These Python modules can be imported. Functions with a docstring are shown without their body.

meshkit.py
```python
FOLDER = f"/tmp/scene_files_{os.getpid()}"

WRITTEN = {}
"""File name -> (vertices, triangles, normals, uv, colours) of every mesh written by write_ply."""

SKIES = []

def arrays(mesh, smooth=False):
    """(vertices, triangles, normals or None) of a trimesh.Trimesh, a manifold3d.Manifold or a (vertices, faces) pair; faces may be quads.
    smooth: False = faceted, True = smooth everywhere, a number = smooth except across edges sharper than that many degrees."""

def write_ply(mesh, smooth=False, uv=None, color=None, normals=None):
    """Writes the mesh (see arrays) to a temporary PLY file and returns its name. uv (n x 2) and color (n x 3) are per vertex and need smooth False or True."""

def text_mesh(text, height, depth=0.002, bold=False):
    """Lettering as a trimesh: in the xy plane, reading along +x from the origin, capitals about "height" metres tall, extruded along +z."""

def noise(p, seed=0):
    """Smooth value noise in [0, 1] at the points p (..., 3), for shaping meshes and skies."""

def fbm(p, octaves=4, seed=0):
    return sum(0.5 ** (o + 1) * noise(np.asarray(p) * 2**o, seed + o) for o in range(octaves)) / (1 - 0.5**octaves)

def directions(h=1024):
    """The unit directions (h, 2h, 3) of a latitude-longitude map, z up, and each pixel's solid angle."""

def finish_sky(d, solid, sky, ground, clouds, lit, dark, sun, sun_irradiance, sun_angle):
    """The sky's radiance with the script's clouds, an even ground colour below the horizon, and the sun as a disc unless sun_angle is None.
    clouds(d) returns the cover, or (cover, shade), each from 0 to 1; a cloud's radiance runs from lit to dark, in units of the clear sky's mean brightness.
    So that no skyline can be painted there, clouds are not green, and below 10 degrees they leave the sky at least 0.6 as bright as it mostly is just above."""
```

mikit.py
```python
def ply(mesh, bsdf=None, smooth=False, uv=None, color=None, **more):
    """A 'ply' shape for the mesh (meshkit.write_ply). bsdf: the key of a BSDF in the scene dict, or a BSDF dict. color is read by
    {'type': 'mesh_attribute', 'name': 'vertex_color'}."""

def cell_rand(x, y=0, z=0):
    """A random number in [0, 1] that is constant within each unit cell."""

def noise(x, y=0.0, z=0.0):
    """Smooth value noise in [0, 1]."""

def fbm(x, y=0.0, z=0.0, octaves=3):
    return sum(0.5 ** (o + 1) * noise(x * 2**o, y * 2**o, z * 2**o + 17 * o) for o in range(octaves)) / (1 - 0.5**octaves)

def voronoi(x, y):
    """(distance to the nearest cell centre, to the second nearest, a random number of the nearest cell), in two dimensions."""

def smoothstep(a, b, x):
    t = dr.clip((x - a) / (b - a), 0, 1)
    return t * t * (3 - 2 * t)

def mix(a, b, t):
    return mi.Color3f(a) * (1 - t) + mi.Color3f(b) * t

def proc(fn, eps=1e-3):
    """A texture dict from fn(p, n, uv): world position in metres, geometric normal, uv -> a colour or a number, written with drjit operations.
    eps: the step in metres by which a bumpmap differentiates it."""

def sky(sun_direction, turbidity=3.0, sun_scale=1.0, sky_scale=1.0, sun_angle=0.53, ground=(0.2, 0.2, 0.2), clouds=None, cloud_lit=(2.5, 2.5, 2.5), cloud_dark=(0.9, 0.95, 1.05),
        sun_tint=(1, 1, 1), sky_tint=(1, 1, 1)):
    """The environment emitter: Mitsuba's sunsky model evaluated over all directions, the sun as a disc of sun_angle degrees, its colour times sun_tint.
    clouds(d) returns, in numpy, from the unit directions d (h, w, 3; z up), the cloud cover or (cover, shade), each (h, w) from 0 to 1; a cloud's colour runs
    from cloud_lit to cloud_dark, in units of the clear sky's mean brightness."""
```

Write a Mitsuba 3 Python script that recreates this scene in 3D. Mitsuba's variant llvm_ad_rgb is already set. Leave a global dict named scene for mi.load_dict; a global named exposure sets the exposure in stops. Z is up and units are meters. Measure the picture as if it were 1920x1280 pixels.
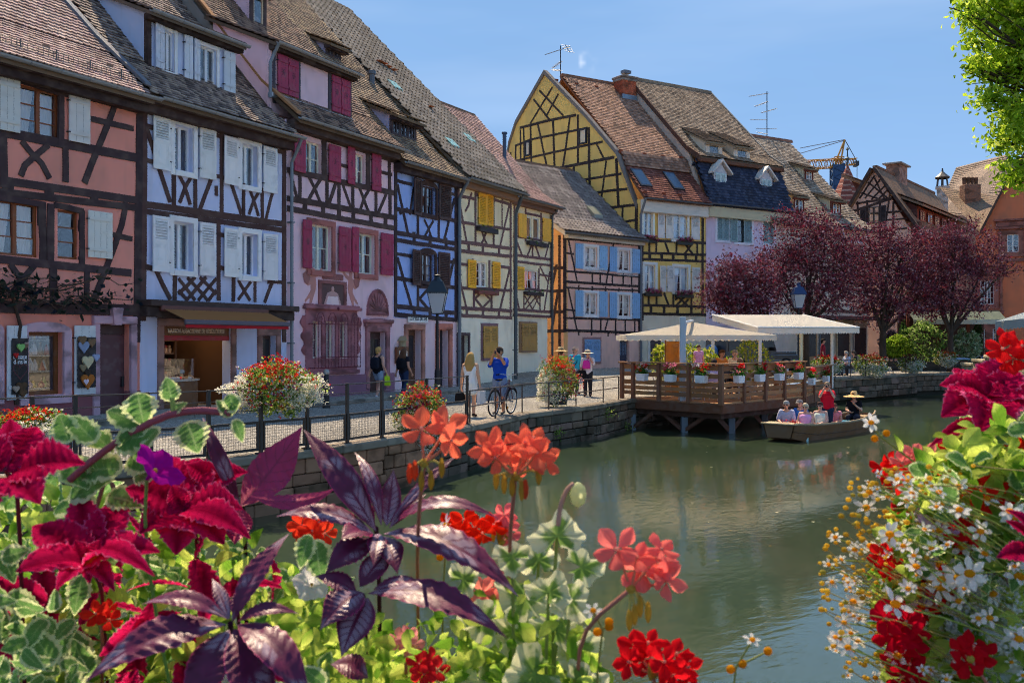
import math, random, numpy as np, trimesh, shapely, mitsuba as mi, drjit as dr, manifold3d as m3, mikit, meshkit
from shapely.geometry import LineString, Polygon, box as sbox
T = mi.ScalarTransform4f
# ---------------------------------------------------------------- camera, sky, exposure
F, H = 1867.0, 1.95            # focal length in photograph pixels (1920 wide), eye height over the quay in metres
scene, labels = {}, {}
scene['camera'] = {'type': 'thinlens', 'fov': math.degrees(2 * math.atan(960 / F)), 'fov_axis': 'x', 'aperture_radius': 0.0012, 'focus_distance': 36.0,
                   'to_world': T().look_at(origin=[0, 0, H], target=[0, 1, H], up=[0, 0, 1]), 'near_clip': 0.05, 'far_clip': 2000.0}
SUN = np.array([-0.15, 0.51, 0.85])
exposure = 2.78
def sky_clouds(d):
    az = np.arctan2(d[..., 0], d[..., 1]); el = np.arcsin(np.clip(d[..., 2], -1, 1))
    q = np.stack([d[..., 0] * 5 / (d[..., 2] + .25), d[..., 1] * 5 / (d[..., 2] + .25), d[..., 2] * 2], -1)
    w = np.exp(-(((az - .074) / .006) ** 2 + ((el - .272) / .006) ** 2)) * np.clip(meshkit.fbm(np.stack([az * 160, el * 160, az * 0], -1), 4, 8) - .45, 0, 1) * 3
    w = np.clip(w, 0, 1); veil = .76 + .12 * meshkit.fbm(q * [.5, 1.4, 1], 4, 3)
    low = .12 * np.exp(-np.clip(el, 0, 2) / .16); thin = np.clip(meshkit.fbm(np.stack([d[..., 0] * 3, d[..., 1] * 3, d[..., 2] * 16], -1), 5, 21) - .5, 0, 1) * .35
    return np.maximum(veil, w), np.clip(1 - w - low - thin, 0, 1)
scene['sky'] = mikit.sky(SUN.tolist(), turbidity=2.2, clouds=sky_clouds, cloud_lit=(2.2, 2.2, 2.2), cloud_dark=(.37, .70, 1.22), sky_tint=(.85, .93, 1.0), sun_scale=.74, sun_tint=(1.0, .96, .88))
# ---------------------------------------------------------------- helpers
R = random.Random(7)
NR = np.random.default_rng(11)
def lin(c):
    c = np.array([int(c[i:i + 2], 16) for i in (1, 3, 5)]) / 255 if isinstance(c, str) else np.array(c, float)
    return np.where(c <= .04045, c / 12.92, ((c + .055) / 1.055) ** 2.4)
def jit(c, a=.06, h=.02):
    """A linear colour with a little random value and hue."""
    c = lin(c) if isinstance(c, str) else np.array(c, float)
    return np.clip(c * (1 + R.uniform(-a, a)) * (1 + np.array([R.uniform(-h, h) for _ in range(3)])), 0, 1)
used = {}
def numbered(k):
    n = used.get(k, -1) + 1; used[k] = n
    return k if n == 0 else f'{k}_{n:03d}'
def thing(name, label, cat, group=None, kind=None):
    k = numbered(name); labels[k] = {'label': label, 'category': cat}
    if group: labels[k]['group'] = group
    if kind: labels[k]['kind'] = kind
    return k
class MB:
    """Collects (vertices, faces, colour) pieces into one mesh."""
    def __init__(s): s.v, s.f, s.c, s.n = [], [], [], 0
    def a(s, m, col=None):
        v, f = m; v = np.asarray(v, float); f = np.asarray(f, int)
        if f.shape[1] == 4: f = np.vstack([f[:, [0, 1, 2]], f[:, [0, 2, 3]]])
        s.v.append(v); s.f.append(f + s.n); s.n += len(v)
        if col is not None:
            col = lin(col) if isinstance(col, str) else np.asarray(col, float)
            s.c.append(np.broadcast_to(col, (len(v), 3)))
        return s
    def m(s): return np.vstack(s.v), np.vstack(s.f)
def cat(*ms):
    b = MB()
    for m in ms: b.a(m)
    return b.m()
def add(base, mesh, mat, col=None, M=None, smooth=False, label=None, kind=None, uv=None, **more):
    key = numbered(base)
    if isinstance(mesh, MB):
        if col is None: col = np.vstack(mesh.c)
        mesh = mesh.m()
    v, f = np.asarray(mesh[0], float), np.asarray(mesh[1], int)
    if f.shape[1] == 4: f = np.vstack([f[:, [0, 1, 2]], f[:, [0, 2, 3]]])
    if M is not None:
        v = v @ M[:3, :3].T + M[:3, 3]
        if np.linalg.det(M[:3, :3]) < 0: f = f[:, ::-1]
    if col is not None:
        col = lin(col) if isinstance(col, str) else np.asarray(col, float)
        col = np.broadcast_to(col, (len(v), 3))
    if col is not None and uv is None:
        q = np.round(np.sqrt(np.clip(col, 0, 1)) * 1023); uv = np.stack([q[:, 0] * 1024 + q[:, 1], q[:, 2]], 1)
    scene[key] = mikit.ply((v, f), mat, smooth=smooth, uv=uv, **more)
    if label or kind: labels[key] = {**({'label': label} if label else {}), **({'kind': kind} if kind else {})}
    return key
def tag(key, label, cat=None, group=None, kind=None):
    labels[key] = {'label': label, **({'category': cat} if cat else {}), **({'group': group} if group else {}), **({'kind': kind} if kind else {})}
    return key
BF = np.array([[0, 2, 3], [0, 3, 1], [4, 5, 7], [4, 7, 6], [0, 1, 5], [0, 5, 4], [2, 6, 7], [2, 7, 3], [0, 4, 6], [0, 6, 2], [1, 3, 7], [1, 7, 5]])
def box(x0, x1, y0, y1, z0, z1):
    return np.array([[x, y, z] for x in (x0, x1) for y in (y0, y1) for z in (z0, z1)], float), np.array([[0, 1, 3], [0, 3, 2], [4, 6, 7], [4, 7, 5], [0, 4, 5], [0, 5, 1], [2, 3, 7], [2, 7, 6], [0, 2, 6], [0, 6, 4], [1, 5, 7], [1, 7, 3]])
def cbox(x0, x1, y0, y1, z0, z1, b=.01):
    """A box with chamfered edges (44 triangles)."""
    c = np.array([x0 + x1, y0 + y1, z0 + z1]) / 2; h = np.array([x1 - x0, y1 - y0, z1 - z0]) / 2; b = min(b, *(h * .45))
    p = []
    for s in np.array([[x, y, z] for x in (-1, 1) for y in (-1, 1) for z in (-1, 1)]):
        for k in range(3):
            q = h - b; q[k] = h[k]; p.append(c + s * q)
    return hull(p)
def hull(p):
    m = m3.Manifold.hull_points(np.asarray(p, float)).to_mesh()
    return np.array(m.vert_properties[:, :3], float), np.array(m.tri_verts, int)
def quad(a, b, c, d): return np.array([a, b, c, d], float), np.array([[0, 1, 2], [0, 2, 3]])
def prism(poly, w0, w1, drop=None):
    """A polygon in (u, z), extruded from w0 to w1: vertices (u, w, z)."""
    if isinstance(poly, (list, tuple, np.ndarray)): poly = Polygon(poly)
    out = []
    for g in getattr(poly, 'geoms', [poly]):
        if g.is_empty or g.area < 1e-6 or g.geom_type != 'Polygon': continue
        m = trimesh.creation.extrude_polygon(g, w1 - w0, engine='earcut')
        v = np.array(m.vertices); out.append((np.stack([v[:, 0], v[:, 2] + w0, v[:, 1]], 1), np.array(m.faces)))
    return cat(*out)
def flatprism(poly, z0, z1):
    if isinstance(poly, (list, tuple, np.ndarray)): poly = Polygon(poly)
    out = []
    for g in getattr(poly, 'geoms', [poly]):
        m = trimesh.creation.extrude_polygon(g, z1 - z0, engine='earcut'); v = np.array(m.vertices); v[:, 2] += z0
        out.append((v, np.array(m.faces)))
    return cat(*out)
def tube(p, r, sides=6, caps=True):
    p = np.asarray(p, float); n = len(p); r = np.broadcast_to(r, (n,))
    t = np.gradient(p, axis=0); t /= np.linalg.norm(t, axis=1, keepdims=True) + 1e-12
    ref = np.array([0, 0, 1.0]) if np.abs(t[:, 2]).mean() < .8 else np.array([1.0, 0, 0])
    a = np.cross(t, ref); a /= np.linalg.norm(a, axis=1, keepdims=True) + 1e-12; b = np.cross(t, a)
    g = np.arange(sides) * 2 * np.pi / sides
    v = (p[:, None] + r[:, None, None] * (np.cos(g)[None, :, None] * a[:, None] + np.sin(g)[None, :, None] * b[:, None])).reshape(-1, 3)
    i, j = np.meshgrid(np.arange(n - 1), np.arange(sides), indexing='ij'); k = (j + 1) % sides
    q = np.stack([i * sides + j, i * sides + k, (i + 1) * sides + k, (i + 1) * sides + j], -1).reshape(-1, 4)
    f = np.vstack([q[:, [0, 1, 2]], q[:, [0, 2, 3]]])
    if caps:
        v = np.vstack([v, p[:1], p[-1:]]); e = np.arange(sides); m = n * sides
        f = np.vstack([f, np.stack([e * 0 + m, (e + 1) % sides, e], 1), np.stack([e * 0 + m + 1, e + (n - 1) * sides, (e + 1) % sides + (n - 1) * sides], 1)])
    return v, f
def rod(a, b, r, sides=6): return tube([a, b], r, sides)
def lathe(prof, n=12, c=(0, 0, 0)):
    pr = np.asarray(prof, float); g = np.arange(n) * 2 * np.pi / n
    v = np.stack([pr[:, None, 0] * np.cos(g), pr[:, None, 0] * np.sin(g), np.broadcast_to(pr[:, None, 1], (len(pr), n))], -1).reshape(-1, 3) + np.asarray(c, float)
    i, j = np.meshgrid(np.arange(len(pr) - 1), np.arange(n), indexing='ij'); k = (j + 1) % n
    q = np.stack([i * n + j, i * n + k, (i + 1) * n + k, (i + 1) * n + j], -1).reshape(-1, 4)
    return v, np.vstack([q[:, [0, 1, 2]], q[:, [0, 2, 3]]])
_ico = {}
def ball(c, r, sub=1):
    if sub not in _ico:
        m = trimesh.creation.icosphere(sub); _ico[sub] = (np.array(m.vertices), np.array(m.faces))
    v, f = _ico[sub]
    return v * np.asarray(r, float) + np.asarray(c, float), f
def beamish(p, q, w, d0, d1, w2=None):
    """A straight bar in the (u, z) plane from p to q, w wide, between depths d0 and d1."""
    p, q = np.array(p, float), np.array(q, float); t = (q - p) / (np.linalg.norm(q - p) + 1e-9); n = np.array([-t[1], t[0]]); w2 = w2 or w
    c = [p + n * w / 2, p - n * w / 2, q + n * w2 / 2, q - n * w2 / 2]
    v = np.array([[e[0], d, e[1]] for e in c for d in (d0, d1)])
    return v, np.array([[0, 1, 3], [0, 3, 2], [4, 6, 7], [4, 7, 5], [0, 4, 5], [0, 5, 1], [2, 3, 7], [2, 7, 6], [0, 2, 6], [0, 6, 4], [1, 5, 7], [1, 7, 3]])
def rotz(a, c=(0, 0, 0)):
    M = np.eye(4); M[:2, :2] = [[math.cos(a), -math.sin(a)], [math.sin(a), math.cos(a)]]; M[:3, 3] = c
    return M
def xf(m, M): return np.asarray(m[0]) @ M[:3, :3].T + M[:3, 3], m[1]
def shift(m, d): return np.asarray(m[0]) + np.asarray(d, float), m[1]
def ray(x, y): return np.array([(x - 960) / F, 1.0, -(y - 640) / F])
CAM = np.array([0, 0, H])
def at(x, y, Y): return CAM + ray(x, y) * Y                       # the point of the place seen at pixel (x, y), Y metres away
def gp(x, y, z=0.0): return at(x, y, F * (H - z) / (y - 640))     # ... on level ground at height z
class Frame:
    """An upright plane: origin o, u along d, w out along n, z up."""
    def __init__(s, o, d, w=0.0):
        d = np.array(d, float); d /= np.linalg.norm(d); s.d = d; s.n = np.array([d[1], -d[0]]); s.o = np.array(o, float)[:2] + s.n * w
        s.M = np.eye(4); s.M[:2, 0] = s.d; s.M[:2, 1] = s.n; s.M[:2, 3] = s.o
    def off(s, w): return Frame(s.o + s.n * w, s.d)
    def px(s, x, y):
        r = ray(x, y); n3 = np.array([*s.n, 0]); t = np.dot(np.array([*s.o, 0]) - CAM, n3) / np.dot(r, n3); p = CAM + r * t
        return np.array([np.dot(p[:2] - s.o, s.d), p[2]])
    def rect(s, x0, y0, x1, y1):
        a = s.px(x0, y0); b = s.px(x0, y1); c = s.px(x1, y0)
        return a[0], c[0], b[1], a[1]                                # u0, u1, z0, z1
    def w3(s, u, w, z): return np.array([*(s.o + s.d * u + s.n * w), z])
# ---------------------------------------------------------------- materials (vertex colours carry each thing's own colour)
def unpack(p, n, uv):
    a, b = dr.round(uv.x), dr.round(uv.y)
    r = dr.floor(a / 1024); g = a - r * 1024
    return mi.Color3f(r, g, b) * mi.Color3f(r, g, b) * (1 / 1023.0 ** 2)
def unpack_lime(p, n, uv): return dr.minimum(unpack(p, n, uv) * 1.38, mi.Color3f(.90, .89, .93))
VC = mikit.proc(unpack)        # each piece carries its own paint, packed into its uv
def rgb(c): return {'type': 'rgb', 'value': [float(x) for x in (lin(c) if isinstance(c, str) else c)]}
def principled(c=VC, rough=.8, spec=.4, **k): return {'type': 'principled', 'base_color': c, 'roughness': rough, 'specular': spec, **k}
def bump(b, fn, scale, eps=1e-3): return {'type': 'bumpmap', 'arbitrary': mikit.proc(fn, eps), 'scale': scale, 'bsdf': b}
def two(b): return {'type': 'twosided', 'bsdf': b}
def worn(a, dirt, fn): return {'type': 'blendbsdf', 'weight': mikit.proc(fn), 'first': a, 'second': principled(rgb(dirt), .95, .1)}
N, FB, SS = mikit.noise, mikit.fbm, mikit.smoothstep
def f_plaster_dirt(p, n, uv): return 0.03 + .22 * SS(.42, .8, FB(p.x * 1.3, p.y * 1.3, p.z * .7, 4)) + .07 * SS(.55, .8, N(p.x * 7, p.y * 7, p.z * 1.2))
def f_plaster_bump(p, n, uv): return FB(p.x * 9, p.y * 9, p.z * 9, 3)
def f_wood_bump(p, n, uv): return FB(p.x * 14, p.y * 14, p.z * 9, 3)
def f_wood_dirt(p, n, uv): return .32 * SS(.4, .75, FB(p.x * 5, p.y * 5, p.z * 5, 4))
def f_tile_dirt(p, n, uv): return .28 * SS(.45, .75, FB(p.x * 1.1, p.y * 1.1, p.z * 1.1, 4))
def f_stone_bump(p, n, uv): return FB(p.x * 6, p.y * 6, p.z * 6, 4)
def f_stone_dirt(p, n, uv): return .5 * SS(.42, .7, FB(p.x * 2.2, p.y * 2.2, p.z * 3, 4)) + .35 * SS(-.35, -.95, p.z)
scene['plaster'] = two(bump(worn(principled(mikit.proc(unpack_lime), rough=.95, spec=.15), '#7d7062', f_plaster_dirt), f_plaster_bump, .012))
scene['timber'] = two(bump(worn(principled(rough=.8, spec=.25), '#7a6a60', f_wood_dirt), f_wood_bump, .012))
scene['paint'] = two(worn(principled(rough=.5, spec=.4), '#8a8680', lambda p, n, uv: .18 * SS(.5, .8, FB(p.x * 6, p.y * 6, p.z * 6, 3))))
scene['tile'] = two(bump(worn(principled(rough=.85, spec=.3), '#3c342c', f_tile_dirt), lambda p, n, uv: FB(p.x * 20, p.y * 20, p.z * 20, 2), .004))
scene['stone'] = two(bump(worn(principled(rough=.93, spec=.2), '#2c2b20', f_stone_dirt), f_stone_bump, .03))
scene['rough'] = two(principled(rough=.9, spec=.2))
scene['cloth'] = two(principled(rough=.9, spec=.15, sheen=.3))
scene['skin'] = two(principled(rough=.55, spec=.35))
scene['metal'] = two(principled(rough=.42, spec=.5, metallic=.25))
scene['gloss'] = two(principled(rough=.22, spec=.6, clearcoat=.6))
scene['glass'] = {'type': 'thindielectric', 'int_ior': 1.95}
scene['leaf'] = {'type': 'principledthin', 'base_color': VC, 'roughness': .45, 'spec_trans': 0.0, 'diff_trans': 1.15, 'eta': 1.4}
scene['plum_leaf'] = {'type': 'principledthin', 'base_color': VC, 'roughness': .28, 'spec_trans': 0.0, 'diff_trans': .5, 'eta': 1.6}
scene['petal'] = {'type': 'principledthin', 'base_color': VC, 'roughness': .6, 'spec_trans': 0.0, 'diff_trans': 1.2, 'eta': 1.3}
scene['canvas'] = {'type': 'principledthin', 'base_color': VC, 'roughness': .8, 'spec_trans': 0.0, 'diff_trans': .7, 'eta': 1.3}
# ---------------------------------------------------------------- the setting: quay, street, canal
WATER = -1.02
EDGE = np.array([[-13, 8.5], [-9.2, 12.0], [-4.83, 16.1], [-3.15, 18.4], [-2.49, 19.7], [-1.68, 21.3], [-.97, 22.9], [.44, 26.9], [2.5, 30.3], [3.9, 33.4], [15.5, 47.9], [22.4, 55.0], [27, 57.6], [40, 60]], float)
EDGEL = LineString(EDGE)
QUAYP = Polygon([*EDGE, (90, 66), (160, 260), (-160, 260), (-160, -5), (-30, -5)])
def zg(x, y):
    d = EDGEL.distance(shapely.points(x, y)); base = np.clip((np.asarray(y) - 38) / 10, 0, 1) * .17
    return np.minimum(base + .45 * (d / 13) ** 2, .5)
def ground_mesh(poly, step, dz=0.0):
    m = trimesh.creation.triangulate_polygon(poly, engine='earcut')
    v = np.c_[m[0], np.zeros(len(m[0]))]; v, f = trimesh.remesh.subdivide_to_size(v, np.array(m[1]), step, max_iter=14)[:2]
    v[:, 2] = zg(v[:, 0], v[:, 1]) + dz
    return v, f
def f_cobble(p, n, uv):
    a, b, r = mikit.voronoi(p.x * 6.5, p.y * 6.5)
    j = SS(.02, .22, b - a); m = FB(p.x * .6, p.y * .6, 0, 4)
    w = FB(p.x * 14, p.y * 14, 1, 2)
    c = mikit.mix(mi.Color3f(.13, .12, .105), mi.Color3f(.31, .285, .245), j * (.45 + .35 * r + .3 * w))
    return c * (.65 + .7 * m)
def f_cobble_bump(p, n, uv):
    a, b, r = mikit.voronoi(p.x * 6.5, p.y * 6.5)
    return SS(.0, .3, b - a) + .25 * FB(p.x * 40, p.y * 40, 0, 2)
scene['cobble'] = two(bump(principled(mikit.proc(f_cobble), .85, .3), f_cobble_bump, .012))
add('street', ground_mesh(QUAYP.intersection(sbox(-30, 5, 60, 80)), 1.6), 'cobble', '#888888', smooth=True, kind='structure')
labels['street'] = {'label': 'cobbled quay street between the house fronts and the canal', 'category': 'street', 'kind': 'structure'}
add('ground', (lambda v, f: (v - [0, 0, 2.2], f))(*trimesh.creation.triangulate_polygon(sbox(-900, -300, 900, 1500), engine='earcut')) if False else quad((-900, -300, -2.4), (900, -300, -2.4), (900, 1500, -2.4), (-900, 1500, -2.4)), 'rough', '#5a5448')
labels['ground'] = {'label': 'bare ground under and around the town', 'category': 'ground', 'kind': 'structure'}
def f_water_bump(p, n, uv):
    q = p.x * .82 + p.y * .57; s = p.y * .82 - p.x * .57
    big = FB(q * 1.4, s * 3.2, 0, 3); m = FB(q * 5 + big * 2, s * 15 + 3, 2, 4)
    calm = .35 + .65 * SS(.35, .7, FB(p.x * .35, p.y * .35, 5, 2))
    return big * .34 + m * .42 * calm
def f_water_col(p, n, uv):
    return mikit.mix(mi.Color3f(.075, .122, .072), mi.Color3f(.115, .165, .095), FB(p.x * .4, p.y * .4, 0, 3))
scene['canal'] = two(bump({'type': 'plastic', 'diffuse_reflectance': mikit.proc(f_water_col), 'int_ior': 1.58, 'nonlinear': True}, f_water_bump, .0075, 4e-3))
add('water', quad((-40, -6, WATER), (70, -6, WATER), (70, 75, WATER), (-40, 75, WATER)), 'canal', '#304028')
labels['water'] = {'label': 'green canal water with soft ripples', 'category': 'water', 'kind': 'structure'}
# quay wall: stone by stone, with a coping of longer slabs
wall_key = thing('quay_wall', 'old mossy stone canal wall with a coping of long slabs under the railings', 'wall')
add(wall_key + '__backing', cat(*[quad((*(a), -2.4), (*(b), -2.4), (*(b), -.02), (*(a), -.02)) for a, b in zip([p + np.array([-.12, .12]) for p in EDGE[:-1]], [p + np.array([-.12, .12]) for p in EDGE[1:]])]), 'stone', '#3a342c')
def along(s):
    p = EDGEL.interpolate(s); q = EDGEL.interpolate(s + .05); d = np.array([q.x - p.x, q.y - p.y]); return np.array([p.x, p.y]), d / np.linalg.norm(d)
CUM = [EDGEL.project(shapely.points(*p)) for p in EDGE]
for k in range(len(EDGE) - 1):
    L = np.linalg.norm(EDGE[k + 1] - EDGE[k]); fr = Frame(EDGE[k], EDGE[k + 1] - EDGE[k])
    n_c = max(1, round(L / 1.25))
    zc = float(np.clip((EDGE[k][1] - 36) / 10, 0, 1)) * .17
    for i in range(n_c):
        m = cbox(i * L / n_c + .006, (i + 1) * L / n_c - .006, -.42, .05 + R.uniform(-.015, .015), zc - .12, zc + .02 + R.uniform(-.008, .008), .02)
        add(wall_key + '__coping_stone', m, 'stone', jit('#85796a', .15), fr.M)
    if EDGE[k][1] > 8 and EDGE[k][1] < 57:
        z = zc - .12; far = EDGE[k][1] > 36
        for row in range(3 if far else 4):
            hgt = R.uniform(.27, .36) if far else R.uniform(.19, .30)
            u = -R.uniform(0, .3)
            while u < L:
                w = R.uniform(.5, 1.1) if far else R.uniform(.32, .75)
                a, b = max(u, 0), min(u + w, L)
                if b - a > .08:
                    c = jit(R.choice(['#6d5c4c', '#7a6250', '#5f5648', '#7d6e5e', '#665a4c', '#8a6f60'] if EDGE[k][0] > -2 else ['#9a6f55', '#a67a5e', '#8f6a52']), .15)
                    g = .008 if EDGE[k][0] < -2 else .014
                    add(wall_key + '__stone', cbox(a + g, b - g, -.1, R.uniform(-.045, .03), z - hgt + g, z - g, .02), 'stone', c, fr.M)
                u += w
            z -= hgt
# raised pavement along the fronts, with kerb stones
A0, A1 = np.array([-10.821, 21.046]), np.array([-6.14, 30.33])
FA = Frame(A0, A1 - A0)
pv = [FA.w3(u, w, 0) for u, w in ((-9, 0), (25, 0), (25, 1.5), (-9, 1.5))]
def pave(u): return max(.02, zg(*FA.w3(u, .8, 0)[:2])) + .1
us = np.linspace(-9, 25.5, 40)
top = np.array([[*FA.w3(u, w, 0)[:2], pave(u)] for u in us for w in (-.3, 1.42)])
i = np.arange(39) * 2
add('pavement', (top, np.stack([i, i + 1, i + 3, i + 2], 1)), 'cobble', '#888888')
labels['pavement'] = {'label': 'raised narrow pavement along the foot of the timbered houses', 'category': 'pavement', 'kind': 'structure'}
for k in range(34):
    u = -9 + k; z = pave(u + .5)
    add('pavement__kerb_stone', cbox(u + .006, u + .994, 1.4, 1.58, z - .3, z + .006, .02), 'stone', jit('#8f887c', .1), FA.M)

dq = NR.uniform([-4, 13], [16, 42], (260, 2)); dq = dq[[EDGEL.distance(shapely.points(*p)) > .3 and not QUAYP.contains(shapely.points(*p)) for p in dq]]
b = MB()
for p in dq: r = R.uniform(.012, .045); b.a((np.array([[p[0] - r, p[1], 0], [p[0], p[1] - r * .5, 0], [p[0] + r, p[1] + r * .1, 0], [p[0], p[1] + r * .5, 0]]) + [0, 0, WATER + .004], np.array([[0, 1, 2], [0, 2, 3]])), jit(R.choice(['#b0a878', '#8a8a4a', '#c8c0a0', '#7a6a3a']), .2))
add('floating_leaves', b, 'rough'); tag('floating_leaves', 'scattered fallen leaves and specks floating on the canal', 'leaves', kind='stuff')
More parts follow.
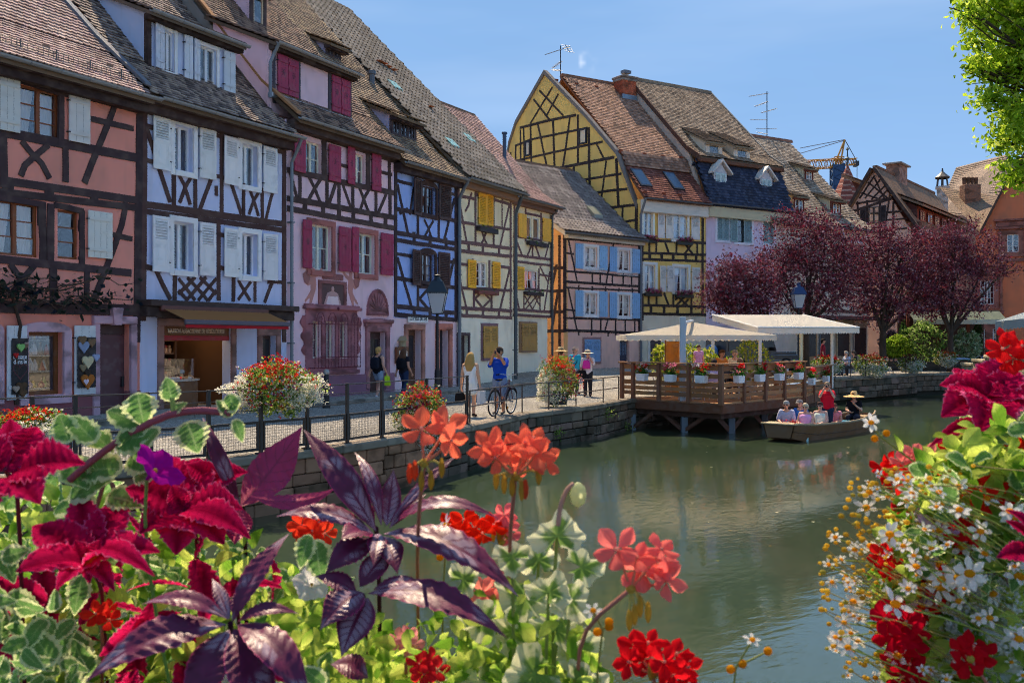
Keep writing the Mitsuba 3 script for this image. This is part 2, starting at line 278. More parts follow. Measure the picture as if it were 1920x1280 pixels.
# ---------------------------------------------------------------- house kit
def prismW(poly, u0, u1):
    v, f = prism(poly, u0, u1); return np.stack([v[:, 1], v[:, 0], v[:, 2]], 1), f
def lines(txt):
    out = []
    for ln in txt.strip().split('\n'):
        for s in ln.split(';'):
            s = s.split()
            if not s: continue
            w = None
            if ',' not in s[-1]: w = float(s.pop())
            out.append(([tuple(float(q) for q in t.split(',')) for t in s], w))
    return out
class House:
    def __init__(s, name, label, fr, wall, tim='#443432', cat='house'):
        s.k = thing(name, label, cat); s.fr, s.wall, s.tc, s.holes = fr, wall, tim, []
    def P(s, part): return s.k + '__' + part
    def timbers(s, txt, w=.17, d=.03, fr=None, col=None, mat='timber'):
        fr = fr or s.fr
        for pts, ww in lines(txt):
            q = [fr.px(*p) for p in pts]; ww = (ww or w) * .88; c = jit(col or s.tc, .16, .03); dd = d + R.uniform(-.008, .008)
            if len(q) == 2:
                t = q[1] - q[0]; t = t / (np.linalg.norm(t) + 1e-9); e = .02
                m = None; nn = np.array([-t[1], t[0]]); a_, b_ = q[0] - t * e, q[1] + t * e; n_ = max(2, min(7, int(np.linalg.norm(b_ - a_) / .6) + 2)); ts = np.linspace(0, 1, n_); L_, R_ = [], []
                for s_ in ts: o_ = R.uniform(-.011, .011); hw = ww * .5 * R.uniform(.93, 1.07); c_ = a_ + (b_ - a_) * s_; L_.append(c_ + nn * (o_ + hw)); R_.append(c_ + nn * (o_ - hw))
                m = prism([tuple(p) for p in L_ + R_[::-1]], -.04, dd)
            else:
                m = prism(LineString(q).buffer(ww / 2, cap_style='flat', join_style='round', quad_segs=3), -.04, dd)
            add(s.P('timber'), m, mat, c, fr.M)
    def cut(s, r): s.holes.append(sbox(r[0], r[2], r[1], r[3]))
    def panel(s, u0, u1, z0, z1, col=None, d0=-.3, d1=0.0, part='wall', extra=(), mat='plaster', poly=None, fr=None):
        g = (poly if poly is not None else sbox(u0, z0, u1, z1))
        for h in [*s.holes, *extra]: g = g.difference(h)
        return add(s.P(part), prism(g, d0, d1), mat, col or s.wall, (fr or s.fr).M)
    def window(s, r, cols=2, rows=2, fc='#e8e4da', cur=None, deep=.13, fw=.055, fr=None, room='#17140f', part='window', bar=.028, pair=True, hole=True, sill=None, arch=0, cdrop=1.0):
        fr = fr or s.fr; u0, u1, z0, z1 = r; k = numbered(s.P(part))
        if hole: s.cut(r)
        b = MB(); y0, y1 = -deep, -deep + .055
        for q in (box(u0, u0 + fw, y0, y1, z0, z1), box(u1 - fw, u1, y0, y1, z0, z1), box(u0 + fw, u1 - fw, y0, y1, z0, z0 + fw), box(u0 + fw, u1 - fw, y0, y1, z1 - fw, z1)): b.a(q)
        xs = np.linspace(u0 + fw, u1 - fw, cols + 1); zs = np.linspace(z0 + fw, z1 - fw, rows + 1)
        for i in range(1, cols):
            hw = fw * .85 if (pair and i * 2 == cols) else bar / 2
            b.a(box(xs[i] - hw, xs[i] + hw, y0 + .004, y1 + (.012 if hw > bar else -.008), z0 + fw, z1 - fw))
        for j in range(1, rows): b.a(box(u0 + fw, u1 - fw, y0 + .008, y1 - .012, zs[j] - bar / 2, zs[j] + bar / 2))
        add(k + '__frame', b, 'paint', jit(fc, .05), fr.M)
        yy = (y0 + y1) / 2
        for i in range(cols):
            for j in range(rows):
                t = R.uniform(-.012, .012); t2 = R.uniform(-.01, .01)
                add(k + '__pane', quad((xs[i], yy + t, zs[j]), (xs[i + 1], yy - t, zs[j]), (xs[i + 1], yy - t + t2, zs[j + 1]), (xs[i], yy + t + t2, zs[j + 1])), 'glass', '#ffffff', fr.M)
        yb = y0 - .5
        add(k + '__recess', cat(quad((u0, yb, z0), (u1, yb, z0), (u1, yb, z1), (u0, yb, z1)), quad((u0, yb, z0), (u0, y0, z0), (u0, y0, z1), (u0, yb, z1)), quad((u1, yb, z0), (u1, y0, z0), (u1, y0, z1), (u1, yb, z1)),
            quad((u0, yb, z0), (u1, yb, z0), (u1, y0, z0), (u0, y0, z0)), quad((u0, yb, z1), (u1, yb, z1), (u1, y0, z1), (u0, y0, z1))), 'rough', room, fr.M)
        if cur:
            W = u1 - u0
            for a, c in ((u0 + fw, u0 + W * .46), (u1 - W * .46, u1 - fw)):
                n = 14; x = np.linspace(a, c, n); f = np.arange(n); zb = z1 - (z1 - z0) * cdrop
                pull = (.5 + .5 * np.cos(np.linspace(0, np.pi, n))) if a < u0 + W * .3 else (.5 - .5 * np.cos(np.linspace(0, np.pi, n)))
                xb = x * .7 + (a if a < u0 + W * .3 else c) * .3
                v = np.vstack([np.c_[x, y0 - .07 + .02 * np.sin(f * 2.1), x * 0 + z1 - fw], np.c_[xb, y0 - .07 + .025 * np.sin(f * 2.1 + .5), x * 0 + zb + fw]])
                q = np.arange(n - 1); add(k + '__curtain', (v, np.stack([q, q + 1, q + 1 + n, q + n], 1)), 'cloth', jit(cur, .04), fr.M, smooth=True)
        if sill: add(k + '__sill', cbox(u0 - .06, u1 + .06, -.04, .1, z0 - .07, z0 - .002, .01), 'paint', jit(sill, .05), fr.M)
        return k
    def surround(s, r, w=.12, d=.05, col='#e8e6e0', fr=None, top=None, mat='paint', part='window_surround', key=True):
        fr = fr or s.fr; u0, u1, z0, z1 = r; t = top or w
        b = MB(); b.a(box(u0 - w, u0 - .002, -.1, d, z0 - w, z1)); b.a(box(u1 + .002, u1 + w, -.1, d, z0 - w, z1)); b.a(box(u0 - w, u1 + w, -.1, d + .006, z1, z1 + t)); b.a(box(u0 - .001, u1 + .001, -.1, d + .03, z0 - w, z0 - .002))
        add(s.P(part), b, mat, jit(col, .04), fr.M)
    def shutter(s, r, kind='louvre', col='#e4e6ea', fr=None, w0=.04, tilt=0.0, slats=(0.0, 1.0), hinge='l', star=None):
        fr = fr or s.fr; u0, u1, z0, z1 = r; W, Hh = u1 - u0, z1 - z0; b = MB(); t = .035; c = jit(col, .05); dk = c * .45
        if kind == 'plain':
            b.a(cbox(0, W, 0, t, 0, Hh, .006), c)
            for z in (.14, .8): b.a(box(.02, W - .02, t, t + .022, Hh * z, Hh * z + .08), c * .96)
            n = max(2, int(W / .14))
            for i in range(1, n): b.a(box(W * i / n - .004, W * i / n + .004, t, t + .002, .02, Hh - .02), dk)
        else:
            st = min(.07, W * .17)
            for q in (box(0, st, 0, t, 0, Hh), box(W - st, W, 0, t, 0, Hh), box(st, W - st, 0, t, 0, .09), box(st, W - st, 0, t, Hh - .08, Hh)): b.a(q, c)
            za, zb = .09 + (Hh - .17) * slats[0], .09 + (Hh - .17) * slats[1]
            if slats[0] > 0: b.a(box(st, W - st, .006, t - .008, .09, za), c * .97); b.a(box(st, W - st, .003, t, za - .06, za), c); b.a(box(W * .3, W * .7, t - .008, t, .16, za - .14), c * 1.02)
            b.a(box(st, W - st, 0, .006, za, zb), dk)
            n = max(4, int((zb - za) / .062)); p = (zb - za) / n
            for i in range(n):
                z = za + i * p; v = np.array([[x, y, zz] for x in (st, W - st) for y, zz in ((.006, z + p * .95), (t + .004, z + p * .15), (t + .004, z + p * .36))])
                b.a((v, np.array([[0, 3, 4], [0, 4, 1], [1, 4, 5], [1, 5, 2], [2, 5, 3], [2, 3, 0]])), c * R.uniform(.93, 1.03))
        for z in (.18, .82):   # iron hinges
            hx = 0 if hinge == 'l' else W
            b.a(box(hx - .03, hx + .03, -.03, t + .012, Hh * z - .012, Hh * z + .012), lin('#3a3836'))
        if star:
            cx, cz = W / 2, Hh * .55
            for a in range(3): b.a(beamish((cx - .09 * math.cos(a * 1.047), cz - .11 * math.sin(a * 1.047)), (cx + .09 * math.cos(a * 1.047), cz + .11 * math.sin(a * 1.047)), .028, t - .004, t + .004), lin(star))
        v, f = b.m(); v = v.copy(); a = tilt if tilt else R.uniform(.01, .07)
        hx = 0.0 if hinge == 'l' else W; a = a if hinge == 'l' else -a
        x = v[:, 0] - hx; v[:, 0], v[:, 1] = hx + x * math.cos(a) - v[:, 1] * math.sin(a) * 0, v[:, 1] + x * math.sin(a)
        add(s.P('shutter'), (v + [u0, w0, z0], f), 'paint', np.vstack(b.c), fr.M)
    # roofs: a profile of (w, z) points from the eave up
    def roof(s, prof, u0, u1, col='#7a6654', thick=.14, part='roof', fr=None, mat='tile'):
        fr = fr or s.fr; p = np.array(prof, float); n = []
        low = p - [0, thick]
        return add(s.P(part), prismW([*p, *low[::-1]], u0, u1), mat, col, fr.M)
    def tiles(s, prof, u0, u1, tw=.17, ex=.15, shape='scallop', cols=('#8b7a66', '#75665a', '#9a8a74'), nparts=0, part='roof', fr=None, keep=None, lift=.012):
        fr = fr or s.fr; p = np.array(prof, float); seg = np.linalg.norm(np.diff(p, axis=0), axis=1); cum = np.r_[0, np.cumsum(seg)]
        rows = int(cum[-1] / ex); n = max(1, int((u1 - u0) / tw)); L = ex * 1.25
        if shape == 'scallop': o = [(-.485, 1), (.485, 1), (.485, .32), (.33, .1), (0, 0), (-.33, .1), (-.485, .32)]
        elif shape == 'pan': o = [(-.49, 1), (-.16, 1), (.16, 1), (.49, 1), (.49, 0), (.16, 0), (-.16, 0), (-.49, 0)]
        else: o = [(-.485, 1), (.485, 1), (.485, 0.03), (.45, 0), (-.45, 0), (-.485, .03)]
        o = np.array(o); m = len(o); th = .028
        bump_h = np.array([.0, .03, .0, -.01, -.01, .0, .03, .0]) * 2.2 if shape == 'pan' else np.zeros(m)
        loc = np.vstack([np.c_[o[:, 0] * tw, o[:, 1] * L, bump_h + th], np.c_[o[:, 0] * tw, o[:, 1] * L, bump_h]])
        if shape == 'pan':
            f = [[0, 1, 6], [0, 6, 7], [1, 2, 5], [1, 5, 6], [2, 3, 4], [2, 4, 5]]
        else: f = [[0, i, i + 1] for i in range(1, m - 1)]
        f += [q for i in range(m) for q in ([i, i + m, (i + 1) % m + m], [i, (i + 1) % m + m, (i + 1) % m])]
        f = np.array(f); V, C, D = [], [], []
        pal = [lin(c) * [1.0, .965, 1.1] for c in cols]; wv = lambda u, q: .05 * float(meshkit.noise(np.array([u * .45, q * .5, u0 + 3.0])))
        for r_ in range(rows):
            sm = (r_ + .0) * ex; j = min(np.searchsorted(cum, sm + 1e-6, 'right') - 1, len(seg) - 1); t = (p[j + 1] - p[j]) / seg[j]; base = p[j] + t * (sm - cum[j])
            nn = np.array([-t[1], t[0]]); nn = nn if nn[1] > 0 else -nn
            for c_ in range(n + 1):
                u = u0 + (c_ + (.5 if r_ % 2 else 0.0)) * tw + (tw * .5 if False else 0)
                if u > u1: continue
                if keep and not keep(u, base[0]): continue
                a = R.uniform(-.02, .02); l = loc.copy(); tip = L * .06 + R.uniform(-.002, .004)
                h = l[:, 2] + lift + (1 - l[:, 1] / L) * (.06 if shape == 'pan' else .035) + R.uniform(0, .007) + wv(u, sm)
                uu = u + l[:, 0] + l[:, 1] * a; ww = base[0] + t[0] * l[:, 1] + nn[0] * h; zz = base[1] + t[1] * l[:, 1] + nn[1] * h
                V.append(np.c_[uu, ww, zz]); k = R.random()
                C.append(np.clip(pal[int(R.random() * len(pal))] * R.uniform(.86, 1.14), 0, 1))
        V = np.array(V); C = np.array(C)
        if not len(V): return
        big = np.zeros(len(V), bool)
        if nparts:
            w3 = V.mean(1) @ fr.M[:3, :3].T + fr.M[:3, 3]; X = 960 + F * w3[:, 0] / w3[:, 1]; Y = 640 - F * (w3[:, 2] - H) / w3[:, 1]
            vis = (X > -10) & (X < 1930) & (Y > -10) & (Y < 1290); o_ = np.argsort(np.where(vis, w3[:, 1], 1e6)); big[o_[:min(nparts, int(vis.sum()))]] = True
            for q in np.flatnonzero(big): add(s.P(part + '__tile'), (V[q], f), 'tile', C[q], fr.M)
        rest = np.flatnonzero(~big)
        if len(rest):
            fs = (f[None] + (np.arange(len(rest)) * 2 * m)[:, None, None]).reshape(-1, 3)
            add(s.P(part + '__tile_courses'), (V[rest].reshape(-1, 3), fs), 'tile', np.repeat(C[rest], 2 * m, 0), fr.M, kind='stuff')
    def gutter(s, u0, u1, w, z, r=.075, col='#8f9498', fr=None, part='gutter'):
        fr = fr or s.fr; g = np.linspace(math.pi, 2 * math.pi, 7); b = MB()
        pr = [(w + r * math.cos(a), z + r * math.sin(a)) for a in g]; pr2 = [(w + (r - .012) * math.cos(a), z + (r - .012) * math.sin(a)) for a in g[::-1]]
        b.a(prismW(pr + pr2, u0, u1), col)
        for u in np.arange(u0 + .3, u1, .75): b.a(prismW([(w + (r + .008) * math.cos(a), z + (r + .008) * math.sin(a)) for a in g], u, u + .03), lin(col) * .8)
        add(s.P(part), b, 'metal', None, fr.M)
    def pipe(s, pts, r=.05, col='#7e868c', fr=None):
        b = MB().a(tube(pts, r, 8), col)
        for p, q in zip(pts[:-1], pts[1:]):
            L = abs(q[2] - p[2])
            for i in range(1, int(L / 1.8) + 1): b.a(box(p[0] - .07, p[0] + .07, p[1] - .12, p[1] + .065, p[2] + (q[2] - p[2]) * i / (int(L / 1.8) + 1), p[2] + (q[2] - p[2]) * i / (int(L / 1.8) + 1) + .04), lin(col) * .7)
        add(s.P('downpipe'), b, 'metal', None, (fr or s.fr).M, smooth=False)
    def hit(s, x, y, prof, fr=None, a=.4, b=-9):
        """Where the sight line of a pixel of the photograph meets the roof profile: (u, w, z)."""
        fr = fr or s.fr; p = np.array(prof); o = np.argsort(p[:, 0]); last = None
        for w in np.linspace(a, b, 400):
            u, z = fr.off(w).px(x, y); d = z - np.interp(w, p[o, 0], p[o, 1])
            if last is not None and last[0] > 0 >= d or last is not None and last[0] < 0 <= d: return np.array([u, w, z])
            last = (d, w)
        return np.array([u, w, z])
    def dormer(s, w, u0, u1, z0, z1, prof, wall, col=('#75665a', '#8b7a66'), pitch=.42, over=.3, tim=None, name='dormer', nparts=0, fascia='#33251f', zfront=None):
        """A shed dormer: front wall at depth w, cheeks, a flatter roof that runs back into the main roof. Returns its key and front frame."""
        k = numbered(s.P(name)); fr = s.fr; p = np.array(prof); o = np.argsort(p[:, 0]); rz = lambda q: np.interp(q, p[o, 0], p[o, 1])
        wi = w
        while rz(wi) < z1 + (w - wi) * pitch and wi > w - 8: wi -= .02
        zi = rz(wi)
        for a, b in ((u0, u0 + .12), (u1 - .12, u1)):
            add(k + '__cheek', prismW([(w - .02, z0 - .5), (w - .02, z1), (wi, zi), (wi, zi - .4)], a, b), 'plaster', wall, fr.M)
        pr = [(w + over, z1 - over * pitch + .1), (wi - .25, zi + .14 + .25 * pitch * .6)]
        add(k + '__roof', prismW([pr[0], pr[1], (pr[1][0], pr[1][1] - .1), (pr[0][0], pr[0][1] - .1)], u0 - .14, u1 + .14), 'tile', col[0], fr.M)
        add(k + '__fascia', cbox(u0 - .12, u1 + .12, w + .005, w + over - .08, z1 - .2, z1 - .03, .01), 'timber', fascia, fr.M)
        s2 = s.k; s.k = k; s.tiles(pr, u0 - .12, u1 + .12, cols=col, nparts=nparts, shape='flat'); s.k = s2
        return k, fr.off(w)
def roofprof(zE, wE=.45, kick=(-.9, 1.1), rid=-9.0, slope=1.07): return [(wE, zE), (kick[0], zE + kick[1]), (rid, zE + kick[1] + (kick[0] - rid) * slope)]
def shell(h, u0, u1, zE, prof, back=-14.0, col='#8a7f74'):
    p = list(prof); r = p[-1]; body = [(-.28, -.4), *[(a, b - .2) for a, b in p if a < -.3], (2 * r[0] + .3, zE), (2 * r[0] + .3, -.4)]
    for a, b in ((u0 + .01, u0 + .16), (u1 - .16, u1 - .01)): add(h.P('side_wall'), prismW([(-.28, -.4), (-.28, zE - .25)] + body[1:], a, b), 'plaster', col, h.fr.M)
    add(h.P('rear_roof'), prismW([r, (2 * r[0], zE), (2 * r[0], zE - .14), (r[0], r[1] - .14)], u0, u1), 'tile', '#6a5848', h.fr.M)
    add(h.P('ridge'), cat(*[prismW([(r[0] - .17, r[1] - .06), (r[0] - .1, r[1] + .1), (r[0] + .1, r[1] + .1), (r[0] + .17, r[1] - .06)], u, u + .36) for u in np.arange(u0, u1 - .2, .38)]), 'tile', '#8a6a54', h.fr.M)
UX = lambda x, y=640: FA.px(x, y)[0]
# ================================================================ red house at the left edge
h = House('red_house', 'red plastered half-timbered house with white shutters at the left edge', FA, '#df8878', '#443436')
U0, U1 = -4.5, UX(262); zE = 7.86; PR = roofprof(zE)
for r_, c, rr in (((36, 156, 112, 254), 2, 3), ((-12, 372, 72, 476), 2, 3), ((108, 392, 148, 484), 1, 3)):
    h.window(FA.rect(*r_), c, rr, '#8a4a22', cur='#c9c4bb' if c == 2 else None, cdrop=.98, room='#231d18')
h.timbers('''0,140 36,152 .2; 114,160 114,275 .16; 34,150 34,255 .1; 36,150 124,176 .18
-60,228 0,247 260,297 .24; 262,196 256,640 .24; 164,222 248,242 .15; 218,190 158,342 .17; 122,275 122,340 .17; 4,248 6,350 .22
40,265 60,290 77,306 92,335 .15; 90,272 66,292 46,310 38,330 .15
-60,322 0,338 258,376 .2; -60,344 0,360 258,390 .18; 14,340 14,362 .3; 92,352 92,376 .26; 176,362 176,384 .22
-20,368 78,384 .14; 78,380 80,490 .2; 94,384 94,492 .2; 102,384 154,396 .14; 153,396 153,494 .16
-60,472 0,486 245,512 .2; 205,438 246,448 .14; 236,380 228,420 214,462 174,565 .17; 98,498 100,562 .2; 162,508 162,572 .16
18,495 38,522 50,538 64,560 .15; 64,497 42,524 30,540 16,556 .15; -60,572 0,575 262,582 .3; 160,196 160,270 .12''')
for r_ in ((-30, 132, 32, 238), (126, 172, 164, 264), (162, 394, 206, 482)): h.shutter(FA.rect(*r_), 'plain', '#dadad2', hinge='l')
dw, sw = FA.rect(184, 607, 242, 812), FA.rect(50, 620, 117, 742); sw = (sw[0], sw[1], sw[2], sw[3] - .02)
h.cut(dw); h.cut(sw)
sw2 = FA.rect(-60, 620, -12, 742); h.cut(sw2)
h.panel(U0, U1, 2.62, zE); h.panel(U0, U1, .75, 2.62, '#d0806e'); h.panel(U0, U1, -.3, .75, '#7d4a50', d1=.03, part='plinth')
h.panel(U0, U1, zE - .34, zE - .02, '#3a2a28', d0=.0, d1=.3, part='cornice', mat='timber'); add(h.P('cornice'), cbox(U0, U1, .3, .42, zE - .16, zE - .02, .02), 'timber', '#3a2a28', FA.M)
add(h.P('door'), cat(box(dw[0], dw[1], -.22, -.17, dw[2], dw[3] - .25), box(dw[0] + .08, dw[1] - .08, -.17, -.155, dw[2] + .2, dw[2] + 1.0), box(dw[0] + .08, dw[1] - .08, -.17, -.155, dw[2] + 1.1, dw[3] - .4)), 'paint', '#5e3c40', FA.M)
add(h.P('door__transom'), box(dw[0], dw[1], -.24, -.16, dw[3] - .24, dw[3]), 'paint', '#4a3230', FA.M)
add(h.P('door__handle'), cbox(dw[1] - .12, dw[1] - .06, -.17, -.1, dw[2] + 1.05, dw[2] + 1.3, .01), 'metal', '#26262a', FA.M)
def stone_frame(h, r, wd, d, col, name='door_surround', key=False, foot=True):
    u0, u1, z0, z1 = r; b = MB().a(cbox(u0 - wd, u0 - .002, -.2, d, z0, z1, .02)).a(cbox(u1 + .002, u1 + wd, -.2, d, z0, z1, .02)).a(cbox(u0 - wd, u1 + wd, -.2, d + .01, z1, z1 + wd, .02))
    add(h.P(name), b, 'stone', jit(col, .03), h.fr.M)
    if key: add(h.P(name + '__keystone'), prism([((u0 + u1) / 2 - .1, z1 - .02), ((u0 + u1) / 2 + .1, z1 - .02), ((u0 + u1) / 2 + .16, z1 + wd + .2), ((u0 + u1) / 2 - .16, z1 + wd + .2)], 0, d + .06), 'stone', jit(col, .03), h.fr.M)
stone_frame(h, dw, .19, .09, '#c9a3ae', key=True)
def arch_poly(u0, u1, z0, z1, rise, n=12):
    t = np.linspace(0, math.pi, n); return [(u0, z0), (u1, z0)] + [((u0 + u1) / 2 + (u1 - u0) / 2 * math.cos(a), z1 + rise * math.sin(a)) for a in t]
for s_ in (sw, sw2):
    h.panel(0, 1, 0, 1, '#cfaab4', d0=-.05, d1=.07, part='window_surround', mat='stone', poly=Polygon(arch_poly(s_[0] - .2, s_[1] + .2, s_[2] - .2, s_[3] + .02, .2)))
    h.window(s_, 1, 1, '#7a4a26', deep=.2, fw=.09, hole=False, room='#5a5246', part='shop_window')
b = MB()   # goods on glass shelves in the shop window
for j, z in enumerate((.12, .5, .85, 1.2)):
    z = sw[2] + z; b.a(box(sw[0] + .08, sw[1] - .08, -.6, -.3, z, z + .02), '#b9b2a4')
    for i in range(7):
        u = sw[0] + .15 + (sw[1] - sw[0] - .3) * i / 6; c = R.choice(['#c8c4bc', '#a33028', '#6f8a3a', '#c9a233', '#8b6f52', '#d8d0c8', '#9a7f92']); hh = R.uniform(.1, .3)
        b.a(lathe([(.001, 0), (R.uniform(.05, .09), .02), (R.uniform(.04, .1), hh * .5), (.02, hh), (.001, hh + .02)], 7, (u, R.uniform(-.5, -.34), z + .02)), c)
add('shop_window_goods', b, 'rough', None, FA.M); tag('shop_window_goods', 'crowded shelves of trinkets and hearts behind the arched shop window', 'goods', kind='stuff')
def heart(cx, cz, s): 
    t = np.linspace(0, 2 * np.pi, 22)[:-1]; return np.c_[cx + s * .9 * np.sin(t) ** 3, cz + s * (.8 * np.cos(t) - .3 * np.cos(2 * t) - .12 * np.cos(3 * t) - .05 * np.cos(4 * t))]
for r_, brd, wd in (((8, 610, 47, 750), (15, 634, 46, 739), True), ((136, 610, 174, 740), (139, 632, 173, 727), False)):
    q = FA.rect(*r_); h.shutter((q[0], q[1], q[2], q[3]), 'plain', '#cfd2d2', tilt=.05, hinge='r' if wd else 'l')
    q = FA.rect(*brd); bk = thing('display_board', 'dark board hung with hearts and white lettering on the left shop shutter' if wd else 'dark board hung with hearts and brown bows right of the shop window', 'board')
    add(bk + '__panel', cbox(q[0], q[1], .105, .125, q[2], q[3], .004), 'paint', '#201c1e', FA.M)
    cx = (q[0] + q[1]) / 2; W, Hh = q[1] - q[0], q[3] - q[2]
    if wd:
        for i, t in enumerate(("l'Alsace", 'dans le')):
            m = meshkit.text_mesh(t, .085, .004, True); v = np.array(m.vertices); v[:, 0] *= .8 * W / max(np.ptp(v[:, 0]), .01) ; v = np.c_[v[:, 0] - v[:, 0].min() + q[0] + .1 * W, v[:, 2] + .126, v[:, 1] + q[2] + Hh * (.63 - .085 * i)]
            add(bk + '__lettering', (v, np.array(m.faces)), 'paint', '#e6e6e6', FA.M)
        hp = Polygon(heart(cx, q[2] + Hh * .42, .2)); add(bk + '__drawn_heart', prism(hp.difference(hp.buffer(-.012)), .126, .129), 'paint', '#6a3038', FA.M)
        its = [(.5, .84, .1, '#86b86a'), (.78, .86, .07, '#7d6650'), (.2, .7, .06, '#b42a2a'), (.85, .9, .05, '#b89a8a'), (.55, .13, .14, '#5c4632'), (.2, .1, .08, '#a89482'), (.6, .02, .1, '#6b5038')]
    else: its = [(.3, .82, .16, '#8f9bb4'), (.72, .9, .12, '#7a6149'), (.2, .95, .12, '#7a6149'), (.95, .6, .1, '#9aa2c0'), (.5, .52, .17, '#cbbf98'), (.25, .4, .1, '#8a785a'), (.5, .14, .2, '#a8652e'), (.38, .12, .08, '#d8c8d0'), (.65, .12, .08, '#d8c8d0'), (.5, .3, .1, '#40362e')]
    for (a, z, s_, c) in its: add(bk + '__heart', prism(Polygon(heart(q[0] + a * W, q[2] + z * Hh, s_)), .126, .126 + R.uniform(.03, .06)), 'rough', jit(c, .1), FA.M)
h.roof(PR, U0, U1 + .05); h.tiles(PR, U0, U1 - .02, .165, .145, cols=('#b09684', '#a08a7a', '#bca48e', '#93796a', '#a88c80'), nparts=300)
h.gutter(U0, U1 + .2, .52, zE + .02); shell(h, U0, U1, zE, PR)
b = MB()   # snow guard
for u in np.arange(U0, U1 - .3, .13): b.a(rod((u, .12, zE + .3), (u, .12, zE + .52), .008, 4))
for z in (.32, .42, .52): b.a(rod((U0, .12, zE + z), (U1 - .3, .12, zE + z), .009, 4))
for u in np.arange(U0 + .4, U1 - .3, .9): b.a(rod((u, .12, zE + .2), (u, .12, zE + .58), .016, 5)).a(rod((u, .12, zE + .5), (u, -.25, zE + .55), .012, 4))
add(h.P('snow_guard'), b, 'metal', '#5d5a55', FA.M)
for x, y in ((86, 97), (205, 132)):
    q = h.hit(x, y, PR); add(h.P('vent_tile'), hull([q + d for d in ([-.09, .02, 0], [.09, .02, 0], [-.09, .04, .14], [.09, .04, .14], [-.09, -.2, .1], [.09, -.2, .1])]), 'tile', '#8a7464', FA.M)
fl = [h.hit(x, y, PR) + [0, 0, .12] for x, y in ((112, 0), (150, 42), (185, 82), (232, 128), (278, 172))]
add(h.P('verge_flashing'), cat(*[beamW for a_, b_ in zip(fl[:-1], fl[1:]) for beamW in [hull([a_ + [-.09, 0, 0], a_ + [.09, 0, 0], a_ + [-.09, 0, .1], a_ + [.09, 0, .1], b_ + [-.09, 0, 0], b_ + [.09, 0, 0], b_ + [-.09, 0, .1], b_ + [.09, 0, .1]])]]), 'metal', '#6d7076', FA.M)
# a creeper over the shop
vk = thing('climbing_vine', 'bare twisting vine with dark leaves over the red house shop window', 'vine'); b = MB(); lf = MB()
for i in range(34):
    u = R.uniform(-3.5, 2.2); z = R.uniform(2.75, 3.25); p = [[u, .1, z]]
    for j in range(9): p.append([p[-1][0] + R.uniform(.05, .3), .1 + R.uniform(0, .22), np.clip(p[-1][2] + R.uniform(-.16, .15), 2.4, 3.45)])
    b.a(tube(p, np.linspace(.022, .006, 10), 5), jit('#54443a', .2))
    for q in p[2:]:
        for _ in range(3):
            c = np.array(q) + NR.normal(0, .09, 3); n = NR.normal(0, 1, (3, 3)) * .05; lf.a((np.array([c, c + n[0], c + n[0] + n[1], c + n[1]]), np.array([[0, 1, 2], [0, 2, 3]])), jit(R.choice(['#26322a', '#38443a', '#2a3540', '#4a5548']), .3))
b.a(tube([[.35, .05, .6], [.3, .1, 1.6], [.42, .08, 2.3], [.2, .12, 2.9]], [.05, .045, .04, .03], 6), '#4a3c34')
add(vk + '__stem', b, 'rough', None, FA.M); add(vk + '__foliage', lf, 'leaf', None, FA.M, kind='stuff')
# ================================================================ white house with the biscuit shop
h = House('white_house', 'pale blue-white half-timbered house with white louvred shutters above the biscuit shop', FA, '#b8bedc', '#523a36')
U0, U1 = UX(262), UX(537); zE = 7.92; PR = roofprof(zE)
W1, W2, W3, W4 = (FA.rect(*q) for q in ((326, 232, 361, 318), (452, 268, 482, 346), (324, 414, 361, 506), (452, 436, 482, 516)))
for r_ in (W1, W2, W3, W4):
    h.window(r_, 2, 1, '#e9eaec', deep=.2, room='#1b1a1a'); h.surround(r_, .14, .05, '#eaeae8')
    u0, u1, z0, z1 = r_; dx = .19
    for a in (0, 1):
        q = (u0 - dx - .56, u0 - dx, z0 - .08, z1 + .06) if not a else (u1 + dx, u1 + dx + .56, z0 - .08, z1 + .06)
        h.shutter(q, 'louvre', '#e9e9e8', slats=(.6, 1.0), hinge='r' if not a else 'l', w0=.06)
h.timbers('''270,205 268,600 .2; 272,236 296,243 .14; 274,242 318,378 .13; 325,320 325,388 .15; 333,325 345,347 356,384 .11; 360,328 347,350 336,380 .11; 365,330 365,392 .13
397,332 374,392 .13; 415,240 415,402 .15; 431,340 451,400 .12; 456,345 456,405 .12; 466,352 475,375 484,405 .1; 486,358 475,376 466,402 .1; 491,354 491,408 .12; 513,352 498,410 .12; 532,262 532,640 .18
400,252 432,262 .13; 500,280 530,285 .13; 272,300 296,305 .12; 404,330 430,336 .12
264,382 535,421 .2; 264,396 535,432 .16; 272,500 300,507 .14; 292,508 318,560 .13; 327,518 327,562 .15; 405,350 405,366 .12
409,415 409,562 .15; 408,440 426,442 .13; 437,520 437,564 .14; 446,525 457,545 468,563 .1; 470,528 457,546 446,562 .1; 478,525 478,565 .13; 512,524 496,566 .13; 408,500 428,505 .13; 502,528 532,530 .12; 520,432 532,434 .1
335,523 364,562; 352,521 388,562; 375,521 404,550; 335,545 350,562; 404,523 372,562; 385,521 350,562; 364,521 335,550; 404,545 390,562''', w=.1)
shop, sd = FA.rect(306, 636, 432, 790), FA.rect(491, 629, 517, 770)
h.cut((shop[0], shop[1], shop[2], shop[3] + .34)); h.cut(sd); zA = FA.px(400, 568)[1]
h.panel(U0, U1, -.3, zE)
h.panel(U0, U1, zE - .36, zE - .02, '#43302c', d0=.0, d1=.3, part='cornice', mat='timber'); add(h.P('cornice'), cbox(U0, U1, .3, .42, zE - .16, zE - .02, .02), 'timber', '#43302c', FA.M)
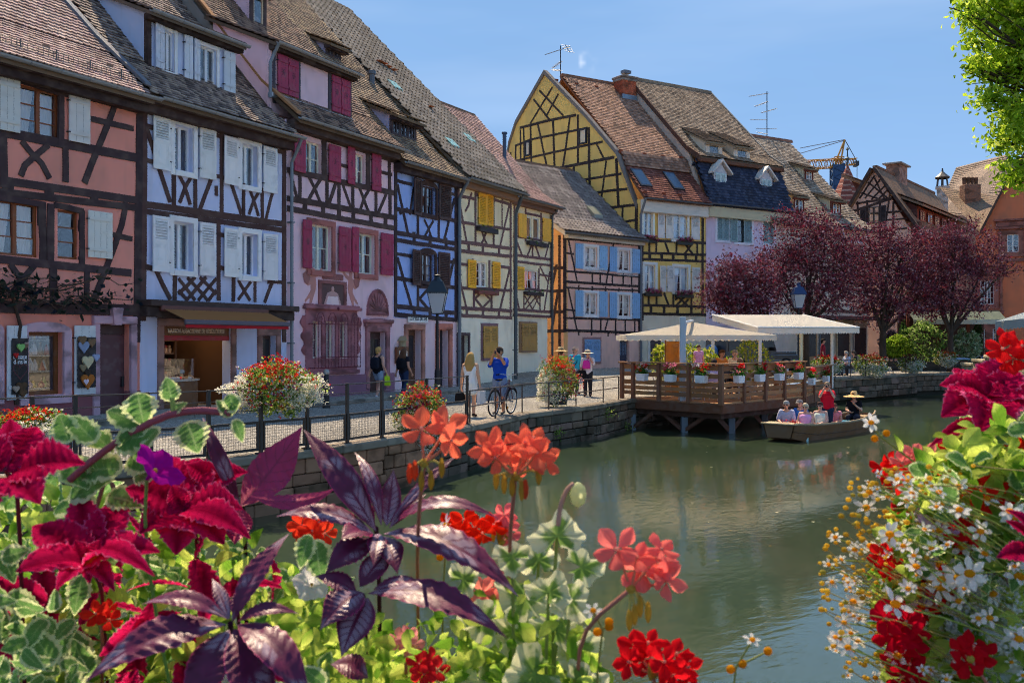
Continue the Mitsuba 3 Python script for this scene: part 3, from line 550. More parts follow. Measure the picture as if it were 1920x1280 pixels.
add(h.P('fascia'), cbox(U0 - .02, U1 + .1, -.02, .42, zA - .16, zA, .02), 'timber', '#4a3c38', FA.M); add(h.P('fascia'), cbox(U0 - .02, U1 + .02, -.02, .3, zA - .42, zA - .165, .02), 'timber', '#3c302d', FA.M)
stone_frame(h, (shop[0], shop[1], -.1, shop[3] + .34), .2, .06, '#a98278', 'shop_surround'); stone_frame(h, (sd[0], sd[1], -.1, sd[3]), .2, .05, '#a98278')
add(h.P('door'), cat(box(sd[0], sd[1], -.24, -.2, -.1, sd[3]), box(sd[0] + .05, sd[1] - .05, -.2, -.185, .15, .9)), 'paint', '#5a4038', FA.M); add(h.P('door__glazing'), box(sd[0] + .07, sd[1] - .07, -.2, -.19, 1.0, sd[3] - .1), 'gloss', '#1d1a18', FA.M)
# shop interior
b = MB().a(quad((shop[0] - .4, -2.2, -.1), (shop[1] + .4, -2.2, -.1), (shop[1] + .4, -2.2, 2.9), (shop[0] - .4, -2.2, 2.9)), '#4a3224').a(quad((shop[0], -.1, .1), (shop[1], -.1, .1), (shop[1], -2.2, .1), (shop[0], -2.2, .1)), '#5a4a3a')
b.a(quad((shop[0] - .2, -2.2, -.1), (shop[0] - .2, -.31, -.1), (shop[0] - .2, -.31, 2.9), (shop[0] - .2, -2.2, 2.9)), '#5a4030').a(quad((shop[1] + .2, -2.2, -.1), (shop[1] + .2, -.31, -.1), (shop[1] + .2, -.31, 2.9), (shop[1] + .2, -2.2, 2.9)), '#6a4a32').a(quad((shop[0], -.31, 2.9), (shop[1], -.31, 2.9), (shop[1], -2.2, 2.9), (shop[0], -2.2, 2.9)), '#6d5a48')
add(h.P('shop_interior'), b, 'rough', None, FA.M)
sk = thing('biscuit_shelf', 'dark wooden shelves with rows of red-topped jars inside the biscuit shop', 'shelf'); b = MB(); j_ = MB(); WS = shop[1] - shop[0]
for z in (.9, 1.25, 1.6, 1.95, 2.3): b.a(box(shop[0] + .1, shop[0] + WS * .62, -1.5, -1.1, z, z + .04), '#5f4028')
for u in (shop[0] + .1, shop[0] + WS * .35, shop[0] + WS * .62): b.a(box(u - .03, u + .03, -1.5, -1.08, 0, 2.5), '#4c3320')
for z in (.94, 1.29, 1.64, 1.99):
    for u in np.arange(shop[0] + .2, shop[0] + WS * .6, .13):
        c = R.choice(['#c04030', '#b5382c', '#d89058', '#c8a070']); j_.a(lathe([(.001, 0), (.05, 0), (.055, .12), (.03, .16)], 7, (u, -1.2, z)), '#c9a27c').a(lathe([(.04, .14), (.045, .2), (.001, .22)], 7, (u, -1.2, z)), c)
add(sk + '__rack', b, 'paint', None, FA.M); add(sk + '__jars', j_, 'gloss', None, FA.M, kind='stuff')
ck = thing('shop_counter', 'curved wooden biscuit counter with a glass guard in the shop opening', 'counter'); a_ = np.linspace(-.9, .9, 12); cu = (shop[0] + shop[0] + WS * .62) / 2
arc = np.c_[cu + .95 * np.sin(a_), -.75 + .75 * np.cos(a_)]; po = Polygon([*arc, (cu + .75, -.9), (cu - .75, -.9)])
add(ck + '__body', flatprism(po, .05, .92), 'paint', '#7a5030', FA.M); add(ck + '__worktop', flatprism(po.buffer(.04), .92, .97), 'gloss', '#b5a898', FA.M)
add(ck + '__glass_guard', (np.vstack([np.c_[arc[1:-1] * [1, 1] - [0, .1], np.full(10, .97)], np.c_[arc[1:-1] - [0, .1], np.full(10, 1.5)]]), np.stack([np.arange(9), np.arange(9) + 1, np.arange(9) + 11, np.arange(9) + 10], 1)), 'glass', '#ffffff', FA.M)
b = MB()
for i in range(26): t = R.uniform(-.7, .7); b.a(ball((cu + .8 * math.sin(t), -.85 + .75 * math.cos(t) + R.uniform(-.1, .02), 1.0), (.07, .06, .04)), jit(R.choice(['#c9a070', '#d8c8b8', '#a06a40', '#c88a8a', '#e0dcd4']), .1))
add(ck + '__biscuits', b, 'rough', None, FA.M, kind='stuff')
gk = thing('shop_sign', 'brown sign board with pale lettering over the biscuit shop', 'sign'); q = (shop[0], shop[1], shop[3] + .1, shop[3] + .34)
add(gk + '__board', cbox(q[0] + .01, q[1] - .01, -.12, -.04, q[2], q[3], .01), 'paint', '#7a4e30', FA.M); add(gk + '__red_band', cbox(q[0] + .01, q[1] - .01, -.12, -.035, q[2] - .13, q[2] - .002, .006), 'paint', '#b0323a', FA.M)
m = meshkit.text_mesh('MAISON ALSACIENNE DE BISCUITERIE', .1, .006, True); v = np.array(m.vertices); v[:, 0] *= (q[1] - q[0]) * .84 / np.ptp(v[:, 0]); add(gk + '__lettering', (np.c_[v[:, 0] - v[:, 0].min() + q[0] + (q[1] - q[0]) * .08, v[:, 2] - .039, v[:, 1] + q[2] + .07], np.array(m.faces)), 'paint', '#efdcc0', FA.M)
# awning
ak = thing('awning', 'brown fabric awning with a red and grey valance over the biscuit shop', 'awning'); ua, ub, z1 = UX(283), UX(480), zA - .2; wo = 1.15; zo = FA.off(wo).px(318, 598)[1]
add(ak + '__canopy', cat(*[quad((ua + (ub - ua) * i / 8, .36, z1), (ua + (ub - ua) * (i + 1) / 8, .36, z1), (ua + (ub - ua) * (i + 1) / 8, wo, zo), (ua + (ub - ua) * i / 8, wo, zo)) for i in range(8)]), 'canvas', '#b07a4e', FA.M)
add(ak + '__front_bar', cbox(ua - .03, ub + .03, wo - .03, wo + .05, zo - .12, zo + .0, .02), 'metal', '#5d5560', FA.M); add(ak + '__valance', box(ua, ub, wo + .0, wo + .012, zo - .2, zo - .12), 'cloth', '#b02830', FA.M)
add(ak + '__cassette', cbox(ua - .05, ub + .05, .3, .44, z1 - .08, z1 + .08, .03), 'metal', '#6a4038', FA.M)
for u in (ua + .5, ub - .5): add(ak + '__arm', cat(rod((u, .4, z1 - .05), (u + .5, .8, (z1 + zo) / 2 - .1), .02), rod((u + .5, .8, (z1 + zo) / 2 - .1), (u, wo, zo - .06), .02)), 'metal', '#8a8a8a', FA.M)
for i, u in enumerate(np.linspace(shop[0] + .35, shop[1] - .35, 4)):
    lk = numbered(h.P('shop_lamp')); add(lk, shift(lathe([(.001, 0), (.07, 0)], 10), (u, -.9, 2.86)), 'rough', '#ffffff', FA.M, emitter={'type': 'area', 'radiance': {'type': 'rgb', 'value': [13.0, 9.0, 5.0]}})
h.roof(PR, U0 + .05, U1, '#6d5a48'); h.tiles(PR, U0 + .08, U1 - .02, .165, .145, cols=('#8a7a68', '#6f6256', '#988876', '#5f544a', '#a19078'), nparts=300)
h.gutter(U0 + .2, U1 + .22, .52, zE + .02); shell(h, U0 + .02, U1 - .02, zE, PR, col='#8c857c')
q = h.hit(281, 131, PR); wd = q[1]; fd = FA.off(wd); u0 = fd.px(277, 60)[0]; u1 = fd.px(441, 130)[0]; z0 = fd.px(281, 133)[1]; z1 = fd.px(279, 26)[1]
dk, fd = h.dormer(wd, u0, u1, z0, z1, PR, '#a9b4cc', ('#6f6256', '#8a7a68', '#5f544a'))
hk, hf = h.k, h.fr; h.k, h.fr = dk, fd; hh, h.holes = h.holes, []
for r_ in ((307, 57, 326, 132), (373, 84, 405, 158)): r_ = fd.rect(*r_); h.window(r_, 2, 1, '#e9eaec', deep=.12, room='#1b1a1a'); h.surround(r_, .1, .04, '#eaeae8')
h.panel(u0, u1, z0 - .5, z1, '#b8c0da', d0=-.15); h.timbers('%s' % '', .1)
for r_, hg in (((287, 42, 305, 126), 'r'), ((343, 65, 357, 146), 'l'), ((360, 72, 372, 150), 'r'), ((417, 95, 436, 172), 'l')): h.shutter(fd.rect(*r_), 'plain', '#d5dae2', hinge=hg, tilt=.12)
add(h.P('corner_post'), box(u0 - .03, u0 + .1, -.1, .03, z0 - .4, z1), 'timber', '#3c2c28', fd.M); add(h.P('sill'), cbox(u0 - .1, u1 + .1, -.05, .12, z0 - .16, z0 - .02, .02), 'metal', '#b4bcc8', fd.M)
h.gutter(u0 - .2, u1 + .22, .34, z1 + .02); h.k, h.fr, h.holes = hk, hf, hh
h.pipe([FA.px(540, 262)[0] * np.array([1, 0, 0]) + [0, .5, zE - .05], [UX(541), .3, zE - .4], [UX(541), .12, zE - .7], [UX(541), .12, .1]], .05)
# ================================================================ pink house
h = House('pink_house', 'pink house with raspberry shutters, painted angels and a grilled window', FA, '#e4b4bc', '#4a3836')
U0, U1 = UX(537), UX(738); zE = 8.5; PR = roofprof(zE, kick=(-.9, 1.1), slope=1.12)
RS = '#a02a4e'
W1, W2, W3, W4 = (FA.rect(*q) for q in ((570, 262, 602, 325), (662, 286, 684, 348), (581, 419, 621, 505), (669, 436, 702, 512)))
for r_ in (W1, W2): h.window(r_, 2, 2, '#e6e2cc', deep=.16, room='#20232a')
for r_ in (W3, W4): h.window(r_, 2, 2, '#dfe2d0', deep=.18, room='#2a2326'); h.surround(r_, .17, .05, '#b07068', mat='stone')
for r_, hg in (((546, 252, 569, 320), 'r'), ((613, 270, 635, 338), 'l'), ((648, 273, 662, 344), 'r'), ((694, 287, 710, 356), 'l'), ((564, 411, 581, 502), 'r'), ((632, 424, 654, 508), 'l'), ((656, 425, 669, 510), 'r'), ((711, 436, 733, 515), 'l')):
    h.shutter(FA.rect(*r_), 'plain', RS, hinge=hg, star='#6a1c34', w0=.06)
h.timbers('''538,236 738,300 .24; 607,262 607,334 .28; 689,288 689,352 .24; 566,256 566,262 .1; 538,319 737,362 .2; 635,280 635,340 .13; 538,372 738,408 .2; 538,391 738,428 .2
571,376 571,392 .22; 605,383 605,400 .2; 635,388 635,405 .2; 662,393 662,411 .2; 695,399 695,418 .2; 722,404 722,423 .2
562,326 562,376 .15; 612,335 612,385 .15; 635,340 635,389 .16; 661,346 661,394 .15; 704,354 704,402 .15; 729,300 731,410 .18
543,322 558,376 .13; 577,329 588,350 601,382 .12; 602,334 590,352 576,378 .12; 630,340 615,384 .13; 641,343 658,392 .13; 672,348 680,370 691,399 .12; 692,354 682,372 674,396 .12; 726,358 708,401 .13; 710,322 734,328 .13; 638,310 650,313 .12''')
gw = [FA.rect(*q) for q in ((585, 602, 602, 672), (610, 602, 628, 672), (636, 603, 652, 672))]
for q in gw: h.window(q, 1, 2, '#d8d2c0', deep=.2, cur='#ddd8d4', room='#3a2c2c')
dr_ = FA.rect(691, 622, 722, 742)
h.cut((dr_[0], dr_[1], -.3, dr_[3])); zP = FA.px(582, 706)[1]
h.panel(U0, U1, zP, zE); h.panel(U0, U1, -.3, zP, '#8a6272', d1=.05, part='plinth')
h.panel(U0, U1, zE - .3, zE - .02, '#4a3a36', d0=.0, d1=.3, part='cornice', mat='timber')
# grilled window: stone surround, bars, flower boxes
q = FA.rect(577, 585, 664, 690); G0, G1, GZ0, GZ1 = q; cs = '#b0747a'
add(h.P('grille_surround'), cat(prism(sbox(G0 - .12, GZ0 - .1, G1 + .12, GZ1 + .1).difference(shapely.unary_union([sbox(a[0], a[2], a[1], a[3]) for a in gw])), -.02, .03), cbox(G0 - .25, G1 + .25, -.05, .16, GZ1 + .1, GZ1 + .2, .02), cbox(G0 - .18, G1 + .18, -.05, .12, GZ0 - .22, GZ0 - .1, .02), cbox(G0 - .2, G1 + .2, -.04, .1, GZ1 + .2, GZ1 + .26, .02)), 'stone', cs, FA.M)
for s_ in (-1, 1):
    u = G0 - .12 if s_ < 0 else G1 + .12; t = np.linspace(0, 1, 16); pts = [(u, GZ1 - .1 - 1.2 * a) for a in t] + [(u + s_ * (.16 * math.sin(a * 9) ** 2 + .1 * (1 - a) + .03), GZ1 - .1 - 1.2 * a) for a in t[::-1]]
    add(h.P('scroll_ornament'), prism(Polygon(pts).buffer(0), 0, .04), 'stone', '#a8686c', FA.M)
b = MB()
for i, u in enumerate(np.linspace(G0 + .02, G1 - .02, 15)): b.a(rod((u, .26, GZ0 - .02), (u, .26, GZ1 - (.25 if i % 2 else .12)), .011, 5))
for z in (GZ0, GZ0 + .32, GZ1 - .35): b.a(box(G0, G1, .245, .275, z - .015, z + .015))
for u in (G0, G1):
    for z in (GZ0, GZ1 - .35): b.a(rod((u, .0, z), (u, .26, z), .014, 5))
for i in range(4):
    c = G0 + (G1 - G0) * (i + .5) / 4; a_ = np.linspace(0, math.pi, 9); b.a(tube(np.c_[c + .2 * np.cos(a_), 0 * a_ + .26, GZ1 - .3 + .3 * np.sin(a_)], .011, 5)).a(tube(np.c_[c + .09 * np.cos(a_ * 1.7), 0 * a_ + .26, GZ1 - .22 + .09 * np.sin(a_ * 1.7)], .009, 5))
b.a(ball(((G0 + G1) / 2, .26, GZ1 + .14), .05, 0)); add(h.P('window_grille'), b, 'metal', '#6a2434', FA.M)
# painted angels and niche: flat painting on the wall, shaped as low relief
def sil(pts, s, o, fl=1): return Polygon([(o[0] + fl * a * s, o[1] + b_ * s) for a, b_ in pts]).buffer(.004)
q = FA.rect(600, 527, 645, 577); N0, N1, NZ0, NZ1 = q
add(h.P('niche_painting'), cat(prism(sbox(N0 - .1, NZ0 - .04, N1 + .1, NZ1 + .04).difference(sbox(N0 + .03, NZ0, N1 - .03, NZ1 - .06)), 0, .04), prism(sbox(N0 + .1, NZ1 + .08, N1 - .1, NZ1 + .26), 0, .05)), 'stone', '#9a6462', FA.M)
add(h.P('niche_painting__back'), prism(sbox(N0 + .03, NZ0, N1 - .03, NZ1 - .06), 0, .008), 'plaster', '#5a4444', FA.M)
cx, cz = (N0 + N1) / 2, (NZ0 + NZ1) / 2; w_ = N1 - N0
scroll = Polygon([(cx - w_ * .2, NZ1 - .45), (cx + w_ * .2, NZ1 - .45), (cx + w_ * .3, NZ0 + .02), (cx - w_ * .3, NZ0 + .02)])
add(h.P('niche_painting__scroll'), prism(scroll, .008, .03), 'plaster', '#d6bcbc', FA.M)
add(h.P('niche_painting__figure'), cat(prism(Polygon([(cx - w_ * .38, NZ0 + .05), (cx - w_ * .22, NZ1 - .35), (cx - .05, NZ1 - .28), (cx + .05, NZ1 - .28), (cx + w_ * .22, NZ1 - .35), (cx + w_ * .38, NZ0 + .05), (cx + w_ * .3, NZ0 + .05), (cx + w_ * .18, NZ1 - .5), (cx - w_ * .18, NZ1 - .5), (cx - w_ * .3, NZ0 + .05)]), .008, .026), ball((cx, .02, NZ1 - .22), (.07, .03, .09))), 'plaster', '#b08a86', FA.M)
ang = [(-.02, .98), (.05, .99), (.08, .93), (.06, .86), (.2, .9), (.33, 1.0), (.36, .97), (.22, .82), (.1, .76), (.12, .6), (.1, .46), (.02, .3), (-.06, .14), (-.02, .02), (-.07, 0), (-.13, .12), (-.1, .28), (-.2, .22), (-.28, .16), (-.3, .2), (-.16, .34), (-.07, .46), (-.08, .6), (-.18, .55), (-.3, .62), (-.34, .78), (-.24, .86), (-.1, .78), (-.05, .84), (-.06, .92)]
for x_, fl in ((N0 - .36, 1), (N1 + .36, -1)):
    o = (x_, NZ0 - .05); add(h.P('painted_angel'), prism(sil(ang, 1.28, o, fl), 0, .014), 'plaster', '#b07a72', FA.M)
    add(h.P('painted_angel__wing'), prism(sil([(-.1, .76), (-.2, .58), (-.32, .62), (-.38, .82), (-.24, .9)], 1.28, o, fl), .014, .022), 'plaster', '#94605c', FA.M)
stone_frame(h, (dr_[0], dr_[1], zP - .5, dr_[3]), .2, .08, '#b07c80'); add(h.P('door_surround'), cbox(dr_[0] - .32, dr_[1] + .32, -.05, .18, dr_[3] + .3, dr_[3] + .42, .03), 'stone', '#b07c80', FA.M)
add(h.P('door_surround'), prism(Polygon(arch_poly(dr_[0] - .28, dr_[1] + .28, dr_[3] + .18, dr_[3] + .3, .16)), 0, .1), 'stone', '#a87478', FA.M)
sc = ((dr_[0] + dr_[1]) / 2, FA.px(706, 585)[1]); SR = .62
fan = Polygon(arch_poly(sc[0] - SR, sc[0] + SR, sc[1] - .12, sc[1], SR * 1.25)); add(h.P('shell_ornament'), prism(fan, 0, .03), 'stone', '#b98488', FA.M)
add(h.P('shell_ornament__rim'), prism(fan.difference(Polygon(arch_poly(sc[0] - SR + .08, sc[0] + SR - .08, sc[1] - .04, sc[1] + .0, SR * 1.25 - .08))), .03, .07), 'stone', '#9c6468', FA.M)
for a in np.linspace(.12, math.pi - .12, 9): add(h.P('shell_ornament__rib'), beamish((sc[0] + .08 * math.cos(a), sc[1] + .06), (sc[0] + (SR - .1) * math.cos(a), sc[1] + (SR * 1.25 - .12) * math.sin(a)), .03, .02, .06, .1), 'stone', '#a06c70', FA.M)
dz = dr_[3]; add(h.P('door'), cat(box(dr_[0], dr_[1], -.26, -.21, 0, dz), box(dr_[0] + .1, dr_[1] - .1, -.21, -.19, .25, .85)), 'paint', '#4a3230', FA.M); add(h.P('door__glazing'), box(dr_[0] + .12, dr_[1] - .12, -.21, -.2, 1.0, dz - .25), 'gloss', '#1c1c20', FA.M)
add(h.P('door__ironwork'), cat(*[rod((u, -.19, 1.0), (u, -.19, dz - .25), .01, 4) for u in np.linspace(dr_[0] + .14, dr_[1] - .14, 5)]), 'metal', '#15151a', FA.M)
h.roof(PR, U0 + .05, U1, '#6d5a48'); h.tiles(PR, U0 + .08, U1 - .02, .165, .145, cols=('#86725f', '#6a5a4c', '#937f68', '#594c42', '#9c8066'), nparts=300)
h.gutter(U0 - .02, U1 + .15, .52, zE + .02); shell(h, U0 + .02, U1 - .02, zE, PR, col='#7d766e')
vp = [(p[0], p[1] + .1) for p in PR]; add(h.P('verge_tiles'), cat(*[prismW([vp[i], vp[i + 1], (vp[i + 1][0], vp[i + 1][1] + .09), (vp[i][0], vp[i][1] + .09)], U0 - .08, U0 + .12) for i in range(2)]), 'tile', '#a8774f', FA.M)
q = h.hit(517, 178, PR); wd = q[1]; fd = FA.off(wd); u0, u1 = fd.px(508, 100)[0], fd.px(657, 200)[0]; z0, z1 = fd.px(517, 176)[1], fd.px(517, 86)[1]
dk, fd = h.dormer(wd, u0, u1, z0, z1, PR, '#deb0b8', ('#6a5a4c', '#86725f', '#594c42'))
hk, hf, hh = h.k, h.fr, h.holes; h.k, h.fr, h.holes = dk, fd, []
h.panel(u0, u1, z0 - .6, z1, '#e4b4bc', d0=-.15)
for r_, hg in (((518, 100, 537, 172), 'l'), ((538, 109, 557, 179), 'r'), ((620, 140, 636, 208), 'l'), ((637, 147, 654, 214), 'r')): h.shutter(fd.rect(*r_), 'plain', RS, hinge=hg, star='#6a1c34', tilt=.012)
for x in (513, 560, 617, 656): a_ = fd.px(x, 150)[0]; add(h.P('post'), box(a_ - .06, a_ + .06, -.1, .03, z0 - .3, z1), 'timber', '#4a4650', fd.M)
add(h.P('sill'), cbox(u0 - .1, u1 + .1, -.05, .14, z0 - .16, z0 - .02, .02), 'metal', '#a8b0b8', fd.M); h.gutter(u0 - .1, u1 + .25, .34, z1 + .02)
h.pipe([[u0 - .05, .34, z1 - .05], [u0 - .05, .15, z1 - .35], [u0 - .12, .08, z1 - .6], [u0 - .12, .08, z0 - .2]], .05, fr=fd)
h.k, h.fr, h.holes = hk, hf, hh
q = h.hit(483, 52, PR); wd2 = q[1]; f2 = FA.off(wd2); a_, b_ = f2.px(468, 30)[0], f2.px(500, 30)[0]; zz = q[2]
dk, f2 = h.dormer(wd2, a_, b_, zz, zz + 1.25, PR, '#deb0b8', ('#6f5c4a', '#8a735c'), name='small_dormer'); hk, hf, hh = h.k, h.fr, h.holes; h.k, h.fr, h.holes = dk, f2, []
h.window((a_ + .2, b_ - .15, zz + .1, zz + 1.05), 1, 1, '#d9c9a8', deep=.08, room='#222228'); h.panel(a_, b_, zz - .5, zz + 1.25, '#4a3f42', d0=-.12, mat='timber'); h.k, h.fr, h.holes = hk, hf, hh
# ================================================================ blue house
h = House('blue_house', 'narrow blue half-timbered house with brown louvred shutters', FA, '#8ca4ee', '#3e3236')
U0, U1 = UX(738), UX(857); zE = 8.12; PR = roofprof(zE)
for r_, cd in (((790, 346, 816, 402), .3), ((789, 474, 814, 535), 1.0)):
    r_ = FA.rect(*r_); h.window(r_, 2, 3, '#4a3430', deep=.16, cur='#d9dbe2' if cd == 1 else None, room='#1d1c22')
    b = Polygon(arch_poly(r_[0] - .12, r_[1] + .12, r_[2] - .1, r_[3] - .02, .22)).difference(sbox(r_[0], r_[2], r_[1], r_[3])); add(h.P('window_surround'), prism(b, -.1, .06), 'timber', '#42302e', FA.M)
for r_, hg in (((771, 333, 788, 402), 'r'), ((821, 344, 840, 410), 'l'), ((768, 467, 786, 534), 'r'), ((820, 472, 838, 538), 'l')): h.shutter(FA.rect(*r_), 'louvre', '#4a302a', hinge=hg, tilt=.12)
h.timbers('''741,310 741,592 .18; 854,345 854,596 .2; 740,302 856,343 .2; 740,391 856,415 .16; 740,436 856,457 .18; 740,450 856,468 .16; 741,521 856,540 .16; 741,574 856,587 .18; 741,590 856,600 .18
745,347 764,437 .14; 851,374 832,450 .14; 745,484 771,576 .14; 850,486 830,582 .14; 741,338 771,346 .13; 841,362 856,366 .13; 742,476 770,480 .13; 840,490 854,492 .13
783,402 783,440 .15; 822,408 822,450 .15; 795,412 802,426 809,446 .11; 812,414 804,428 796,443 .11; 783,533 783,576 .15; 822,537 822,582 .15; 786,560 806,538 ; 786,560 804,580; 806,538 820,556 ; 804,580 820,558
776,436 776,451 .2; 806,441 806,458 .2; 836,447 836,464 .2; 776,576 776,594 .2; 806,580 806,597 .2; 836,584 836,599 .2; 749,400 763,392 .12; 775,352 768,402 .1''', w=.12)
d1, d2 = FA.rect(763, 618, 789, 735), FA.rect(822, 618, 840, 728); d1, d2 = (*d1[:2], -.3, d1[3]), (*d2[:2], -.3, d2[3]); h.cut(d1); h.cut(d2); zg_ = FA.px(740, 596)[1]
h.panel(U0, U1, zg_, zE); h.panel(U0, U1, -.3, zg_, '#dab8bc', part='ground_floor_wall')
h.panel(U0, U1, zE - .3, zE - .02, '#3a2e30', d0=.0, d1=.3, part='cornice', mat='timber')
stone_frame(h, d1, .2, .08, '#c08878'); stone_frame(h, d2, .24, .08, '#cc8070')
for d_, c in ((d1, '#6a4630'), (d2, '#2e2a30')):
    add(h.P('door'), box(d_[0], d_[1], -.3, -.25, 0, d_[3]), 'paint', c, FA.M); add(h.P('door__glazing'), box(d_[0] + .12, d_[1] - .12, -.25, -.24, 1.0, d_[3] - .2), 'gloss', '#1a1c20', FA.M)
sk = thing('restaurant_sign', 'white sign with black handwritten lettering on the blue house', 'sign'); q = FA.rect(762, 594, 799, 604.5)
add(sk + '__board', cbox(q[0], q[1], .05, .09, q[2], q[3], .008), 'paint', '#e6e6e2', FA.M)
m = meshkit.text_mesh('La Fleur de Sel', .16, .006, True); v = np.array(m.vertices); v[:, 0] *= (q[1] - q[0]) * .88 / np.ptp(v[:, 0]); add(sk + '__lettering', (np.c_[v[:, 0] - v[:, 0].min() + q[0] + .06 * (q[1] - q[0]), v[:, 2] + .0885, v[:, 1] + q[2] + .09], np.array(m.faces)), 'paint', '#1a1a1a', FA.M)
mk = thing('menu_case', 'wooden menu case with a small gable and lantern figure beside the blue house door', 'menu board'); q = FA.rect(739, 650, 760, 681)
add(mk + '__case', cbox(q[0], q[1], .02, .14, q[2], q[3], .01), 'paint', '#7a4a2c', FA.M); add(mk + '__menu_sheet', box(q[0] + .1, q[1] - .1, .14, .145, q[2] + .12, q[3] - .14), 'paint', '#e3ddd0', FA.M)
add(mk + '__menu_print', cat(*[box(q[0] + .14, q[1] - .14 - R.uniform(0, .15), .145, .147, z, z + .012) for z in np.arange(q[2] + .18, q[3] - .2, .035)]), 'paint', '#6a655e', FA.M)
uc = (q[0] + q[1]) / 2; add(mk + '__figure', cat(hull([(uc - .12, .05, q[3]), (uc + .12, .05, q[3]), (uc - .12, .2, q[3]), (uc + .12, .2, q[3]), (uc - .1, .06, q[3] + .2), (uc + .1, .19, q[3] + .2)]), hull([(uc - .2, .03, q[3] + .2), (uc + .2, .03, q[3] + .2), (uc - .2, .22, q[3] + .2), (uc + .2, .22, q[3] + .2), (uc, .03, q[3] + .38), (uc, .22, q[3] + .38)])), 'rough', '#a89878', FA.M)
h.roof(PR, U0 + .05, U1, '#6d5a48'); h.tiles(PR, U0 + .06, U1 - .02, .17, .15, cols=('#978468', '#80705a', '#a6926f', '#6c5e4e', '#8c7d64'))
h.gutter(U0, U1, .52, zE + .02, col='#767e84'); shell(h, U0 + .02, U1 - .02, zE, PR, col='#8a8694')
for (a0, a1, yb, yt, cols, nm) in ((735, 781, 258, 216, 3, 'dormer'), (611, 640, 110, 82, 2, 'dormer')):
    q = h.hit(a0 + (1 if cols == 3 else 3), yb, PR); wd = q[1]; fd = FA.off(wd); u0, u1 = fd.px(a0, yb)[0], fd.px(a1, yb)[0]; z0, z1 = q[2], fd.px(a0, yt)[1]
    dk, fd = h.dormer(wd, u0, u1, z0, z1, PR, '#a8a6c2', ('#76634c', '#8a7558', '#94825f'), fascia='#33292e', over=.35); hk, hf, hh = h.k, h.fr, h.holes; h.k, h.fr, h.holes = dk, fd, []
    n = cols; g = (u1 - u0 - .1) / n
    for i in range(n): h.window((u0 + .08 + g * i, u0 + g * (i + 1) - .02, z0 + .18, z1 - .12), 2, 3, '#3a3238', deep=.06, fw=.05, room='#20242c')
    h.panel(u0, u1, z0 - .5, z1, '#463c42', d0=-.12, mat='timber'); add(h.P('sill'), cbox(u0 - .08, u1 + .08, -.05, .12, z0 - .12, z0 + .02, .02), 'metal', '#6c7680', fd.M); h.k, h.fr, h.holes = hk, hf, hh
h.pipe([[U1 - .02, .5, zE - .05], [U1 - .02, .3, zE - .35], [U1 - .02, .12, zE - .7], [U1 - .02, .12, .1]], .07, '#6c747c')
# ================================================================ cream house with the big pan-tile roof
h = House('cream_house', 'cream half-timbered house with closed yellow upper shutters and a tall pan-tiled roof', FA, '#e2c8a6', '#6e5252')
U0, U1 = UX(857), UX(960); zE = 8.22; PR = [(.5, zE), (-8.9, zE + 9.3)]
YS = '#f6b828'
h.window(FA.rect(892, 490, 913, 537), 2, 3, '#e8e8e4', cur='#e4e4ea', deep=.12, room='#3c3a44')
for r_, k_, hg in (((895, 361, 908.5, 420), 'louvre', 'l'), ((909, 361.5, 922, 422), 'louvre', 'r'), ((875, 486, 890, 539), 'louvre', 'r'), ((921.5, 490, 934, 540), 'louvre', 'l')): h.shutter(FA.rect(*r_), k_, YS, hinge=hg, w0=.05)
for r_ in ((904, 611, 917, 671), (917.3, 611, 930, 671)): h.shutter(FA.rect(*r_), 'louvre', '#c09446', slats=(.5, 1), w0=.05, tilt=.005)
q = FA.rect(904, 611, 930, 671); h.surround(q, .12, .04, '#7c5a64'); 
h.timbers('''859,345 859,596 .16; 891,356 891,460 .14; 925,366 925,462 .14; 957,365 957,470 .16; 892,365 925,372 .12; 892,424 925,428 .12; 857,366 890,374 .13; 925,374 957,384 .13; 857,415 891,421 .13; 925,425 957,431 .13
857,453 959,466 .16; 857,470 959,481 .16; 857,577 959,583 .16; 857,591 959,596 .16; 857,494 875,496 .13; 935,499 957,502 .13; 857,539 959,545 .14; 860,374 875,455 .13; 955,382 937,463 .13; 859,512 874,577 .13; 955,505 937,580 .13
878,458 878,472 .18; 905,461 905,475 .18; 935,463 935,478 .18; 875,580 875,593 .18; 905,581 905,594 .18; 935,582 935,595 .18; 888,540 888,578 .14; 921,543 921,580 .14; 890,560 904,546; 904,546 919,561; 890,560 904,577; 904,577 919,562
901,430 905,440 907,447 902,457; 914,431 909,440 907,447 912,457; 884,362 880,372 878,385 872,396; 941,372 941,426 .08; 886,486 886,540 .1; 917,489 917,543 .16; 957,470 957,592 .16''', w=.1)
d1 = FA.rect(859, 629, 877, 730); d1 = (*d1[:2], -.3, d1[3]); h.cut(d1); zg_ = FA.px(900, 596)[1]
h.panel(U0, U1, zg_, zE); h.panel(U0, U1, -.3, zg_, '#dccdb8', part='ground_floor_wall'); h.surround((d1[0], d1[1], -.2, d1[3]), .12, .05, '#4f3a3e', part='door_surround')
add(h.P('door'), cat(box(d1[0], d1[1], -.2, -.15, 0, d1[3]), *[box(d1[0] + .12, d1[1] - .12, -.15, -.13, z, z + .08) for z in (.7, 1.1, 1.5, 1.9)]), 'paint', '#3c2a2e', FA.M)
h.panel(U0, U1, zE - .32, zE - .02, '#8a6a54', d0=.0, d1=.3, part='cornice', mat='timber')
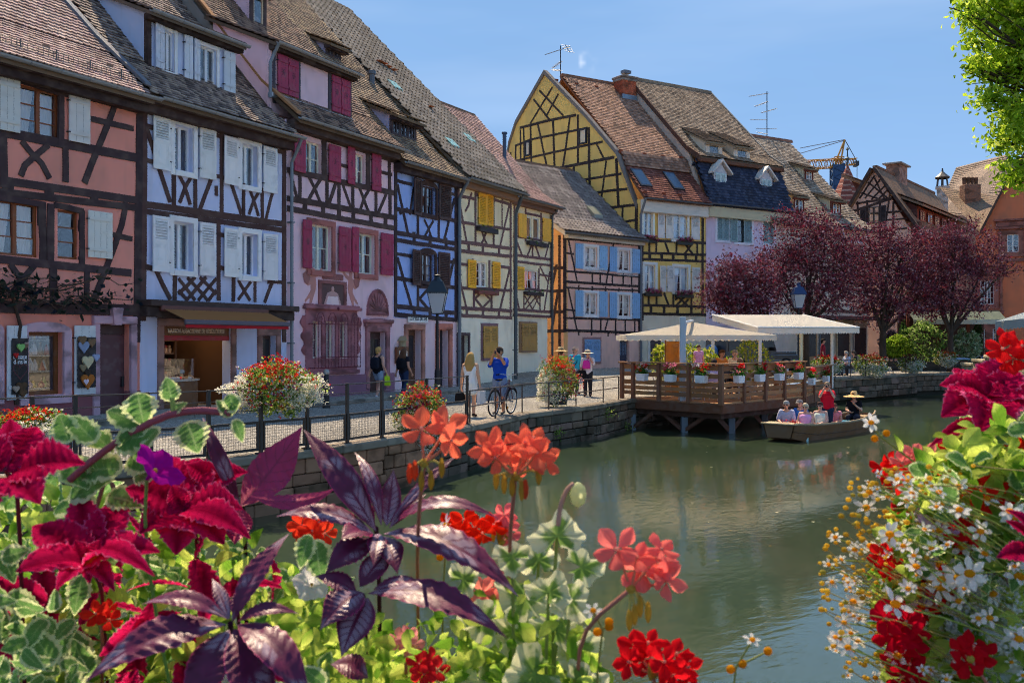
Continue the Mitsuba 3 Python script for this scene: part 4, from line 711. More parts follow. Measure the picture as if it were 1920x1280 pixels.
def flower_box(fr, r, depth, col, flowers, label, group, name='window_box', n=60):
    u0, u1, z0, z1 = r; k = thing(name, label, 'flower box', group)
    add(k + '__trough', cbox(u0, u1, depth, depth + .2, z0, z1, .015), 'paint', col, fr.M)
    b, lf = MB(), MB()
    for _ in range(n if flowers else n // 2):
        c = np.array([R.uniform(u0, u1), depth + R.uniform(-.02, .26), z1 + R.uniform(-.08, .2 if flowers else .06)])
        d = NR.normal(0, 1, (2, 3)) * .045; lf.a((np.array([c, c + d[0], c + d[0] + d[1], c + d[1]]), np.array([[0, 1, 2], [0, 2, 3]])), jit(R.choice(['#3f6a2a', '#5a7a32', '#345a2c']), .2))
        if flowers and R.random() < .7:
            c = c + [0, R.uniform(0, .06), R.uniform(0, .08)]; col_ = jit(R.choice(flowers), .12)
            for _ in range(5): d = NR.normal(0, 1, (2, 3)) * .03; b.a((np.array([c, c + d[0], c + d[0] + d[1], c + d[1]]), np.array([[0, 1, 2], [0, 2, 3]])), col_)
    add(k + '__leaves', lf, 'leaf', None, fr.M, kind='stuff')
    if flowers: add(k + '__flowers', b, 'petal', None, fr.M, kind='stuff')
    return k
flower_box(FA, FA.rect(891, 424, 925, 433), .05, '#2a2528', None, 'empty dark window box under the closed yellow shutters', None)
flower_box(FA, FA.rect(888, 543, 926, 551), .05, '#7a4238', None, 'reddish window box under the lower window of the cream house', None)
h.roof(PR, U0 + .05, U1 + .55, '#6d6252'); h.tiles(PR, U0 + .1, U1 + .5, .27, .33, 'pan', cols=('#8f8570', '#7f7662', '#a09680', '#89806e', '#998f78'), nparts=300)
add(h.P('roof__red_tile'), cat(*[(lambda q: shift(box(-.14, .14, 0, .3, 0, .03), q))(h.hit(x, y, PR) + [0, 0, .08]) for x, y in ((705, 120), (713, 124), (722, 130), (732, 136), (800, 205))]), 'tile', '#b06a44', FA.M)
for x, y in ((741, 170), (848, 278), (880, 268)): q = h.hit(x, y, PR); add(h.P('skylight_tile'), prismW([(q[1] + .18, q[2] - .02), (q[1] + .18, q[2] + .08), (q[1] - .18, q[2] + .43), (q[1] - .18, q[2] + .3)], q[0] - .3, q[0] + .3), 'gloss', '#7fa89a', FA.M)
q = h.hit(697, 152, PR); add(h.P('roof_vent'), cat(lathe([(.12, -.2), (.12, .25), (.17, .26), (.17, .4), (.001, .45)], 8, q)), 'metal', '#5a6068', FA.M)
h.gutter(U0, U1 + .5, .57, zE + .02, col='#6f7880'); shell(h, U0 + .02, U1 - .02, zE, PR, col='#b8ab92')
add(h.P('verge_board'), cat(prismW([(.5, zE - .16), (.5, zE + .1), (-8.9, zE + 9.4), (-8.9, zE + 9.14)], U1 + .5, U1 + .56)), 'timber', '#6a5a4c', FA.M)
h.pipe([[U1, .5, zE - .05], [U1 + .1, .3, zE - .4], [U1 + .12, .12, zE - .8], [U1 + .12, .12, .1]], .08, '#4a5258')
# ================================================================ small cream house, set back
B0 = at(960, 640, 46.0)[:2]; FB_ = Frame(B0, (.487, .873)); h = House('small_cream_house', 'small cream half-timbered house set back beside the corner, yellow shutters folded open', FB_, '#e2c8a6', '#6e5052')
UB = lambda x: FB_.px(x, 640)[0]; U0, U1 = UB(952), UB(1035); zE = FB_.px(962, 372)[1]; PR = [(.5, zE), (-.6, zE + .75), (-4.6, zE + 5.1)]
for r_, c, cu in (((986, 405, 997, 444), 1, None), ((1000, 408, 1011, 447), 1, None), ((982, 505, 1009, 541), 3, '#e4e4ea')): h.window(FB_.rect(*r_), c, 2 if c == 3 else 1, '#e2e2dc', deep=.1, cur=cu, room='#25252a', pair=False)
for r_, k_, hg in (((970, 399, 985, 444), 'plain', 'r'), ((1016, 408, 1031, 451), 'plain', 'l'), ((966, 499, 981, 542), 'louvre', 'r')): h.shutter(FB_.rect(*r_), k_, '#f2b83c', hinge=hg)
for r_ in ((977, 606, 991, 657), (991.3, 606, 1005, 657)): h.shutter(FB_.rect(*r_), 'louvre', '#b08a4c', slats=(.55, 1), tilt=.005)
h.surround(FB_.rect(977, 606, 1005, 657), .09, .03, '#94765a')
h.timbers('''964,378 964,592 .16; 985,392 985,452 .12; 1014,400 1014,458 .14; 1033,404 1033,592 .16; 985,400 1015,406 .12; 985,445 1015,451 .12; 962,478 1035,487 .15; 962,490 1035,498 .13; 962,580 1035,585 .15; 962,590 1035,594 .14; 962,443 985,446 .12; 962,540 1035,546 .13; 998,450 998,482 .12
967,450 978,478 .11; 988,480 999,452 .11; 1012,484 1000,453 .11; 1030,452 1021,485 .11; 966,545 973,580 .11; 1030,510 1020,583 .11; 1010,504 1010,545 .13; 982,547 982,582 .12; 1012,547 1012,584 .12; 984,556 998,580; 998,549 1010,570; 1010,556 998,580; 984,570 998,549; 984,580 1010,551; 1012,515 1033,518 .11; 1012,500 1028,530 .09''', w=.07)
zg_ = FB_.px(990, 594)[1]; h.panel(U0, U1, zg_, zE); h.panel(U0, U1 - .35, -.3, zg_, '#dccdb8', d0=-.4, d1=-.08, part='ground_floor_wall'); h.panel(U0, U1, zE - .3, zE - .02, '#7a5c50', d0=.0, d1=.3, part='cornice', mat='timber')
flower_box(FB_, FB_.rect(985, 451, 1021, 459), .05, '#30282c', None, 'dark empty window box on the small cream house', None); flower_box(FB_, FB_.rect(981, 546, 1012, 553), .05, '#3a3034', None, 'dark wrought window box over the lattice timbers', None)
h.roof(PR, U0 - 1, U1 + .25, '#8a6c58'); h.tiles(PR, U0 - 1, U1 + .2, .17, .16, cols=('#b09080', '#a08474', '#bb9c88', '#957a6a', '#a88c7a'), shape='flat')
h.gutter(U0, U1 + .3, .57, zE + .02, col='#6f7880'); shell(h, U0, U1, zE, PR, col='#b8ab92'); h.pipe([[U1 - .2, .4, zE - .1], [U1 - .2, .12, zE - .4], [U1 - .2, .12, .3]], .06, '#4a5258')
add(h.P('flue'), cat(lathe([(.1, -.6), (.1, 1.3), (.001, 1.32)], 8, h.hit(946, 300, PR)), lathe([(.14, 1.3), (.14, 1.38), (.001, 1.4)], 8, h.hit(946, 300, PR))), 'metal', '#3c5068', FB_.M)
# ================================================================ salmon house with blue shutters
C0 = np.array([2.7, 52.0]); FC = Frame(C0, (.73, .68)); h = House('salmon_house', 'low salmon half-timbered house with light blue shutters and a pan-tiled roof', FC, '#efb09c', '#33292c')
U0, U1 = 0.0, FC.px(1201, 640)[0]; zE = FC.px(1060, 437)[1]; PR = [(.5, zE), (-.8, zE + .75), (-5.2, zE + 4.6)]
BS = '#8dbbe4'
for r_ in ((1096, 462, 1119, 501), (1159, 468, 1181, 507), (1096, 549, 1119, 590), (1159, 552, 1181, 593)):
    r_ = FC.rect(*r_); h.window(r_, 2, 3, '#ecece8', cur='#e6e2dc', deep=.12, room='#33262a', cdrop=.9); h.surround(r_, .14, .05, '#e4e6ea')
    for a in (0, 1): w_ = .62; q = (r_[0] - .16 - w_, r_[0] - .16, r_[2] - .1, r_[3] + .12) if not a else (r_[1] + .16, r_[1] + .16 + w_, r_[2] - .1, r_[3] + .12); h.shutter(q, 'plain', BS, hinge='r' if not a else 'l', tilt=.04)
for r_ in ((1095, 636, 1109, 678), (1109.4, 636, 1124, 678)): h.shutter(FC.rect(*r_), 'louvre', '#84aad0', tilt=.005, slats=(.5, 1))
h.surround(FC.rect(1095, 636, 1124, 678), .12, .03, '#9c7470')
h.timbers('''1059,438 1059,622 .2; 1198,455 1198,622 .16; 1057,447 1200,460 .14; 1057,508 1200,519 .12; 1057,528 1200,537 .15; 1057,539 1200,545 .1; 1057,596 1200,600 .12; 1057,619 1200,624 .16; 1065,447 1082,528 .1; 1150,455 1136,530 .1; 1110,510 1110,530; 1125,510 1125,532; 1148,516 1148,533; 1168,512 1168,534; 1184,514 1184,535
1075,476 1060,474 .1; 1065,540 1082,620 .1; 1109,598 1109,628; 1126,598 1126,620; 1140,598 1134,620; 1154,598 1154,628; 1172,598 1172,622; 1190,598 1190,622; 1057,580 1080,582 .1; 1085,535 1085,544; 1110,537 1110,545; 1135,538 1135,546; 1160,540 1160,547; 1185,541 1185,548; 1085,620 1085,628; 1140,622 1140,630''', w=.1)
d1 = FC.rect(1162, 638, 1180, 695); d1 = (*d1[:2], -.2, d1[3]); h.cut(d1); add(h.P('door'), box(d1[0], d1[1], -.25, -.2, 0, d1[3]), 'paint', '#34364a', FC.M); add(h.P('door__grille'), cat(*[rod((u, -.18, 1.2), (u, -.18, d1[3] - .1), .015, 4) for u in np.linspace(d1[0] + .1, d1[1] - .1, 5)]), 'metal', '#90a8c0', FC.M)
h.panel(U0, U1, -.3, zE, '#eaaa9a')
h.panel(U0, U1, zE - .26, zE - .02, '#d8cdb8', d0=.0, d1=.34, part='cornice', mat='paint')
FS = Frame(C0 + np.array([-.73, -.68]) * 0 + np.array([-.68, .73]) * 2.0, (.68, -.73)); add(h.P('flank_wall'), prism(Polygon([(0, -.3), (2.0, -.3), (2.0, zE), (1.2, zE + .7), (0, zE + 1.8)]), -.3, 0), 'plaster', '#eda168', FS.M)
for a, b_ in (((1.7, -.2), (1.7, zE - .1)), ((.3, 2.5), (2, 2.5)), ((.3, 4.6), (2, 4.6)), ((1.1, 2.5), (1.6, 4.6)), ((1.1, 4.7), (1.5, 6)), ((.3, 3.5), (2, 3.5)), ((.3, 5.8), (2, 5.8))): add(h.P('timber'), beamish(a, b_, .16, -.02, .03), 'timber', '#3a2c2c', FS.M)
h.roof(PR, U0 - .4, U1 + .1, '#7a7060'); h.tiles(PR, U0 - .4, U1, .27, .32, 'pan', cols=('#8a8276', '#7a7268', '#968e80', '#827a6e'), nparts=200)
add(h.P('verge_board'), cat(prismW([(.5, zE - .2), (.5, zE + .06), (-.8, zE + .8), (-5.2, zE + 4.66), (-5.2, zE + 4.4), (-.8, zE + .54)], U0 - .46, U0 - .4)), 'paint', '#d8cdb8', FC.M)
h.gutter(U0 - .4, U1, .57, zE + .02, col='#6f7880'); shell(h, U0, U1, zE, PR, col='#d0a080'); q = h.hit(1115, 407, PR); add(h.P('skylight'), prismW([(q[1] + .3, q[2] - .1), (q[1] + .3, q[2] + .12), (q[1] - .3, q[2] + .65), (q[1] - .3, q[2] + .4)], q[0] - .35, q[0] + .35), 'gloss', '#8a8a7a', FC.M)
for r_ in ((1094, 503, 1128, 509), (1157, 510, 1190, 516)): r_ = FC.rect(*r_); add(h.P('balcony_rail'), cat(*[box(r_[0], r_[1], .22, .25, z, z + .025) for z in (r_[2], r_[3])], *[box(u, u + .02, .22, .25, r_[2], r_[3]) for u in np.linspace(r_[0], r_[1], 9)], *[box(u, u + .03, 0, .24, r_[2], r_[2] + .03) for u in r_[:2]]), 'metal', '#d8d8d4', FC.M)
# ================================================================ yellow house with the big gable
Y0 = np.array([7.25, 56.3]); FY = Frame(Y0, (.844, .536)); FG = Frame(Y0 + np.array([-.664, .747]) * 14, (.664, -.747))
h = House('yellow_house', 'tall yellow half-timbered house with a big side gable and red-brown roof', FY, '#eab064', '#3a2f2c')
U0, U1 = 0.0, FY.px(1323, 640)[0]
gpt = [(1195, 392), (1165, 312), (1157, 290), (1100, 222), (1022, 140), (968, 235), (955, 275), (949, 320)]
gp_ = [FG.px(*p) for p in gpt]
gable = Polygon([(gp_[0][0], -.3), *[tuple(p) for p in gp_], (gp_[-1][0] - .3, -.3)])
add(h.P('gable_wall'), prism(gable, -.3, 0), 'plaster', '#eab064', FG.M)
h.timbers('''1012,170 1056,217; 1001,187 1030,224; 1036,164 995,231; 1047,177 1026,215
1080,216 1030,226 975,240 .18; 1102,240 995,262 966,274 .15; 1130,266 1037,286 962,303 .15; 1152,295 1060,313 980,330 .2; 1165,326 1065,342 .16; 1176,354 1110,362 .16; 1194,384 1132,391 .18
1037,226 1040,316 .18; 1069,220 1056,313 .15; 1084,216 1084,306 .15; 995,236 997,328 .15; 1009,234 1027,320 .14; 1104,240 1106,358 .2; 1119,270 1132,297 .13; 1156,298 1160,386 .2; 1137,302 1126,386 .14; 1076,312 1077,345 .16; 1044,320 1049,342 .13; 982,240 984,328 .14; 976,244 977,324 .11; 967,272 967,316 .12; 958,286 958,312 .11; 1193,385 1193,440 .2; 1150,390 1149,440 .15; 1168,390 1166,430 .15; 1195,412 1120,425 .16''', w=.13, fr=FG)
for r_ in ((1086, 243, 1101, 272), (985, 266, 995, 294)):
    h.holes = []; h.window(FG.rect(*r_), 1, 1, '#2c2422', deep=-.03, fr=FG, hole=False, room='#12161c', fw=.1)
zE = FY.px(1200, 373)[1]; gz = lambda i: FG.M  # roof profile from the gable's right edge
def wy(p): q = FG.w3(p[0], 0, p[1]); d = q[:2] - FY.o; return (float(d @ FY.n), p[1])
PR = [(.45, zE + .02)] + [wy(gp_[i]) for i in (1, 2, 4)]; PR = [PR[0], (PR[1][0], PR[1][1] + .05), (PR[2][0] + .1, PR[2][1] + .05), (PR[3][0], PR[3][1] + .1)]
skew = (.664 * .844 - .747 * .536)       # the gable is not quite square to the front
def skewed(prof): return prof
RC = ('#a27e60', '#8c6a50', '#ae8a6c', '#7e644e', '#987860')
h.roof(PR, U0 - .05, U1 + .05, '#7a5644'); 
h.tiles(PR[:2], U0, U1, .19, .19, cols=('#7c4c3a', '#704232', '#885644', '#683e30'), shape='flat'); s_ = PR[1:]
h.tiles([(PR[1][0] + .12, PR[1][1] - .02), *PR[2:]], U0, U1, .19, .19, cols=RC, shape='flat')
add(h.P('gable_verge'), cat(*[hull([FG.w3(*a, ) for a in ()] or [np.r_[p[0], w, p[1]] for p in (gp_[i], gp_[i + 1]) for w in (-.2, .12)] + [np.r_[p[0], w, p[1] + .28] for p in (gp_[i], gp_[i + 1]) for w in (-.2, .12)]) for i in range(7)]), 'timber', '#7d7670', FG.M)
bk = [wy(gp_[i]) for i in (4, 5, 7)]; add(h.P('rear_roof'), prismW([bk[0], bk[1], bk[2], (bk[2][0] + .2, bk[2][1] - .1), (bk[1][0] + .2, bk[1][1] - .2), (bk[0][0], bk[0][1] - .2)], U0, U1), 'tile', '#7a5644', FY.M)
r = PR[-1]; add(h.P('ridge'), cat(*[prismW([(r[0] - .2, r[1] - .05), (r[0] - .12, r[1] + .14), (r[0] + .12, r[1] + .14), (r[0] + .2, r[1] - .05)], u, u + .36) for u in np.arange(U0, U1, .38)]), 'tile', '#94664c', FY.M)
for r_ in ((1202, 321, 1224, 351), (1264, 327, 1284, 357)):
    q = h.hit(r_[0] - 2, r_[3], PR); q2 = h.hit(r_[0] - 8, r_[1], PR); k = h.P('skylight'); k = numbered(k); dd = np.array([q2[1] - q[1], q2[2] - q[2]]); nn = np.array([dd[1], -dd[0]]) / np.linalg.norm(dd)
    P_ = lambda u, t, o: (u, q[1] + dd[0] * t + nn[0] * o, q[2] + dd[1] * t + nn[1] * o)
    u0, u1 = q[0], q[0] + .85
    add(k + '__frame', hull([P_(u, t, o) for u in (u0, u1) for t in (0, 1) for o in (0, .17)]), 'metal', '#3a4048', FY.M); add(k + '__pane', hull([P_(u, t, o) for u in (u0 + .1, u1 - .1) for t in (.07, .93) for o in (.171, .178)]), 'gloss', '#27425f', FY.M)
for x, y in ((1043, 155), (1080, 162), (1118, 167), (1157, 174), (1163, 288), (1208, 293), (1242, 297), (1276, 300), (1209, 365), (1244, 368), (1274, 370)): q = h.hit(x, y, PR); add(h.P('vent_tile'), hull([q + d for d in ([-.12, .04, 0], [.12, .04, 0], [-.12, .08, .2], [.12, .08, .2], [-.1, -.25, .1], [.1, -.25, .1])]), 'tile', '#8a4a34', FY.M)
ck = 'yellow_house__chimney'; q = h.hit(1180, 188, PR); c0 = (q[0], q[1] - .35)
add(ck, cbox(c0[0] - .62, c0[0] + .5, c0[1] - .45, c0[1] + .45, q[2] - 1.5, FY.off(q[1]).px(1178, 152)[1], .02), 'stone', '#b5654a', FY.M); zt = FY.off(q[1]).px(1178, 152)[1]
b = MB()
for i in range(22):
    z = q[2] - 1.4 + i * .125
    if z > zt - .1: break
    for j in range(5): b.a(box(c0[0] - .63 + .225 * j + .01 * (i % 2), c0[0] - .63 + .225 * j + .2, c0[1] + .44, c0[1] + .463, z, z + .1), jit('#b8664a', .2)).a(box(c0[0] - .64, c0[0] - .61, c0[1] - .45 + .18 * j, c0[1] - .45 + .18 * j + .16, z, z + .1), jit('#a85c44', .2))
add(ck + '__brick', b, 'stone', None, FY.M, kind='stuff')
add(ck + '__crown', cat(cbox(c0[0] - .7, c0[0] + .58, c0[1] - .53, c0[1] + .53, zt - .02, zt + .16, .03), cbox(c0[0] - .74, c0[0] + .62, c0[1] - .57, c0[1] + .57, zt + .16, zt + .3, .03)), 'stone', '#9a8e84', FY.M)
add(ck + '__pot', cat(box(c0[0] - .05, c0[0] + .05, c0[1] - .05, c0[1] + .05, zt + .3, zt + .6), box(c0[0] - .28, c0[0] + .28, c0[1] - .2, c0[1] + .2, zt + .55, zt + .75)), 'metal', '#6d7078', FY.M); add(ck + '__flashing', box(c0[0] - .66, c0[0] + .54, c0[1] + .4, c0[1] + .5, q[2] - .2, q[2] + .3), 'metal', '#7f93a4', FY.M)
for r_ in ((1206, 396, 1223, 444), (1262, 400, 1288, 448), (1208, 496, 1228, 545), (1264, 500, 1290, 546)): r_ = FY.rect(*r_); h.window(r_, 2, 3, '#e8e4d8', cur='#d4e2ec', deep=.1, room='#2a343c'); h.surround(r_, .16, .05, '#eeeade')
for r_, hg in (((1232, 397, 1245, 446), 'r'), ((1247, 398, 1260, 447), 'l'), ((1295, 402, 1310, 449), 'l'), ((1236, 498, 1248, 547), 'r'), ((1250, 498, 1262, 547), 'l'), ((1296, 501, 1311, 548), 'l')): h.shutter(FY.rect(*r_), 'louvre', '#e6dfd4', hinge=hg, slats=(.5, 1))
h.timbers('''1204,385 1204,600 .2; 1204,450 1323,456 .18; 1204,474 1323,478 .16; 1204,486 1323,490 .16; 1204,572 1323,575 .16; 1204,588 1323,590 .18; 1317,390 1317,590 .2; 1217,450 1217,474; 1230,452 1230,475; 1246,452 1254,476; 1268,453 1268,477; 1282,454 1300,478; 1300,454 1282,478; 1307,455 1307,478; 1218,476 1218,487 .2; 1240,477 1240,488 .2; 1262,477 1262,489 .2; 1285,478 1285,490 .2; 1305,479 1305,490 .2
1216,548 1216,573; 1231,549 1231,574; 1245,549 1254,574; 1262,549 1262,574; 1266,552 1290,574; 1290,550 1266,574; 1278,549 1266,562; 1278,574 1290,562; 1296,550 1296,574; 1220,574 1220,588 .2; 1245,575 1245,589 .2; 1270,575 1270,589 .2; 1296,575 1296,590 .2''', w=.14)
h.panel(U0, U1, -.3, FY.px(1250, 589)[1], '#cfc5ae', part='ground_floor_wall'); h.panel(U0, U1, FY.px(1250, 589)[1], zE); h.panel(U0, U1, zE - .75, zE - .02, '#ddd6c6', d0=0, d1=.3, part='cornice', mat='paint') if False else add(h.P('cornice'), cbox(U0, U1, 0, .3, zE - .75, zE - .02, .04), 'paint', '#ddd6c6', FY.M)
h.gutter(U0, U1, .55, zE + .02, col='#5f6a74'); h.pipe([[.0, .5, zE], [-.05, .12, zE - .9], [-.05, .12, .4]], .07, '#6c747c')
add(h.P('door'), box(*[FY.rect(1218, 622, 1238, 692)[i] for i in (0, 1)], 0, .05, .2, FY.px(1218, 622)[1]), 'paint', '#4a4044', FY.M); h.surround((*FY.rect(1218, 622, 1238, 692)[:2], .2, FY.px(1218, 622)[1]), .16, .06, '#d8d4c8')
add(h.P('end_wall'), prismW([(-.28, -.3), *[(a, b_ - .1) for a, b_ in PR[1:]], (2 * PR[-1][0], zE), (2 * PR[-1][0], -.3)], U1 - .3, U1 - .02), 'plaster', '#c9b183', FY.M)
PF = ['#b03a6a', '#c84a80', '#a02a4a', '#d06a90']
for i, r_ in enumerate(((1203, 449, 1228, 455), (1266, 452, 1294, 459), (1206, 549, 1236, 555), (1264, 552, 1296, 558))): flower_box(FY, FY.rect(*r_), .05, '#3a3a34', PF, ('pink hanging geraniums on the %s sill of the yellow house, %s' % (('upper', 'lower')[i // 2], ('left window', 'right window')[i % 2])), None, n=120)
# ================================================================ mauve house, slate mansard
h = House('mauve_house', 'pale mauve house with grey-green shutters under a dark slate mansard', FY, '#cdbac8', '#54423e')
U0, U1 = FY.px(1324, 640)[0], FY.px(1481, 640)[0]; zE = FY.px(1340, 384)[1]
q1 = FY.off(-1.0).px(1312, 308)[1]; PR1 = [(.35, zE), (-1.0, zE + 2.3 + .4), (-1.25, q1)]; ZR = wy(gp_[4])[1] - .6; PR2 = [(-.5, zE + 2.9), (-1.6, zE + 3.6), (-7.2, zE + 9.0)]
h.roof(PR1, U0, U1, '#2a3140'); h.tiles([(.35, zE), (-.95, zE + 2.95)], U0, U1, .22, .2, cols=('#2f3848', '#38414f', '#283140', '#424a58'), shape='flat'); h.roof(PR2, U0 - .02, U1, '#6a5a48'); h.tiles(PR2, U0, U1, .19, .18, cols=('#8f7f66', '#7d6e58', '#a08f72', '#746450'), shape='flat')
r = PR2[-1]; add(h.P('ridge'), cat(*[prismW([(r[0] - .2, r[1] - .05), (r[0] - .12, r[1] + .16), (r[0] + .12, r[1] + .16), (r[0] + .2, r[1] - .05)], u, u + .36) for u in np.arange(U0, U1, .38)]), 'tile', '#9a8268', FY.M)
for u in (U0 + .12, U1 - .12): add(h.P('side_wall'), prismW([(-.28, -.3), (-.28, zE), (-1.3, zE + 2.8), *[(a, b_ - .15) for a, b_ in PR2[1:]], (-14, zE), (-14, -.3)], u - .1, u + .1), 'plaster', '#b8a898', FY.M)
add(h.P('rear_roof'), prismW([PR2[-1], (-14.4, zE + .3), (-14.4, zE), (PR2[-1][0], PR2[-1][1] - .2)], U0, U1), 'tile', '#6a5a48', FY.M); add(h.P('ridge_gable_trim'), prismW([(a, b_ + .02) for a, b_ in PR2] + [(a, b_ + .2) for a, b_ in PR2[::-1]], U1 - .04, U1 + .08), 'paint', '#8a8478', FY.M); add(h.P('verge_board'), prismW([(a, b_ - .2) for a, b_ in PR2] + [(a, b_ + .14) for a, b_ in PR2[::-1]], U0 - .1, U0 + .02), 'timber', '#5a4034', FY.M)
add(h.P('eave_board'), cbox(U0, U1, -.98, -.45, zE + 2.62, zE + 2.84, .02), 'timber', '#6d4834', FY.M); h.gutter(U0, U1, .45, zE + .02, col='#5f6a74')
h.panel(U0, U1, zE - .75, zE - .02, '#cfc39c', d0=0, d1=.28, part='cornice', mat='paint')
for r_ in ((1344, 405, 1367, 450), (1379, 409, 1409, 454), (1431, 414, 1451, 456), (1344, 500, 1367, 545), (1395, 500, 1410, 545)):
    r_ = FY.rect(*r_); h.window(r_, 2, 3, '#30363a', deep=.12, room='#0c0c0e'); h.surround(r_, .15, .05, '#ece8ea'); m_ = (r_[0] + r_[1]) / 2; op = abs(r_[0] - FY.px(1379, 409)[0]) < .2
    h.shutter((r_[0] - (.5 if op else 0), (r_[0] + .1 if op else m_ - .01), r_[2], r_[3]), 'louvre', '#93aeae', w0=.06 if op else .0, tilt=.004); h.shutter((m_ + .01, r_[1], r_[2], r_[3]), 'louvre', '#93aeae', w0=.0, hinge='r', tilt=.004)
h.panel(U0, U1, -.3, zE)
for x0, x1, yb, yt in ((1339, 1363, 366, 322), (1425, 1448, 376, 334)):
    fd = FY.off(-.25); u0, u1 = fd.px(x0, yb)[0], fd.px(x1, yb)[0]; z0, z1 = fd.px(x0, yb)[1], fd.px(x0, yt)[1]; k = numbered(h.P('gabled_dormer')); um = (u0 + u1) / 2
    add(k + '__front', prism([(u0, z0), (u1, z0), (u1, z1), (um, z1 + .62), (u0, z1)], -.9, 0), 'paint', '#c8c8cc', fd.M); add(k + '__roof', cat(*[hull([(a, w, b_) for w in (-1.3, .22) for a, b_ in ((um, z1 + .66), (um, z1 + .8), (um + s_ * ((u1 - u0) / 2 + .3), z1 - .12), (um + s_ * ((u1 - u0) / 2 + .3), z1 - .0))]) for s_ in (-1, 1)]), 'paint', '#d8d0c4', fd.M)
    s2, f2 = h.k, h.fr; h.k, h.fr = k, fd; h.shutter((u0 + .1, um - .01, z0 + .1, z1 - .04), 'louvre', '#c3dada', w0=.0, tilt=.01); h.shutter((um + .01, u1 - .1, z0 + .1, z1 - .04), 'louvre', '#c3dada', w0=.0, hinge='r', tilt=.01); h.k, h.fr = s2, f2
    add(k + '__sill', hull([(a, w, z) for a in (u0 - .1, u1 + .1) for w, z in ((0, z0 + .02), (.12, z0), (.5, z0 - .3), (.3, z0 - .35))]), 'paint', '#d8dada', fd.M)
for x, y in ((1326, 289), (1379, 297)):
    q = h.hit(x, y, PR2, a=-.5); z0 = q[2] - .2; k, fd = h.dormer(q[1], q[0] - .1, q[0] + 1.25, z0, z0 + .95, PR2, '#b8ae9a', ('#8f7f66', '#7d6e58'), pitch=.5, over=.25, fascia='#a89a84'); s2, f2 = h.k, h.fr; h.k, h.fr = k, fd; hh = h.holes; h.holes = []
    h.window((q[0] + .15, q[0] + 1.0, z0 + .15, z0 + .8), 1, 1, '#c9c2b4', deep=.06, room='#0e0c0c', fw=.07); h.panel(q[0] - .1, q[0] + 1.25, z0 - .3, z0 + .95, '#c9bfae', d0=-.1); h.k, h.fr, h.holes = s2, f2, hh
# ================================================================ brown-roofed house with four dormers
h = House('dormer_house', 'half-timbered house behind the purple trees with four dormers in a brown roof', FY, '#d6c4ae', '#5f4038')
U0, U1 = FY.px(1482, 640)[0], FY.px(1628, 640)[0]; zE = FY.px(1620, 436)[1] + .1; r3 = FY.off(-7).px(1500, 270)[1]; PR = [(.6, zE), (-.6, zE + .75), (-7.0, r3)]
h.roof(PR, U0 - 2.0, U1, '#6f6050'); h.tiles(PR, U0 - 2.0, U1, .2, .2, cols=('#968a72', '#84775f', '#a69a80', '#7a6d5a'), shape='flat'); h.gutter(U0, U1, .66, zE, col='#5f6a74')
r = PR[-1]; add(h.P('ridge'), cat(*[prismW([(r[0] - .2, r[1] - .05), (r[0] - .12, r[1] + .16), (r[0] + .12, r[1] + .16), (r[0] + .2, r[1] - .05)], u, u + .36) for u in np.arange(U0 - 2, U1, .38)]), 'tile', '#9a6a54', FY.M)
shell(h, U0 - 2, U1, zE, PR, col='#b8a898'); h.panel(U0 - 1.5, U1, -.3, zE)
for (x0, x1, yb, yt, c) in ((1509, 1525, 340, 316, '#b5b49c'), (1488, 1508, 402, 368, '#d0b888'), (1559, 1577, 404, 376, '#b5b49c')):
    q = h.hit(x0, yb, PR); fd = FY.off(q[1]); u0, u1 = fd.px(x0, yb)[0], fd.px(x1, yb)[0]; z0 = q[2]; z1 = fd.px(x0, yt)[1]
    k, fd = h.dormer(q[1], u0, u1, z0, z1, PR, c, ('#84775f', '#968a72'), pitch=.36, over=.4, fascia='#6d3a30'); s2, f2, hh = h.k, h.fr, h.holes; h.k, h.fr, h.holes = k, fd, []
    h.window((u0 + .15, u1 - .15, z0 + .15, z1 - .15), 2, 2, '#e2e0d8', deep=.05, room='#1c2026'); h.panel(u0, u1, z0 - .5, z1, '#6d3a32', d0=-.12, mat='timber'); h.k, h.fr, h.holes = s2, f2, hh
fd = FY.off(h.hit(1487, 402, PR)[1]); flower_box(fd, fd.rect(1489, 397, 1508, 402), .03, '#4a2a20', ['#a01c2c', '#c02838'], 'red geraniums on the sill of the lowest left dormer', None, n=50)
for (x0, x1, y0, y1) in ((1596, 1616, 455, 492), (1500, 1520, 450, 490)): r_ = FY.rect(x0, y0, x1, y1); h.window(r_, 2, 2, '#e4e4e0', deep=.1, hole=False); h.surround(r_, .14, .05, '#dcdce0')
h.timbers('1482,440 1628,452 .2; 1482,536 1628,544 .2; 1482,580 1628,586 .2; 1500,540 1500,584; 1530,540 1530,584; 1556,540 1580,584; 1580,541 1556,584; 1600,541 1600,585; 1606,541 1625,585; 1625,542 1606,585', w=.16, col='#7a5550')
